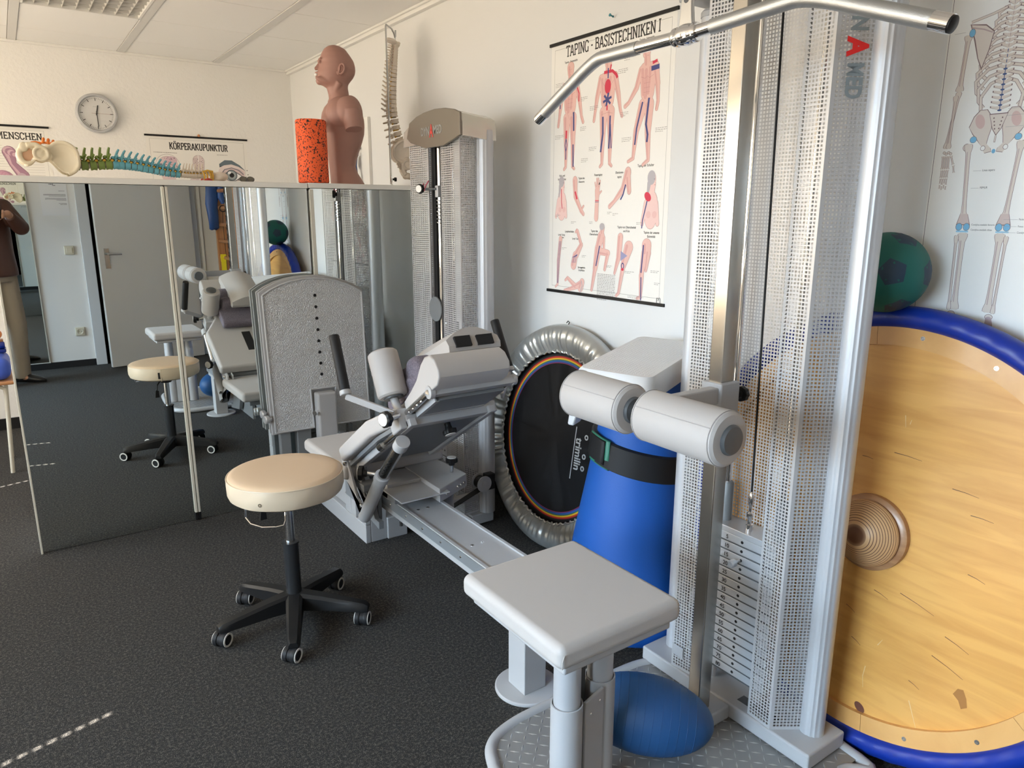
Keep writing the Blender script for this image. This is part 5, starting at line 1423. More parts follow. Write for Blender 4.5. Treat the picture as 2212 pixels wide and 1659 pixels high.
b = MB(); b.prism(tp2, lambda a_, c2, t: (a_, c2, t), .04, .052); b.build('tread_plate', M['tread'], T2)
b = MB(); tread(b, tp2, .052); b.build('tread_pattern', mat('tread_ridges2', (.42, .41, .40), .3, metal=.5), T2, smooth=0)
# foot plate
PY = 3.345
oc = [(.883, 1.062), (.915, 1.083), (.96, 1.103), (1.01, 1.117), (1.06, 1.124), (1.11, 1.126), (1.16, 1.122), (1.21, 1.112), (1.26, 1.095), (1.30, 1.076), (1.336, 1.053)]
fp = oc + [(1.350, .440), (1.182, .442), (1.188, .622), (1.068, .624), (1.075, .442), (.898, .444)]
kp = 3.345 / 3.15
oc = [(x_ * kp, 1.4 + (z_ - 1.4) * kp) for x_, z_ in oc]; fp = [(x_ * kp, 1.4 + (z_ - 1.4) * kp) for x_, z_ in fp]
def plate(pts, y0, y1, nm, m_, **k):
    b = MB(); b.prism(pts, lambda a_, c2, t: (a_, t, c2), y0, y1); return b.build(nm, m_, T2, **k)
pf = plate(fp, PY, PY + .012, 'foot_plate', M['hammer'])
# split notch shape into raised rim
b = MB()
for i in range(len(fp)):
    p, q2 = fp[i], fp[(i + 1) % len(fp)]
    b.tube([(p[0], PY, p[1]), (q2[0], PY, q2[1])], .0045, n=8)
b.build('plate_rim', M['alu'], pf)
bigp = [(x_ - .012 if x_ < 1.17 else x_ + .012, z_ + (.012 if z_ > 1 else 0)) for x_, z_ in oc] + [(1.362 * kp, .372), (.886 * kp, .372)]
plate(bigp, PY + .014, PY + .030, 'plate_back', M['paint'], bevel=.003)
plate([(x_ , z_) for x_, z_ in oc] + [(1.35 * kp, .39), (.895 * kp, .39)], PY + .030, PY + .052, 'plate_core', M['mgrey'])
plate(bigp, PY + .052, PY + .066, 'plate_rear', M['paint'], bevel=.003)
b = MB()
for k in range(8):
    t = k / 7; b.lathe([(.0075, 0), (.0075, .0012)], ((1.115 + .010 * t) * kp, PY - .0001, 1.4 - (.35 + .362 * t) * kp), (0, -1, 0), n=20)
b.build('adjust_holes', M['black'], pf)
b = MB(); b.box(1.150, 1.248, PY - .05, PY + .012, .30, .560); b.build('plate_post', M['paint'], T2, bevel=.012, seg=4)
b = MB(); b.cyl((1.150, PY - .04, .47), (1.138, PY - .045, .47), .009); b.cyl((1.140, PY - .043, .467), (1.130, PY - .05, .467), .012); b.build('latch_pin', M['chrome'], T2)
b = MB(); b.box(1.06, 1.13, PY + .014, PY + .06, .0, .45); b.box(.98, 1.03, PY + .02, PY + .06, .0, .45); b.box(.975, 1.30, PY - .01, PY + .06, .0, .05); b.build('plate_support', M['mgrey'], T2, bevel=.004)
for (y_, z_) in ((PY + .012, .455), (PY + .064, .47)):
    b = MB(); b.lathe([(.009, 0), (.009, .014), (.019, .016), (.020, .03), (.017, .034), (0, .035)], (.886 * kp, y_, z_), (-1, -.15, 0), n=28); b.build('plate_knob', M['weight'], T2)

# ================================================================== TOWEL on the backrest
e_t = fb()
for (n0, n1, u0, u1, x0, x1) in ((.080, .096, .335, .565, 1.045, 1.32), (.100, .116, .34, .57, 1.05, 1.325), (.118, .136, .35, .56, 1.045, 1.315)):
    e_t.box(x0, x1, u0, u1, n0, n1 - .001)
e_t.lathe([(.054, 0), (.062, .02), (.062, .23), (.054, .25)], (1.056, .560, .138), (1, 0, 0), n=24)
e_t.lathe([(.030, 0), (.036, .02), (.036, .21), (.03, .23)], (1.066, .485, .160), (1, 0, 0), n=20)
e_t.lathe([(.024, 0), (.028, .02), (.028, .25), (.022, .27)], (1.045, .355, .108), (1, 0, 0), n=20)
tw = e_t.build('folded_towel', M['towel'], root=FM @ Vector((1.18, .45, .09)), remesh=.006, smoothit=5)
tag(tw, 'folded grey violet terry towel on the reclined backrest of the leg press', 'towel')

# ================================================================== MINI TRAMPOLINE leaning on the right wall
thT = .15
TO = Vector((1.75, 2.30, 0)); TU = Vector((math.sin(thT), 0, math.cos(thT))); TN = Vector((-math.cos(thT), 0, math.sin(thT)))
TE = Vector((0, -1, 0))
TC = TO + TU * .487
e = thing('mini_trampoline', TO, 'round mini trampoline with silver cover and rainbow edged black mat leaning on the right wall', 'trampoline')
TM = basis(TC, TE, TU, TN)
Rt = .478
b = MB(); b.M = TM
def wobT(t, j):
    k = (0, .4, .8, 1, 1, .75, .4, .1, 0, 0, 0, 0)[min(j, 11)]
    w_ = .0020 * math.sin(47 * t + 2.3 * math.sin(5 * t)) + .0022 * math.sin(83 * t + 3 * math.sin(7 * t)) + .0012 * math.sin(137 * t + 2 * math.sin(11 * t))
    return (0, w_ * k)
b.lathe([(.362, .014), (.368, .016), (.376, .020), (.395, .030), (.415, .037), (.435, .039), (.455, .034), (.472, .022), (.480, .004), (.478, -.015), (.462, -.028), (.44, -.03), (.435, -.01), (.38, .004)], n=420, wob=wobT, ring=True)
cov = b.build('rim_cover', M['silverfab'], e, smooth=80)
b = MB(); b.M = TM
pts = []
for i in range(900):
    t = 2 * pi * i / 900; r_ = .364 + .0028 * math.sin(75 * t + math.sin(9 * t)) + .0015 * math.sin(130 * t)
    pts.append((r_ * math.cos(t), r_ * math.sin(t), .017 + .0032 * math.sin(75 * t + 1.4)))
b.tube(pts, .0042, n=6, closed=True); b.build('elastic_hem', M['silverfab'], cov)
b = MB(); b.M = TM; b.lathe([(.0, -.005), (.40, -.005)], n=96); b.build('jumping_mat', M['matblk'], e)
cols = [(.012, .012, .013), (.35, .01, .015), (.60, .05, .01), (.70, .45, .02), (.03, .16, .06), (.02, .09, .30), (.03, .03, .20), (.25, .02, .06)]
rad = [.352, .345, .3415, .337, .331, .327, .3205, .3175, .315]
b = MB(); b.M = TM
for k in range(8):
    b.cur = k
    n = 120
    vs = []; 
    for i in range(n):
        t = 2 * pi * i / n; vs += [(rad[k] * math.cos(t), rad[k] * math.sin(t), -.002), (rad[k + 1] * math.cos(t), rad[k + 1] * math.sin(t), -.002)]
    b.add(vs, [(2 * i, 2 * i + 1, (2 * i + 3) % (2 * n), (2 * i + 2) % (2 * n)) for i in range(n)])
b.build('rainbow_band', [cmat(c, .7) for c in cols], e)
b = MB(); b.M = TM; b.tube([(Rt * .955 * math.cos(t), Rt * .955 * math.sin(t), -.008) for t in [2 * pi * i / 72 for i in range(72)]], .017, n=12, closed=True); b.build('steel_ring', M['alu'], e)
text_mesh('trimilin', .055, TM @ basis((.135, -.035, -.003), Vector((0.05, -1, 0)).normalized(), Vector((1, .05, 0)).normalized(), (0, 0, 1)), mat('print_grey', (.45, .46, .47), .6), 'printed_name', e, sx=.85, offset=.0012)
b = MB(); b.M = TM; b.box(.121, .125, -.145, .075, -.0045, -.003)
for (x_, y_) in ((.190, -.035), (.190, -.085), (.190, .045)):
    b.lathe([(.006, -.0045), (.006, -.003), (.011, -.003), (.011, -.0045)], (x_, y_, 0), (0, 0, 1), n=20, ring=True)
b.build('printed_mark', mat('print_grey2', (.45, .46, .47), .6), e)
for k in range(3):
    t = R(78 + 120 * k)
    b = MB(); b.M = TM; c2 = (Rt * .93 * math.cos(t), Rt * .93 * math.sin(t)); 
    b.cyl((c2[0], c2[1], -.02), (c2[0] * .8, c2[1] * .8, -.032), .009); b.build('folded_leg', M['black'], e)
b = MB(); b.M = TM; t = R(95); b.tube([(Rt * math.cos(t), Rt * .985, -.02), (Rt * math.cos(t) + .004, Rt * 1.02, -.024), (Rt * math.cos(t) - .006, Rt * 1.03, -.024), (Rt * math.cos(t) - .010, Rt * 1.01, -.02)], .0022, n=6); b.build('hanging_loop', M['black'], e)

# ================================================================== BLUE MAT ROLL (tapered) WITH STRAP
B0 = Vector((1.635, 1.652, 0.0)); B1 = Vector((1.69, 1.652, .90)); BA = (B1 - B0).normalized()
e = thing('blue_mat_roll', B0, 'upright bright blue tapered foam mat roll with a black velcro strap between trampoline and tower', 'mat roll')
Lb = (B1 - B0).length
def br(h_): return .226 - .111 * min(1, h_ / Lb) ** 1.45 - .03 * max(0, .06 - h_) / .06
b = MB(); prof = [(0, .012), (.13, .012), (br(.012), .02)] + [(br(h_), h_) for h_ in [.05 + .05 * i for i in range(17)]] + [(.115, Lb - .005), (.10, Lb), (0, Lb)]
b.lathe(prof, B0, BA, n=64, wob=lambda t, j: (.004 * math.sin(3 * t + .3 * j) if j > 2 else 0, 0)); b.build('foam_body', M['blue'], e)
b = MB(); hs = Lb * .70
def wobS(t, j): return (0, .035 * math.sin(t - R(150)))
prof = [(br(hs - .05) + .004, hs - .045), (br(hs - .05) + .009, hs - .042), (br(hs) + .009, hs + .038), (br(hs) + .003, hs + .042)]
b.lathe(prof, B0, BA, n=64, wob=lambda t, j: (.003 * math.sin(3 * t + 4), -.028 * math.cos(t - R(300)))); st_ = b.build('strap', M['rubber'], e)
b = MB(); b.lathe([(br(hs) + .012, hs - .048), (br(hs) + .016, hs - .045), (br(hs) + .015, hs + .045), (br(hs) + .011, hs + .048)], B0, BA, n=64, wob=lambda t, j: (0, -.028 * math.cos(t - R(300))))
# keep only a short sector for the green edged closure
def sector(mb, t0, t1, n=64):
    keep = []
    for f in mb.f:
        if len(f) != 4: continue
        i = f[0] % n; t = 2 * pi * i / n
        if t0 <= t <= t1: keep.append(f)
    mb.f = keep; mb.mi = [0] * len(keep)
sector(b, R(152), R(186)); b.build('closure_edging', M['greenel'], st_, solid=.003)
b = MB(); b.lathe([(br(hs) + .017, hs - .036), (br(hs) + .021, hs - .033), (br(hs) + .020, hs + .040), (br(hs) + .016, hs + .043)], B0, BA, n=64, wob=lambda t, j: (0, -.028 * math.cos(t - R(300))))
sector(b, R(156), R(182)); b.build('closure_flap', M['rubber'], st_, solid=.003)

# ================================================================== WHITE STEP on top of the roll
SA, SB, SCc, SDd = Vector((1.36, 1.54, .935)), Vector((1.435, 1.345, .925)), Vector((1.90, 1.575, .992)), Vector((1.76, 1.80, .985))
so = Vector((1.61, 1.585, .962)); ex_ = Vector((.93, .36, .08)).normalized(); ey_ = Vector((-.36, .93, .02)); ey_ = (ey_ - ex_ * ey_.dot(ex_)).normalized(); ez_ = ex_.cross(ey_)
SM = basis(so, ex_, ey_, ez_)
e = thing('plastic_step', so - Vector((0, 0, .1)), 'white plastic step stool with ribbed top lying on the blue mat roll', 'step stool')
b = MB(); b.M = SM
def rrect(hx_, hy_, r_, z, n=5):
    out = []
    for (sx_, sy_, a0) in ((1, 1, 0), (-1, 1, 90), (-1, -1, 180), (1, -1, 270)):
        for i in range(n + 1):
            t = R(a0 + 90 * i / n); out.append((sx_ * (hx_ - r_) + r_ * math.cos(t), sy_ * (hy_ - r_) + r_ * math.sin(t), z))
    return out
b.loft([rrect(.245, .128, .03, -.052), rrect(.246, .128, .03, -.03), rrect(.228, .122, .03, .004), rrect(.220, .115, .028, .012)]); b.build('body', M['stepw'], e)
b = MB(); b.M = SM
for i in range(40):
    for j in range(20):
        x_ = -.203 + .0104 * i + (.0052 if j % 2 else 0); y_ = -.098 + .0103 * j
        if abs(x_) > .205: continue
        b.add([(x_ - .003, y_ - .0022, .012), (x_ + .003, y_ - .0022, .012), (x_ + .003, y_ + .0022, .012), (x_ - .003, y_ + .0022, .012), (x_, y_, .0136)], [(0, 1, 4), (1, 2, 4), (2, 3, 4), (3, 0, 4)])
b.build('ribbed_surface', M['stepw'], e, smooth=0)
for (sx_, sy_) in ((-1, 1), (-1, -1), (1, 1), (1, -1)):
    b = MB(); b.M = SM
    rings = []
    for (z, x_, y_, hw, hd) in ((-.03, .200, .105, .034, .022), (-.09, .208, .116, .030, .016), (-.165, .216, .132, .024, .012), (-.172, .217, .134, .020, .010)):
        cx, cy = sx_ * x_, sy_ * y_
        rings.append([(cx - hw, cy - hd, z), (cx + hw, cy - hd, z), (cx + hw, cy + hd, z), (cx - hw, cy + hd, z)])
    b.loft(rings); b.build('leg', M['stepw'], e, bevel=.006)

# ================================================================== BIG WOODEN BALANCE DISC, PADDED RIM
thD = .12
DO = Vector((1.715, .905, 0)); DU = Vector((math.sin(thD), 0, math.cos(thD))); DN = Vector((-math.cos(thD), 0, math.sin(thD)))
DCc = DO + DU * .594
e = thing('balance_disc', DO, 'huge round birch plywood balance disc with blue padded rim leaning on the right wall', 'balance disc')
DM = basis(DCc, (0, -1, 0), DU, DN)
b = MB(); b.M = DM; b.lathe([(0, .0), (.505, .0), (.505, -.02), (0, -.02)], n=160); b.build('plywood_panel', M['birch'], e)
for k in range(8):
    b = MB(); b.M = DM
    n = 22; t0 = 2 * pi * k / 8 + R(8); t1 = t0 + 2 * pi / 8 - .002
    ri, ro = .492, .541
    vs = []
    for z in (.014, -.018):
        for i in range(n + 1):
            t = t0 + (t1 - t0) * i / n; vs += [(ri * math.cos(t), ri * math.sin(t), z), (ro * math.cos(t), ro * math.sin(t), z)]
    m_ = 2 * (n + 1)
    fs = [(2 * i, 2 * i + 1, 2 * i + 3, 2 * i + 2) for i in range(n)] + [(m_ + 2 * i, m_ + 2 * i + 2, m_ + 2 * i + 3, m_ + 2 * i + 1) for i in range(n)]
    for q2 in (0, 1): fs += [(2 * i + q2, 2 * i + 2 + q2, m_ + 2 * i + 2 + q2, m_ + 2 * i + q2) for i in range(n)]
    fs += [(0, m_, m_ + 1, 1), (2 * n, 2 * n + 1, m_ + 2 * n + 1, m_ + 2 * n)]
    b.add(vs, fs); sg = b.build('ring_segment', M['birchr'], e, smooth=30)
    b = MB(); b.M = DM
    for f_ in (.28, .72):
        t = t0 + (t1 - t0) * f_; b.lathe([(.0055, .0138), (.0055, .0150), (.0035, .0150), (.0025, .0142), (0, .0142)], (.519 * math.cos(t), .519 * math.sin(t), 0), (0, 0, 1), n=16)
    b.build('screws', M['steel'], sg)
b = MB(); b.M = DM
b.lathe([(.536, .006), (.541, .020), (.552, .030), (.570, .031), (.586, .022), (.594, .004), (.592, -.016), (.580, -.034), (.560, -.040), (.540, -.030), (.536, -.01)], n=360, ring=True, wob=lambda t, j: (0, (.0016 * math.sin(58 * t + 1.5 * j + math.sin(4 * t))) if 1 < j < 6 else 0))
b.build('padded_rim', M['navy'], e, smooth=70)
b = MB(); b.M = DM; b.lathe([(.085, .0), (.100, .002), (.100, .018), (.090, .024), (.07, .024)], n=56); b.build('knob_base', woodmat('knob_base_wood', (.42, .22, .10), (.30, .14, .06)), e)
b = MB(); b.M = DM; b.lathe([(.074, .022), (.084, .026), (.088, .032), (.087, .038), (.078, .048), (.055, .066), (.036, .078), (.028, .0805), (0, .081)], n=64); kn = b.build('round_foot_knob', M['ringwood'], e)
for v in kn.data.vertices: pass
# cracks, scratches and a varnish stain on the panel (real marks)
a = Art(DCc, (0, -1, 0), DU, DN)
for (x_, y_, l_, an) in ((.02, .22, .07, -3), (.17, .17, .06, -4), (-.06, .19, .03, -3), (.10, -.13, .09, -14), (.035, -.15, .04, -15), (.22, -.19, .06, -17), (.20, -.25, .08, -17), (.0, -.30, .03, -25), (.05, .06, .02, -3), (.22, .12, .05, -2), (.24, -.02, .04, -12), (-.03, -.22, .03, -25), (.16, -.34, .03, -20)):
    ca, sa = math.cos(R(an)), math.sin(R(an)); a.stroke([(x_, y_), (x_ + l_ * .5 * ca, y_ + l_ * .5 * sa + .0015), (x_ + l_ * ca, y_ + l_ * sa)], .0018, (.12, .055, .02), .0008)
for (x_, y_, pts) in ((.03, .32, [(0, 0), (.006, -.03)]), (.05, -.36, [(0, 0), (-.002, -.03), (.004, -.06)]), (.17, -.39, [(0, 0), (.014, -.03), (.028, -.06)]), (.07, -.29, [(0, 0), (.01, .02)]), (.035, .30, [(.01, 0), (.012, .012)])):
    a.stroke([(x_ + p, y_ + q2) for p, q2 in pts], .0024, (.72, .50, .26), .001)
a.poly([(.27, -.30), (.282, -.297), (.292, -.315), (.297, -.335), (.285, -.345), (.276, -.328), (.262, -.318)], (.36, .15, .03))
a.poly([(.362, -.005), (.371, .012), (.376, .008), (.388, .020), (.41, .0), (.395, -.022), (.374, -.020), (.360, -.010)], (.75, .68, .58))
a.ell(.055, -.478, .016, .011, (.13, .04, .02), -.6)
a.build('wear_marks', e)

# ================================================================== BALLS
gc = Vector((1.805, .958, 1.262))
e = thing('green_ball', gc, 'dark green football patterned ball wedged above the wooden disc', 'ball')
b = MB(); b.ell(gc, .099, n=48, m=32); b.build('shell', M['gball'], e)
ph = (1 + 5 ** .5) / 2
ico = [Vector(v).normalized() for v in [(0, s1, s2 * ph) for s1 in (1, -1) for s2 in (1, -1)] + [(s1, s2 * ph, 0) for s1 in (1, -1) for s2 in (1, -1)] + [(s2 * ph, 0, s1) for s1 in (1, -1) for s2 in (1, -1)]]
tgt = Vector((-.80, -.58, .08)).normalized()
rotq = ico[8].rotation_difference(tgt)
for v in ico:
    b = MB()
    d_ = (rotq @ v).normalized(); u_ = d_.orthogonal().normalized(); w2 = d_.cross(u_)
    ctr = gc + d_ * .0995; P_ = []
    rings = [[ctr]]
    for rr_ in (.5, 1.0):
        for i in range(5):
            for s_ in (0, .5):
                t = 2 * pi * (i + s_) / 5; k_ = 1.0 if s_ == 0 else math.cos(pi / 5)
                q2 = d_ + (u_ * math.cos(t) + w2 * math.sin(t)) * .36 * rr_ * k_
                P_.append(gc + q2.normalized() * .0995)
    vs = [ctr] + P_
    fs = [(0, 1 + i, 1 + (i + 1) % 10) for i in range(10)] + [(1 + i, 11 + i, 11 + (i + 1) % 10, 1 + (i + 1) % 10) for i in range(10)]
    b.add(vs, fs)
    b.build('pentagon', M['gball2'], e, smooth=80)

bc = Vector((1.222, 1.147, .130)); bd = Vector((.62, -.60, -.10)).normalized()
rotm = bd.to_track_quat('X', 'Z').to_matrix()
b = MB(); b.ell(bc, (.178, .101, .098), n=48, m=32, M=rotm)
e = thing('oval_ball', (bc.x, bc.y, .03), 'matt blue egg shaped rubber ball lying on the tread plate beside the seat columns', 'ball')
b.build('shell', M['bball'], e)
b = MB()
for k in range(12):
    x_ = -.12 + .022 * k
    r_ = math.sqrt(max(0, 1 - (x_ / .178) ** 2))
    b.tube([bc + rotm @ Vector((x_, .101 * r_ * math.cos(t) * 1.001, .098 * r_ * math.sin(t) * 1.001)) for t in [2 * pi * i / 60 for i in range(60)]], .0007, n=5, closed=True)
b.build('moulded_rings', M['bball'], e)

# ================================================================== THINGS ON THE CABINET
rc = Vector((1.278, 3.525, 1.5475))
e = thing('foam_roller', rc, 'upright orange foam roller speckled black on the cabinet top in front of the mannequin', 'foam roller')
b = MB(); b.M = Matrix.Translation(rc); b.lathe([(.028, .002), (.066, .0), (.072, .006), (.072, .285), (.068, .291), (.028, .292), (.027, .28), (.027, .01)], n=56); b.build('foam_tube', M['roller'], e)

# mannequin torso, facing left
tc = Vector((1.488, 3.66, 1.548)); aa = R(21)
ef = Vector((-math.cos(aa), math.sin(aa), 0)); el_ = Vector((-math.sin(aa), -math.cos(aa), 0))
TMx = basis(tc, ef, el_, (0, 0, 1))
k_ = .000455
PR = [(92, 265, 315, .03), (105, 215, 365, .052), (130, 180, 412, .065), (180, 150, 450, .075), (240, 128, 490, .078), (270, 132, 500, .078), (300, 122, 506, .078), (340, 115, 508, .076), (380, 100, 500, .073), (420, 100, 478, .070), (455, 98, 448, .064), (485, 105, 425, .058), (505, 150, 420, .054), (530, 190, 418, .052), (600, 205, 428, .053), (650, 208, 455, .060), (690, 190, 485, .080), (740, 150, 530, .115), (800, 122, 562, .14), (860, 110, 577, .150), (930, 108, 580, .150), (1000, 130, 574, .146), (1020, 152, 572, .143), (1100, 158, 548, .135), (1200, 162, 512, .128), (1300, 168, 478, .120), (1370, 172, 462, .118), (1440, 176, 484, .124), (1520, 179, 530, .138), (1575, 180, 562, .146)]
rings = []
for (yy, xf_, xb_, hw) in PR:
    f0, f1 = (330 - xf_) * k_, (330 - xb_) * k_; c0 = (f0 + f1) / 2; hd = (f0 - f1) / 2; z = (1575 - yy) * k_ * .985
    ring = []
    for i in range(48):
        t = 2 * pi * i / 48; ct_, st2 = math.cos(t), math.sin(t)
        pw = .8 if yy > 700 else .95
        ring.append((c0 + hd * (abs(ct_) ** pw) * (1 if ct_ > 0 else -1), hw * (abs(st2) ** pw) * (1 if st2 > 0 else -1), z))
    rings.append(ring)
e = thing('mannequin_torso', tc, 'bald pink mannequin torso with open mouth facing left on the cabinet', 'mannequin')
b = MB(); b.M = TMx
b.loft(rings[::-1])
def zz(y): return (1575 - y) * k_ * .985
def ff(x): return (330 - x) * k_
# nose, brow, lips, chin, jaw, ear bulges, arm stumps, pectorals, sternomastoid
b.loft([[(ff(x0) , s_ * w_, zz(y_)) for s_ in (-1, 0, 1)] + [(ff(x0 + 50), s_ * w_ * 1.5, zz(y_)) for s_ in (1, 0, -1)] for (x0, y_, w_) in ((128, 250, .006), (112, 275, .007), (92, 300, .009), (71, 325, .011), (74, 338, .013), (95, 346, .010))])
b.ell((ff(140), 0, zz(243)), (.012, .052, .008), n=24, m=12)
for s_ in (1, -1):
    b.ell((ff(88), s_ * .009, zz(335)), (.010, .006, .006))
    b.ell((ff(102), 0, zz(375)), (.015, .022, .0055)); b.ell((ff(102), 0, zz(416)), (.013, .019, .006))
    b.ell((ff(128), s_ * .030, zz(275)), (.010, .014, .008))
    b.ell((ff(118), 0, zz(462)), (.018, .024, .018))
    b.ell((ff(190), s_ * .040, zz(470)), (.055, .018, .016), M=Matrix.Rotation(R(-14), 3, 'Y'))
    b.cyl((ff(330), s_ * .052, zz(480)), (ff(215), s_ * .018, zz(690)), .016, .012, n=16)
    b.ell((ff(215), s_ * .070, zz(900)), (.048, .062, .050), n=24, m=14)
    b.ell((ff(400), s_ * .142, zz(805)), (.060, .050, .070), n=28, m=16); b.ell((ff(330), s_ * .10, zz(830)), (.075, .07, .085), n=28, m=16)
    b.cyl((ff(430), s_ * .155, zz(800)), (ff(450), s_ * .168, zz(995)), .046, .040, n=32)
    b.ell((ff(430), s_ * .07, zz(820)), (.06, .085, .09), n=24, m=14)
bd_ = b.build('body', M['skin1'], e, remesh=.0032, smoothit=9)
for s_ in (1, -1):
    b = MB(); b.M = TMx
    earp = [(.5, 1.0), (.85, .75), (1.0, .3), (.9, -.3), (.55, -.8), (.1, -1.05), (-.35, -1.0), (-.45, -.6), (-.25, -.2), (-.2, .3), (0, .8)]
    b.tube([(ff(345 + 42 * p), s_ * (.080 + .010 * (p > 0) * p), zz(352 - 50 * q2)) for p, q2 in [(x_ , y_) for x_, y_ in earp]], [.0055 + .001 * (i in (5, 6)) for i in range(11)], n=10, closed=True)
    b.tube([(ff(345 + 42 * p * .5), s_ * .0815, zz(350 - 50 * q2 * .6)) for p, q2 in earp[:7]], .0035, n=8)
    b.ell((ff(350), s_ * .074, zz(352)), (.016, .006, .022))
    b.ell((ff(318), s_ * .079, zz(395)), (.008, .006, .010))
    b.build('ear', M['skin1'], e)
b = MB(); b.M = TMx; b.ell((ff(88), 0, zz(396)), (.011, .017, .008)); b.build('teeth', mat('white_teeth', (.8, .8, .78), .3), e)
for s_ in (1, -1):
    b = MB(); b.M = TMx; b.ell((ff(126), s_ * .032, zz(268)), (.0095, .011, .006), n=20); b.build('closed_eye', mat('pale_lid%d' % s_, (.55, .34, .28), .5), e)
b = MB(); b.M = TMx; b.cyl((ff(449), .1675, zz(988)), (ff(450.5), .1690, zz(1000)), .0405, n=32); b.cyl((ff(449), -.1675, zz(988)), (ff(450.5), -.1690, zz(1000)), .0405, n=32); b.build('arm_stump_face', M['skin1'], e)

# ---- lying spine model
def ilium(side, M_, s=1.0):
    """one half of a pelvis; local x along the spine (head -> tail), y lateral, z dorsal"""
    b = MB(); b.M = M_
    y = side
    def E(c, r_, rot=None, n=20): b.ell((c[0] * s, c[1] * s * 1, c[2] * s), (r_[0] * s, r_[1] * s, r_[2] * s), n=n, m=12, M=rot)
    fan = [(-.072, .030), (-.055, .058), (-.020, .072), (.015, .060), (.030, .030), (.030, .0), (.010, -.018), (-.030, -.048), (-.062, -.040), (-.078, -.010)]
    sm_ = [(v.x, v.y) for v in smoothpoly(fan, 4)]
    cx_ = sum(p for p, q2 in sm_) / len(sm_); cz_ = sum(q2 for p, q2 in sm_) / len(sm_)
    def rg_(k2, t):
        out = []
        for p, q2 in sm_:
            pp, qq = cx_ + (p - cx_) * k2, cz_ + (q2 - cz_) * k2
            out.append((pp * s, y * (.052 + qq * .10 - pp * .25 - .016 * (1 - k2 * k2) + t) * s, qq * s))
        return out
    b.loft([rg_(k2, .0035) for k2 in (.05, .4, .75, 1)] + [rg_(k2, -.0035) for k2 in (1, .75, .4, .05)])
    n = len(sm_)
    b.tube([(p * s, y * (.052 * s + q2 * s * .10 - p * s * .25), q2 * s) for p, q2 in sm_[-10:] + sm_[:18]], .0075 * s, n=10)
    b.tube([(.028 * s, y * .047 * s, .045 * s), (.045 * s, y * .05 * s, .030 * s), (.075 * s, y * .05 * s, .040 * s), (.105 * s, y * .042 * s, .030 * s)], [.012 * s, .010 * s, .009 * s, .012 * s], n=12)
    # acetabulum cup
    ac = Vector((.055 * s, y * .060 * s, .008 * s)); an_ = Vector((.15, y, -.15)).normalized()
    u_ = an_.orthogonal().normalized(); v_ = an_.cross(u_)
    b.tube([ac + (u_ * math.cos(t) + v_ * math.sin(t)) * .0255 * s for t in [2 * pi * i / 28 for i in range(28)]], .0062 * s, n=10, closed=True)
    b.ell(ac - an_ * .010 * s, (.022 * s, .010 * s, .022 * s))
    b.ell((.035 * s, y * .05 * s, .005 * s), (.022 * s, .010 * s, .020 * s))
    # obturator ring
    oc_ = Vector((.098 * s, y * .038 * s, -.006 * s)); ax2 = Vector((.25, y, .1)).normalized(); u2 = Vector((1, -y * .25, 0)).normalized(); v2 = ax2.cross(u2).normalized()
    pts = [oc_ + u2 * .030 * s * math.cos(t) + v2 * .034 * s * math.sin(t) for t in [2 * pi * i / 28 for i in range(28)]]
    b.tube(pts, [(.0085 + .004 * math.cos(2 * pi * i / 28)) * s for i in range(28)], n=10, closed=True)
    b.ell((.115 * s, y * .036 * s, .020 * s), (.018 * s, .011 * s, .020 * s))
    b.tube([(.085 * s, y * .04 * s, -.035 * s), (.095 * s, y * .02 * s, -.042 * s), (.100 * s, 0, -.044 * s)], .009 * s, n=10)
    return b


def vert(M_, s=1.0, proc=1.0, long_=1.0, tr=1.0, rs=1.25):
    b = MB(); b.M = M_ @ Matrix.Diagonal((1.12, rs, rs, 1))
    b.lathe([(.0, -.0095 * s), (.0145 * s, -.0095 * s), (.0155 * s, -.008 * s), (.0135 * s, 0), (.0155 * s, .008 * s), (.0145 * s, .0095 * s), (0, .0095 * s)], (0, 0, 0), (1, 0, 0), n=20)
    b.tube([(0, .010 * s, .010 * s), (0, .009 * s, .020 * s), (0, 0, .026 * s)], [.004 * s, .0035 * s, .0045 * s], n=8); b.tube([(0, -.010 * s, .010 * s), (0, -.009 * s, .020 * s), (0, 0, .026 * s)], [.004 * s, .0035 * s, .0045 * s], n=8)
    b.tube([(0, 0, .024 * s), (-.006 * s * long_, 0, (.024 + .018 * proc) * s), (-.010 * s * long_, 0, (.024 + .026 * proc) * s)], [.0045 * s, .0042 * s, .0032 * s], n=8)
    for y in (1, -1):
        b.tube([(0, y * .009 * s, .019 * s), (-.003 * s, y * .022 * s * tr, .026 * s), (-.004 * s, y * .027 * s * tr, .028 * s)], [.004 * s, .0034 * s, .0038 * s], n=8)
        b.ell((.009 * s, y * .009 * s, .022 * s), (.006 * s, .004 * s, .005 * s), n=10, m=6)
    return b


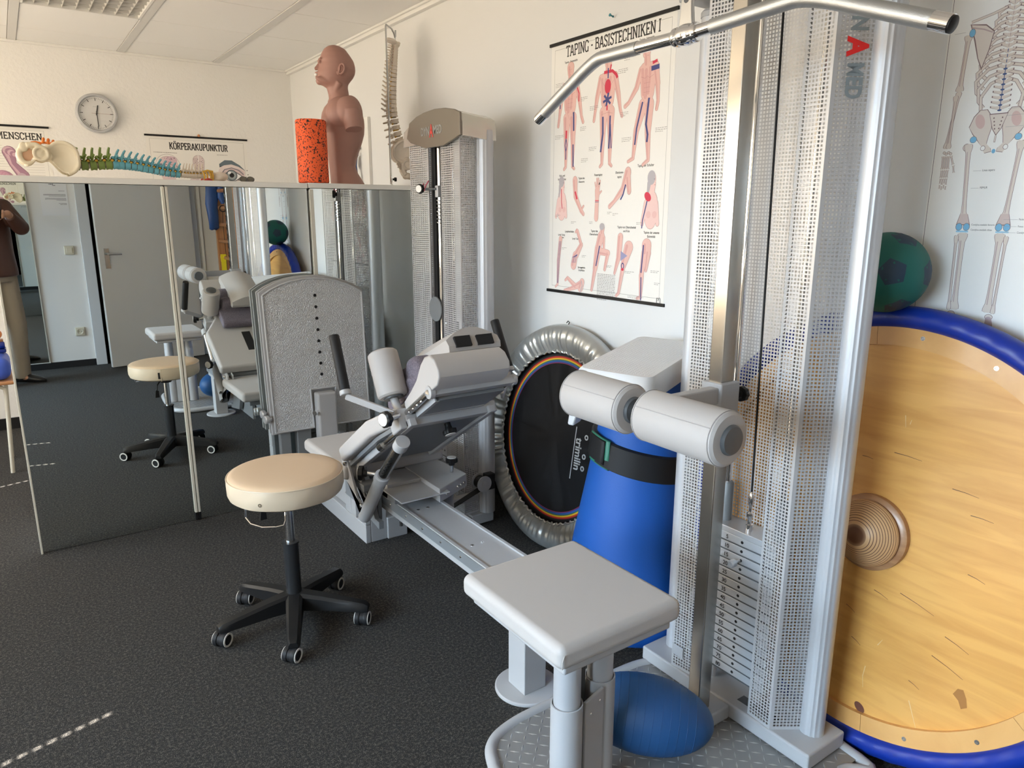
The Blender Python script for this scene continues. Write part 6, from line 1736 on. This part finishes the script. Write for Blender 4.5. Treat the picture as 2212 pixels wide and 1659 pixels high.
e = thing('lying_spine_model', (.40, 3.60, 1.545), 'spine model lying on the cabinet with cream pelvis, green and blue vertebrae', 'anatomy model')
def spath(t):  # x from pelvis end to skull
    P_ = [(.285, 1.600), (.345, 1.601), (.405, 1.606), (.46, 1.606), (.52, 1.600), (.575, 1.591), (.63, 1.580), (.685, 1.574), (.74, 1.571), (.80, 1.572)]
    f_ = t * (len(P_) - 1); i = min(int(f_), len(P_) - 2); u_ = f_ - i
    p0, p1, p2, p3 = [Vector((*P_[max(0, min(len(P_) - 1, i + k))], 0)) for k in (-1, 0, 1, 2)]
    return ((2 * p1) + (p2 - p0) * u_ + (2 * p0 - 5 * p1 + 4 * p2 - p3) * u_ ** 2 + (3 * p1 - p0 - 3 * p2 + p3) * u_ ** 3) / 2
xs_t = []
tt = 0.0
sizes = [(1.12, 'green')] * 5 + [(1.02 - .022 * k, 'cyan') for k in range(12)] + [(.66, 'bonew')] * 7
proto = {}
for k, (s_, m_) in enumerate(sizes):
    t = [0.02 + .0545 * k, .0][0] if k < 5 else (0.02 + .0545 * 5 + .0435 * (k - 5) if k < 17 else .02 + .2725 + .522 + .025 * (k - 17))
    p = spath(min(t, 1)); p2 = spath(min(t + .01, 1)); d_ = Vector((p2.x - p.x, 0, p2.y - p.y)).normalized()
    Mv = basis((p.x, 3.60, p.y), -d_, (0, 1, 0), Vector((-d_.z * -1, 0, d_.x)) if False else Vector((-d_.z, 0, d_.x)))
    v = vert(Mv, s_, 1.0 if m_ != 'bonew' else 1.5, 1.4 if m_ == 'cyan' else .8)
    vo = v.build('vertebra', M[m_], e, smooth=60)
    b = MB(); b.M = Mv
    b.lathe([(.0125 * s_, -.0155 * s_), (.0130 * s_, -.0125 * s_), (.0125 * s_, -.0095 * s_)], (0, 0, 0), (1, 0, 0), n=16); b.build('disc', mat('disc_grey', (.42, .36, .28), .5) if k == 0 else D.materials['disc_grey'], vo)
    b = MB(); b.M = Mv
    b.ell((-.012 * s_, -.013 * s_, .015 * s_), (.0058 * s_, .004, .0048 * s_), n=12, m=8); b.ell((-.012 * s_, .013 * s_, .015 * s_), (.0058 * s_, .004, .0048 * s_), n=12, m=8); b.build('nerve', M['yellow'], vo)
    b = MB(); b.M = Mv; b.ell((-.0125 * s_, -.0108 * s_, .016 * s_), (.008 * s_, .003, .0065 * s_), n=12, m=8); b.build('nerve_opening', M['black'], vo)
PMx = basis((.222, 3.60, 1.617), Vector((-1, 0, .22)).normalized(), Vector((0, 1, 0)), Vector((.22, 0, 1)).normalized())
for y in (1, -1):
    ilium(y, PMx, .98).build('pelvis_half', M['bone'], e, remesh=.0028, smoothit=4)
b = MB(); b.M = PMx
rings = []
for i in range(9):
    t = i / 8; w_ = .036 * (1 - t) + .008; rings.append([(-.045 + .10 * t, w_ * math.cos(a_), .030 + .030 * math.sin(pi * t * .7) + .010 * (1 - t * .6) * math.sin(a_)) for a_ in [2 * pi * j / 20 for j in range(20)]])
b.loft(rings)
for i in range(6):
    for y in (1, -1):
        b.ell((-.035 + .017 * i, y * (.020 - .002 * i), .048 + .012 * math.sin(pi * i / 8)), (.006, .0055, .007), n=10, m=6)
    b.ell((-.035 + .017 * i, 0, .056 + .014 * math.sin(pi * i / 8)), (.006, .005, .009), n=10, m=6)
b.tube([(.055, 0, .050), (.075, .004, .052), (.090, 0, .047)], [.007, .005, .003], n=8)
b.build('sacrum', M['orange'], e, smooth=70)
b = MB(); b.M = PMx
for y in (1, -1):
    b = MB(); b.M = PMx
    b.prism([(.020 * math.cos(t), .025 * math.sin(t)) for t in [2 * pi * i / 20 for i in range(20)]], lambda a_, c2, t: (.098 + a_, y * .036 + t - y * a_ * .2, -.006 + c2), -.001, .001)
    b.build('membrane', M['skincol'], e)
b = MB(); b.ell((.862, 3.605, 1.570), (.036, .036, .022), n=24, m=14); b.ell((.83, 3.60, 1.578), (.018, .026, .012)); b.ell((.845, 3.59, 1.56), (.02, .02, .012))
b.tube([(.80, 3.585, 1.565), (.805, 3.58, 1.585), (.80, 3.59, 1.597)], .005, n=8)
b.build('skull_base', M['bonew'], e, remesh=.003, smoothit=3)
b = MB()
for x_ in (.786, .798, .813, .822): b.tube([(x_, 3.572, 1.548), (x_ + .002, 3.568, 1.572), (x_ - .003, 3.572, 1.592)], .0042, n=8)
b.tube([(.782, 3.57, 1.588), (.80, 3.565, 1.594), (.825, 3.57, 1.590)], .004, n=8)
b.build('brain_stem_nerves', M['yellow'], e)
b = MB(); b.tube([(.785, 3.562, 1.549), (.80, 3.558, 1.556), (.815, 3.562, 1.550)], .006, n=8); b.tube([(.77, 3.565, 1.549), (.775, 3.56, 1.557)], .004, n=8); b.build('artery', M['red'], e)

# sunglasses / small folded glasses
e = thing('folded_glasses', (.985, 3.60, 1.545), 'small folded grey tinted glasses lying on the cabinet top', 'glasses')
for x_ in (.965, .998):
    b = MB(); b.tube([(x_ + .017 * math.cos(t), 3.60 + .004 * math.sin(t), 1.562 + .012 * math.sin(t)) for t in [2 * pi * i / 20 for i in range(20)]], .0014, n=6, closed=True); b.build('rim', M['dgrey'], e)
    b = MB(); b.ell((x_, 3.601, 1.562), (.0165, .0012, .0115)); b.build('lens', mat('tint_lens%d' % int(x_ * 1000), (.16, .15, .12), .1), e)
b = MB(); b.tube([(.948, 3.60, 1.565), (.945, 3.62, 1.56), (.99, 3.64, 1.552), (1.02, 3.64, 1.55)], .0018, n=6); b.tube([(1.015, 3.60, 1.565), (1.018, 3.625, 1.56), (.97, 3.645, 1.55)], .0018, n=6); b.build('temple_arm', M['dgrey'], e)

# ---- stand and hanging spine
e = thing('spine_stand', (1.733, 3.66, 1.547), 'thin chrome stand with a hooked top holding the hanging spine', 'stand')
b = MB(); b.tube([(1.733, 3.62, 1.56), (1.733, 3.62, 2.332), (1.736, 3.62, 2.338), (1.785, 3.66, 2.333), (1.805, 3.675, 2.318), (1.812, 3.68, 2.300), (1.818, 3.685, 2.305), (1.820, 3.687, 2.335)], .0045, n=10); b.build('rod', M['chromed'], e)
b = MB(); b.tube([(1.738, 3.60, 1.549), (1.87, 3.60, 1.549), (1.88, 3.61, 1.549), (1.88, 3.80, 1.549), (1.738, 3.80, 1.549), (1.736, 3.60, 1.549)], .004, n=8); b.tube([(1.733, 3.62, 1.60), (1.734, 3.612, 1.555), (1.745, 3.60, 1.549)], .0045, n=8); b.build('wire_foot', M['chrome'], e)
knob(e, (1.737, 3.61, 1.583), (.9, -.4, 0), .010, False, .022)
e = thing('hanging_spine_model', (1.81, 3.68, 1.60), 'white spine model with pelvis hanging from the chrome stand left of the far weight tower', 'anatomy model')
HP = [(1.818, 2.262), (1.812, 2.22), (1.806, 2.17), (1.800, 2.12), (1.794, 2.06), (1.790, 2.00), (1.790, 1.94), (1.798, 1.88), (1.812, 1.82), (1.830, 1.77)]
def hpath(t):
    f_ = t * (len(HP) - 1); i = min(int(f_), len(HP) - 2); u_ = f_ - i
    p0, p1, p2, p3 = [Vector((*HP[max(0, min(len(HP) - 1, i + k))], 0)) for k in (-1, 0, 1, 2)]
    return ((2 * p1) + (p2 - p0) * u_ + (2 * p0 - 5 * p1 + 4 * p2 - p3) * u_ ** 2 + (3 * p1 - p0 - 3 * p2 + p3) * u_ ** 3) / 2
for k in range(24):
    t = .02 + (.030 * k if k < 7 else .21 + .040 * (k - 7) if k < 19 else .21 + .48 + .058 * (k - 19)); t = min(t, .97)
    s_ = .62 + .018 * k
    p = hpath(t); p2 = hpath(min(t + .01, 1)); d_ = Vector((p2.x - p.x, 0, p2.y - p.y)).normalized()
    dors = Vector((d_.z, 0, -d_.x)); dors = dors if dors.x < 0 else -dors
    sdv = d_.cross(dors)
    rz = Matrix.Rotation(R(-18), 3, 'Z')
    Mv = basis((p.x, 3.685, p.y), d_, rz @ sdv, rz @ dors)
    vo = vert(Mv, s_, .75, 1.4 if 6 < k < 19 else -.2, 1, 1.5).build('vertebra', M['bonew'], e, smooth=60)
    b = MB(); b.M = Mv; b.lathe([(.0125 * s_, .0095 * s_), (.0133 * s_, .012 * s_), (.0125 * s_, .0155 * s_)], (0, 0, 0), (1, 0, 0), n=14); b.build('disc', D.materials['disc_grey'] if k % 3 else M['yellow'], vo)
    b = MB(); b.M = Mv
    for y in (1, -1): b.ell((.011 * s_, y * .012 * s_, .014 * s_), (.005 * s_, .006 * s_, .005 * s_), n=10, m=6)
    b.build('nerve', M['red'] if k < 7 else M['yellow'], vo)
b = MB(); b.ell((1.775, 3.65, 2.272), (.034, .03, .011), n=20, m=10, M=Matrix.Rotation(R(12), 3, 'Y')); b.ell((1.825, 3.69, 2.268), (.018, .018, .016)); b.ell((1.84, 3.70, 2.278), (.012, .012, .008)); b.build('skull_base', M['bonew'], e, remesh=.003, smoothit=3)
b = MB(); b.tube([(1.815 + .003 * math.cos(t), 3.685, 2.297 + .014 * math.sin(t)) for t in [2 * pi * i / 16 for i in range(16)]], .0014, n=6, closed=True); b.build('hanging_link', M['chromed'], e)
PM2 = basis((1.852, 3.685, 1.715), Vector((.25, 0, -1)).normalized(), Matrix.Rotation(R(-18), 3, 'Z') @ Vector((0, -1, 0)), Matrix.Rotation(R(-18), 3, 'Z') @ Vector((-1, 0, -.25)).normalized())
for y in (1, -1):
    ilium(y, PM2, .93).build('pelvis_half', M['bonew'], e, remesh=.003, smoothit=4)
b = MB(); b.M = PM2
rings = []
for i in range(9):
    t = i / 8; w_ = .034 * (1 - t) + .006; rings.append([(-.035 + .10 * t, w_ * math.cos(a_), .022 + .026 * math.sin(pi * t * .8) + .009 * math.sin(a_)) for a_ in [2 * pi * j / 20 for j in range(20)]])
b.loft(rings)
for i in range(6):
    for y in (1, -1): b.ell((-.03 + .016 * i, y * .014, .038 + .014 * math.sin(pi * i / 7)), (.005, .004, .006), n=10, m=6)
b.build('sacrum', M['bonew'], e, smooth=70)

# ================================================================== BEYOND THE MIRROR EDGE: chair with cushion
co = Vector((-.27, 4.86, 0))
e = thing('school_chair', co, 'wooden seated chair with light grey tubular legs beyond the left mirror edge', 'chair')
CMx = basis(co, (1, 0, 0), (0, 1, 0), (0, 0, 1))
b = MB(); b.M = CMx; b.box(-.20, .222, -.19, .19, .500, .518); b.build('seat', M['chairwood'], e, bevel=.006)
for (sx_, sy_) in ((1, -1), (1, 1), (-1, -1), (-1, 1)):
    b = MB(); b.M = CMx
    b.tube([(sx_ * .10, sy_ * .15, .488), (sx_ * .17, sy_ * .155, .487), (sx_ * .188, sy_ * .158, .470), (sx_ * .192, sy_ * .16, .44), (sx_ * .158 if sx_ > 0 else sx_ * .2, sy_ * .165, .0)] if sx_ < 0 else [(.10, sy_ * .15, .488), (.155, sy_ * .152, .487), (.176, sy_ * .154, .474), (.178, sy_ * .155, .44), (.152, sy_ * .165, .0)], .0105, n=14); b.build('leg', M['cream'], e)
b = MB(); b.M = CMx; b.tube([(-.19, -.16, .49), (-.205, -.17, .70), (-.215, -.17, .92)], .0105, n=12); b.tube([(-.19, .16, .49), (-.205, .17, .70), (-.215, .17, .92)], .0105, n=12); b.box(-.225, -.205, -.19, .19, .78, .93); b.build('backrest', M['chairwood'], e, bevel=.004)
b = MB(); b.box(-.44, -.052, 4.69, 5.02, .519, .645)
tag(b.build('blue_cushion', M['clothl'], root=(-.25, 4.85, .519), bevel=.05, seg=6), 'bright blue cushion on the wooden chair seat beyond the mirror edge', 'cushion')
b = MB(); b.ell((-.115, 4.93, .745), (.045, .05, .035)); 
e2 = thing('stacked_textiles', (-.15, 4.93, .645), 'orange and navy rolled exercise bands piled on the blue cushion', 'exercise bands')
b.build('orange_band_roll', M['orange'], e2)
b = MB(); b.box(-.22, -.062, 4.88, 4.98, .645, .665); b.cyl((-.20, 4.90, .685), (-.065, 4.90, .685), .02); b.build('navy_band_roll', M['navy'], e2, bevel=.006)
b = MB(); b.box(-.20, -.07, 4.92, 4.98, .665, .712); b.build('wooden_block', M['chairwood'], e2, bevel=.004)

# ================================================================== WALL BARS behind the camera, right
wb = Vector((1.83, -.42, 0))
e = thing('wall_bars', wb, 'pine wall bars with round rungs on the right wall, seen in the mirror', 'wall bars')
for (y0, y1) in ((-.74, -.705), (-.16, -.125)):
    b = MB(); b.box(1.735, 1.90, y0, y1, 0, 2.4); b.build('upright', M['pine'], e, bevel=.004)
for k in range(14):
    z = .20 + .158 * k
    b = MB(); b.cyl((1.765, -.705, z), (1.765, -.16, z), .018, n=20); b.build('rung', M['pine'], e)
b = MB(); b.box(1.90, XW - .002, -.75, -.115, 2.1, 2.18); b.box(1.90, XW - .002, -.75, -.115, .3, .38); b.build('wall_cleat', M['pine'], e)
# things hanging from it
t = thing('blue_bag', (1.70, -.64, 1.50), 'blue shiny bag hanging from the wall bars, seen in the mirror', 'bag')
b = MB()
rings = []
for (z, w_, d_, x_) in ((1.80, .03, .02, 1.73), (1.72, .06, .03, 1.72), (1.62, .065, .035, 1.71), (1.50, .055, .03, 1.70), (1.38, .048, .026, 1.70), (1.27, .044, .02, 1.70), (1.262, .03, .012, 1.70)):
    rings.append([(x_ + w_ * math.cos(a_) * (1 + .12 * math.sin(3 * a_ + z * 20)), -.63 + d_ * math.sin(a_), z + .01 * math.sin(2 * a_)) for a_ in [2 * pi * j / 24 for j in range(24)]])
b.loft(rings); b.build('body', M['clothb'], t, smooth=70)
b = MB(); b.loft([[(1.79 + w_ * math.cos(a_), -.60 + .02 * math.sin(a_), z) for a_ in [2 * pi * j / 16 for j in range(16)]] for (z, w_) in ((1.78, .02), (1.66, .035), (1.56, .04), (1.50, .012))]); b.build('flap', M['clothb'], t, smooth=70)
b = MB(); b.tube([(1.735, -.60, 1.79), (1.75, -.60, 1.822), (1.765, -.60, 1.828), (1.78, -.60, 1.80)], .006, n=8); b.build('handle', M['rubber'], t)
t = thing('yellow_band', (1.745, -.55, 1.0), 'yellow resistance band looped over a rung of the wall bars, seen in the mirror', 'exercise band')
b = MB(); zr = .20 + .158 * 5
b.lathe([(.021, 0), (.026, .0), (.026, .05), (.021, .05)], (1.765, -.60, zr + .158 * 0), (0, 1, 0), n=24)
b.box(1.738, 1.742, -.60, -.565, zr - .33, zr); b.box(1.722, 1.770, -.56, -.556, zr - .35, zr + .005); b.box(1.72, 1.777, -.565, -.555, zr - .035, zr + .035)
b.build('band', M['yband'], t, bevel=.004)
t = thing('twisted_rope', (1.80, -.10, 1.0), 'dark twisted rope hanging beside the wall bars, seen in the mirror', 'rope')
for q2 in range(3):
    b = MB(); b.tube([(1.75 + .008 * math.cos(z * 75 + q2 * 2.094), -.30 + .008 * math.sin(z * 75 + q2 * 2.094), z) for z in [.55 + .0125 * i for i in range(130)]], .0078, n=8)
    b.build('strand', (M['rubber'], M['rubber'], mat('rope_light', (.12, .13, .13), .7))[q2], t)
b = MB(); b.lathe([(.012, 0), (.022, .02), (.022, .06), (.010, .08)], (1.75, -.30, .50), (0, 0, 1), n=16); b.build('knot', M['rubber'], t)
b = MB(); b.tube([(1.75, -.30, 2.17), (1.755, -.30, 2.20), (1.765, -.30, 2.215), (1.775, -.30, 2.20)], .012, n=10); b.build('loop', M['rubber'], t)
t = thing('black_hook_ring', (1.76, -.5, 1.45), 'black ring hanging from a wall bar rung below the blue bag', 'ring')
b = MB(); zr = .20 + .158 * 8
b.tube([(1.765 + .028 * math.cos(a_), -.50, zr - .008 + .028 * math.sin(a_)) for a_ in [2 * pi * i / 28 for i in range(28)]], .005, n=8, closed=True); b.build('ring', M['rubber'], t)
b = MB(); b.tube([(1.762, -.50, zr - .036), (1.755, -.50, zr - .15), (1.758, -.495, zr - .45), (1.756, -.495, zr - .62)], .0028, n=6); b.build('cord', M['rubber'], t)

# ================================================================== PERSON taking the photograph
fwd = Vector((math.sin(_yaw), math.cos(_yaw), 0)); rgt = Vector((math.cos(_yaw), -math.sin(_yaw), 0))
PC = Vector((-.100, -.345, 0))          # chest axis on the floor
PMt = basis(PC, rgt, fwd, (0, 0, 1))    # local: x to his right, y forward
pe = thing('person', PC, 'person in brown jacket and beige trousers holding up a phone, seen in the mirror', 'person')
inv = PMt.inverted()
def loc(p): return tuple(inv @ Vector(p))
rS, rE, rW = (.175, -.02, 1.45), loc((.135, -.275, 1.295)), loc((.058, -.075, 1.405))
lS = (-.175, -.02, 1.45); lE = (-.245, .10, 1.25); lW = loc((-.115, -.015, 1.375))
b = MB(); b.M = PMt
def seg(p, q_, r0, r1, n=20): b.cyl(p, q_, r0, r1, n=n); b.ell(p, r0, n=16, m=10); b.ell(q_, r1, n=16, m=10)
# head
b.ell((0, .03, 1.665), (.075, .092, .105), n=28, m=18); b.ell((0, .06, 1.62), (.055, .065, .065), n=24, m=14); b.ell((0, .085, 1.578), (.028, .03, .022))
b.loft([[(-.007, .115, 1.675), (.007, .115, 1.675), (.006, .10, 1.675), (-.006, .10, 1.675)], [(-.012, .140, 1.635), (.012, .140, 1.635), (.016, .10, 1.635), (-.016, .10, 1.635)], [(-.008, .125, 1.627), (.008, .125, 1.627), (.01, .10, 1.627), (-.01, .10, 1.627)]])
for s_ in (1, -1):
    b.ell((s_ * .076, .015, 1.65), (.010, .018, .030)); b.ell((s_ * .03, .108, 1.69), (.022, .012, .007))
b.ell((0, .121, 1.603), (.022, .008, .0045)); b.ell((0, .119, 1.594), (.019, .009, .005))
seg((0, .01, 1.58), (0, -.015, 1.47), .056, .062)
b.ell((0, -.02, 1.36), (.16, .095, .16), n=28, m=16); b.ell((0, -.02, 1.16), (.145, .09, .2), n=28, m=16); b.ell((0, -.02, .98), (.155, .10, .11), n=28, m=16)
for S_, E_, W_ in ((rS, rE, rW), (lS, lE, lW)):
    seg(S_, E_, .048, .038); seg(E_, W_, .037, .026)
hipR, kneR, ankR_ = (.095, -.02, .92), (.115, .02, .50), (.125, -.03, .09)
hipL, kneL, ankL_ = (-.095, -.02, .92), (-.11, .02, .50), (-.12, -.02, .09)
for H_, K_, A_ in ((hipR, kneR, ankR_), (hipL, kneL, ankL_)):
    seg(H_, K_, .078, .052); seg(K_, A_, .05, .034); b.ell((A_[0], A_[1] + .03, .045), (.026, .06, .026))
# hands: palm + five fingers each, holding the phone edges
b.M = None
lens = CAMP
pr = _r2; pu = -_d2; pb = -_f     # phone axes (right, up, back)
PHc = lens - pr * .050 - pu * .0 + pb * .010
def hand(side):
    ed = PHc + pr * (side * .078)
    W_ = PMt @ Vector(rW if side > 0 else lW)
    palm = ed + pb * .022 - pu * .012 + pr * (side * .012)
    b.ell(palm, (.018, .030, .036), n=18, m=12, M=basis((0, 0, 0), pr, pu, pb).to_3x3() @ Matrix.Rotation(R(8), 3, 'X'))
    b.cyl(W_, palm, .025, .022, n=16)
    for k in range(4):
        h_ = .026 - .017 * k; L_ = (.95, 1.05, 1.0, .8)[k]
        p0 = palm + pu * (h_ * .9) + pr * (side * .006) ; p1 = ed + pu * h_ + pr * (side * .016) + pb * .004; p2 = ed + pu * h_ + pr * (side * (.016 - .010 * L_)) - pb * .014 * 0 + pb * -.0085; p3 = ed + pu * (h_ - .001) - pr * (side * .016 * L_) - pb * .0085
        # fingers wrap the edge and end on the front of the phone outside the lens
        if side > 0: p3 = ed + pu * (h_ - .001) + pr * (side * .002) - pb * .0078
        b.tube([p0, p1, p2, p3], [.0085, .0082, .0076, .0066], n=12); b.ell(p3, .0066, n=10, m=8); b.ell(p0, .0085, n=10, m=8)
    t0 = palm - pu * .028; b.tube([t0, t0 + pb * .004 - pr * side * .012 - pu * .004, ed - pu * .030 - pr * side * .028 + pb * .010], [.0105, .009, .0075], n=12); b.ell(ed - pu * .030 - pr * side * .028 + pb * .010, .0075, n=10, m=8)
hand(1); hand(-1)
b.build('body', M['skin'], pe, remesh=.0045, smoothit=3)
for s_ in (1, -1):
    b = MB(); b.M = PMt; b.ell((s_ * .030, .105, 1.670), (.013, .009, .007), n=14, m=8); b.build('eye', mat('eye%d' % s_, (.7, .68, .65), .2), pe)
b = MB(); b.M = PMt; b.ell((0, .005, 1.70), (.085, .098, .085), n=28, m=16); b.ell((0, -.04, 1.655), (.080, .065, .085), n=24, m=14); b.build('hair', M['hair'], pe, remesh=.006, smoothit=2)
# jacket
b = MB(); b.M = PMt
def E_(c, r_): b.ell(c, r_, n=32, m=18)
rings = []
for (z, hw, hd, oy) in ((.905, .205, .135, -.01), (.96, .203, .135, -.01), (1.10, .190, .128, -.01), (1.25, .190, .126, -.015), (1.36, .195, .125, -.02), (1.43, .190, .115, -.02), (1.475, .15, .095, -.02), (1.51, .085, .075, -.01), (1.53, .07, .07, -.005)):
    rings.append([(hw * math.cos(a_) * (1 + .015 * math.sin(5 * a_ + z * 30)), oy + hd * math.sin(a_), z) for a_ in [2 * pi * j / 40 for j in range(40)]])
b.loft(rings)
for S_, E2, W_ in ((rS, rE, rW), (lS, lE, lW)):
    S_, E2, W_ = Vector(S_), Vector(E2), Vector(W_)
    We = E2 + (W_ - E2) * .86
    b.ell(S_, .075, n=20, m=14); b.cyl(S_, E2, .072, .060, n=24); b.ell(E2, .060, n=20, m=14); b.cyl(E2, We, .058, .040, n=24)
b.build('jacket', M['jacket'], pe, remesh=.008, smoothit=4)
b = MB(); b.M = PMt
rings = [[(hw * math.cos(a_), -.01 + hd * math.sin(a_), z) for a_ in [2 * pi * j / 32 for j in range(32)]] for (z, hw, hd) in ((1.0, .165, .11), (.93, .175, .115), (.86, .165, .11))]
b.loft(rings)
for H_, K_, A_ in ((hipR, kneR, ankR_), (hipL, kneL, ankL_)):
    H_, K_, A_ = Vector(H_), Vector(K_), Vector(A_)
    b.ell(H_, .095, n=20, m=14); b.cyl(H_, K_, .095, .075, n=24); b.ell(K_, .075, n=20, m=12); b.cyl(K_, A_ + Vector((0, 0, -.045)), .074, .070, n=24)
b.build('trousers', M['trouser'], pe, remesh=.008, smoothit=4)
for A_, tw_ in ((ankR_, 25), (ankL_, -12)):
    b = MB(); ct_, st2 = math.cos(R(-tw_)), math.sin(R(-tw_))
    b.M = PMt @ Matrix.Translation((A_[0], A_[1], 0)) @ Matrix.Rotation(R(-tw_), 4, 'Z')
    rings = []
    for (y_, w_, z1) in ((-.085, .025, .05), (-.07, .034, .075), (-.02, .038, .095), (.04, .040, .08), (.10, .047, .058), (.15, .044, .045), (.185, .028, .03), (.195, .012, .018)):
        rings.append([(w_ * math.cos(a_), y_, .004 + max(0, .5 + .5 * math.sin(a_)) * z1) for a_ in [2 * pi * j / 24 for j in range(24)]])
    b.loft(rings); b.build('shoe', M['shoe'], pe, smooth=70)
ph = thing('smartphone', PHc, 'black smartphone held up in both hands by the person in the mirror', 'phone')
b = MB(); b.M = basis(PHc, pr, pu, pb); b.box(-.078, .078, -.037, .037, -.004, .004); b.build('case', M['black'], ph, bevel=.003)
b = MB(); b.lathe([(.008, -.0045), (.008, -.0065), (.006, -.0065), (.006, -.0045)], PHc + pr * .05 , pb, n=20); b.build('lens_ring', M['dgrey'], ph)
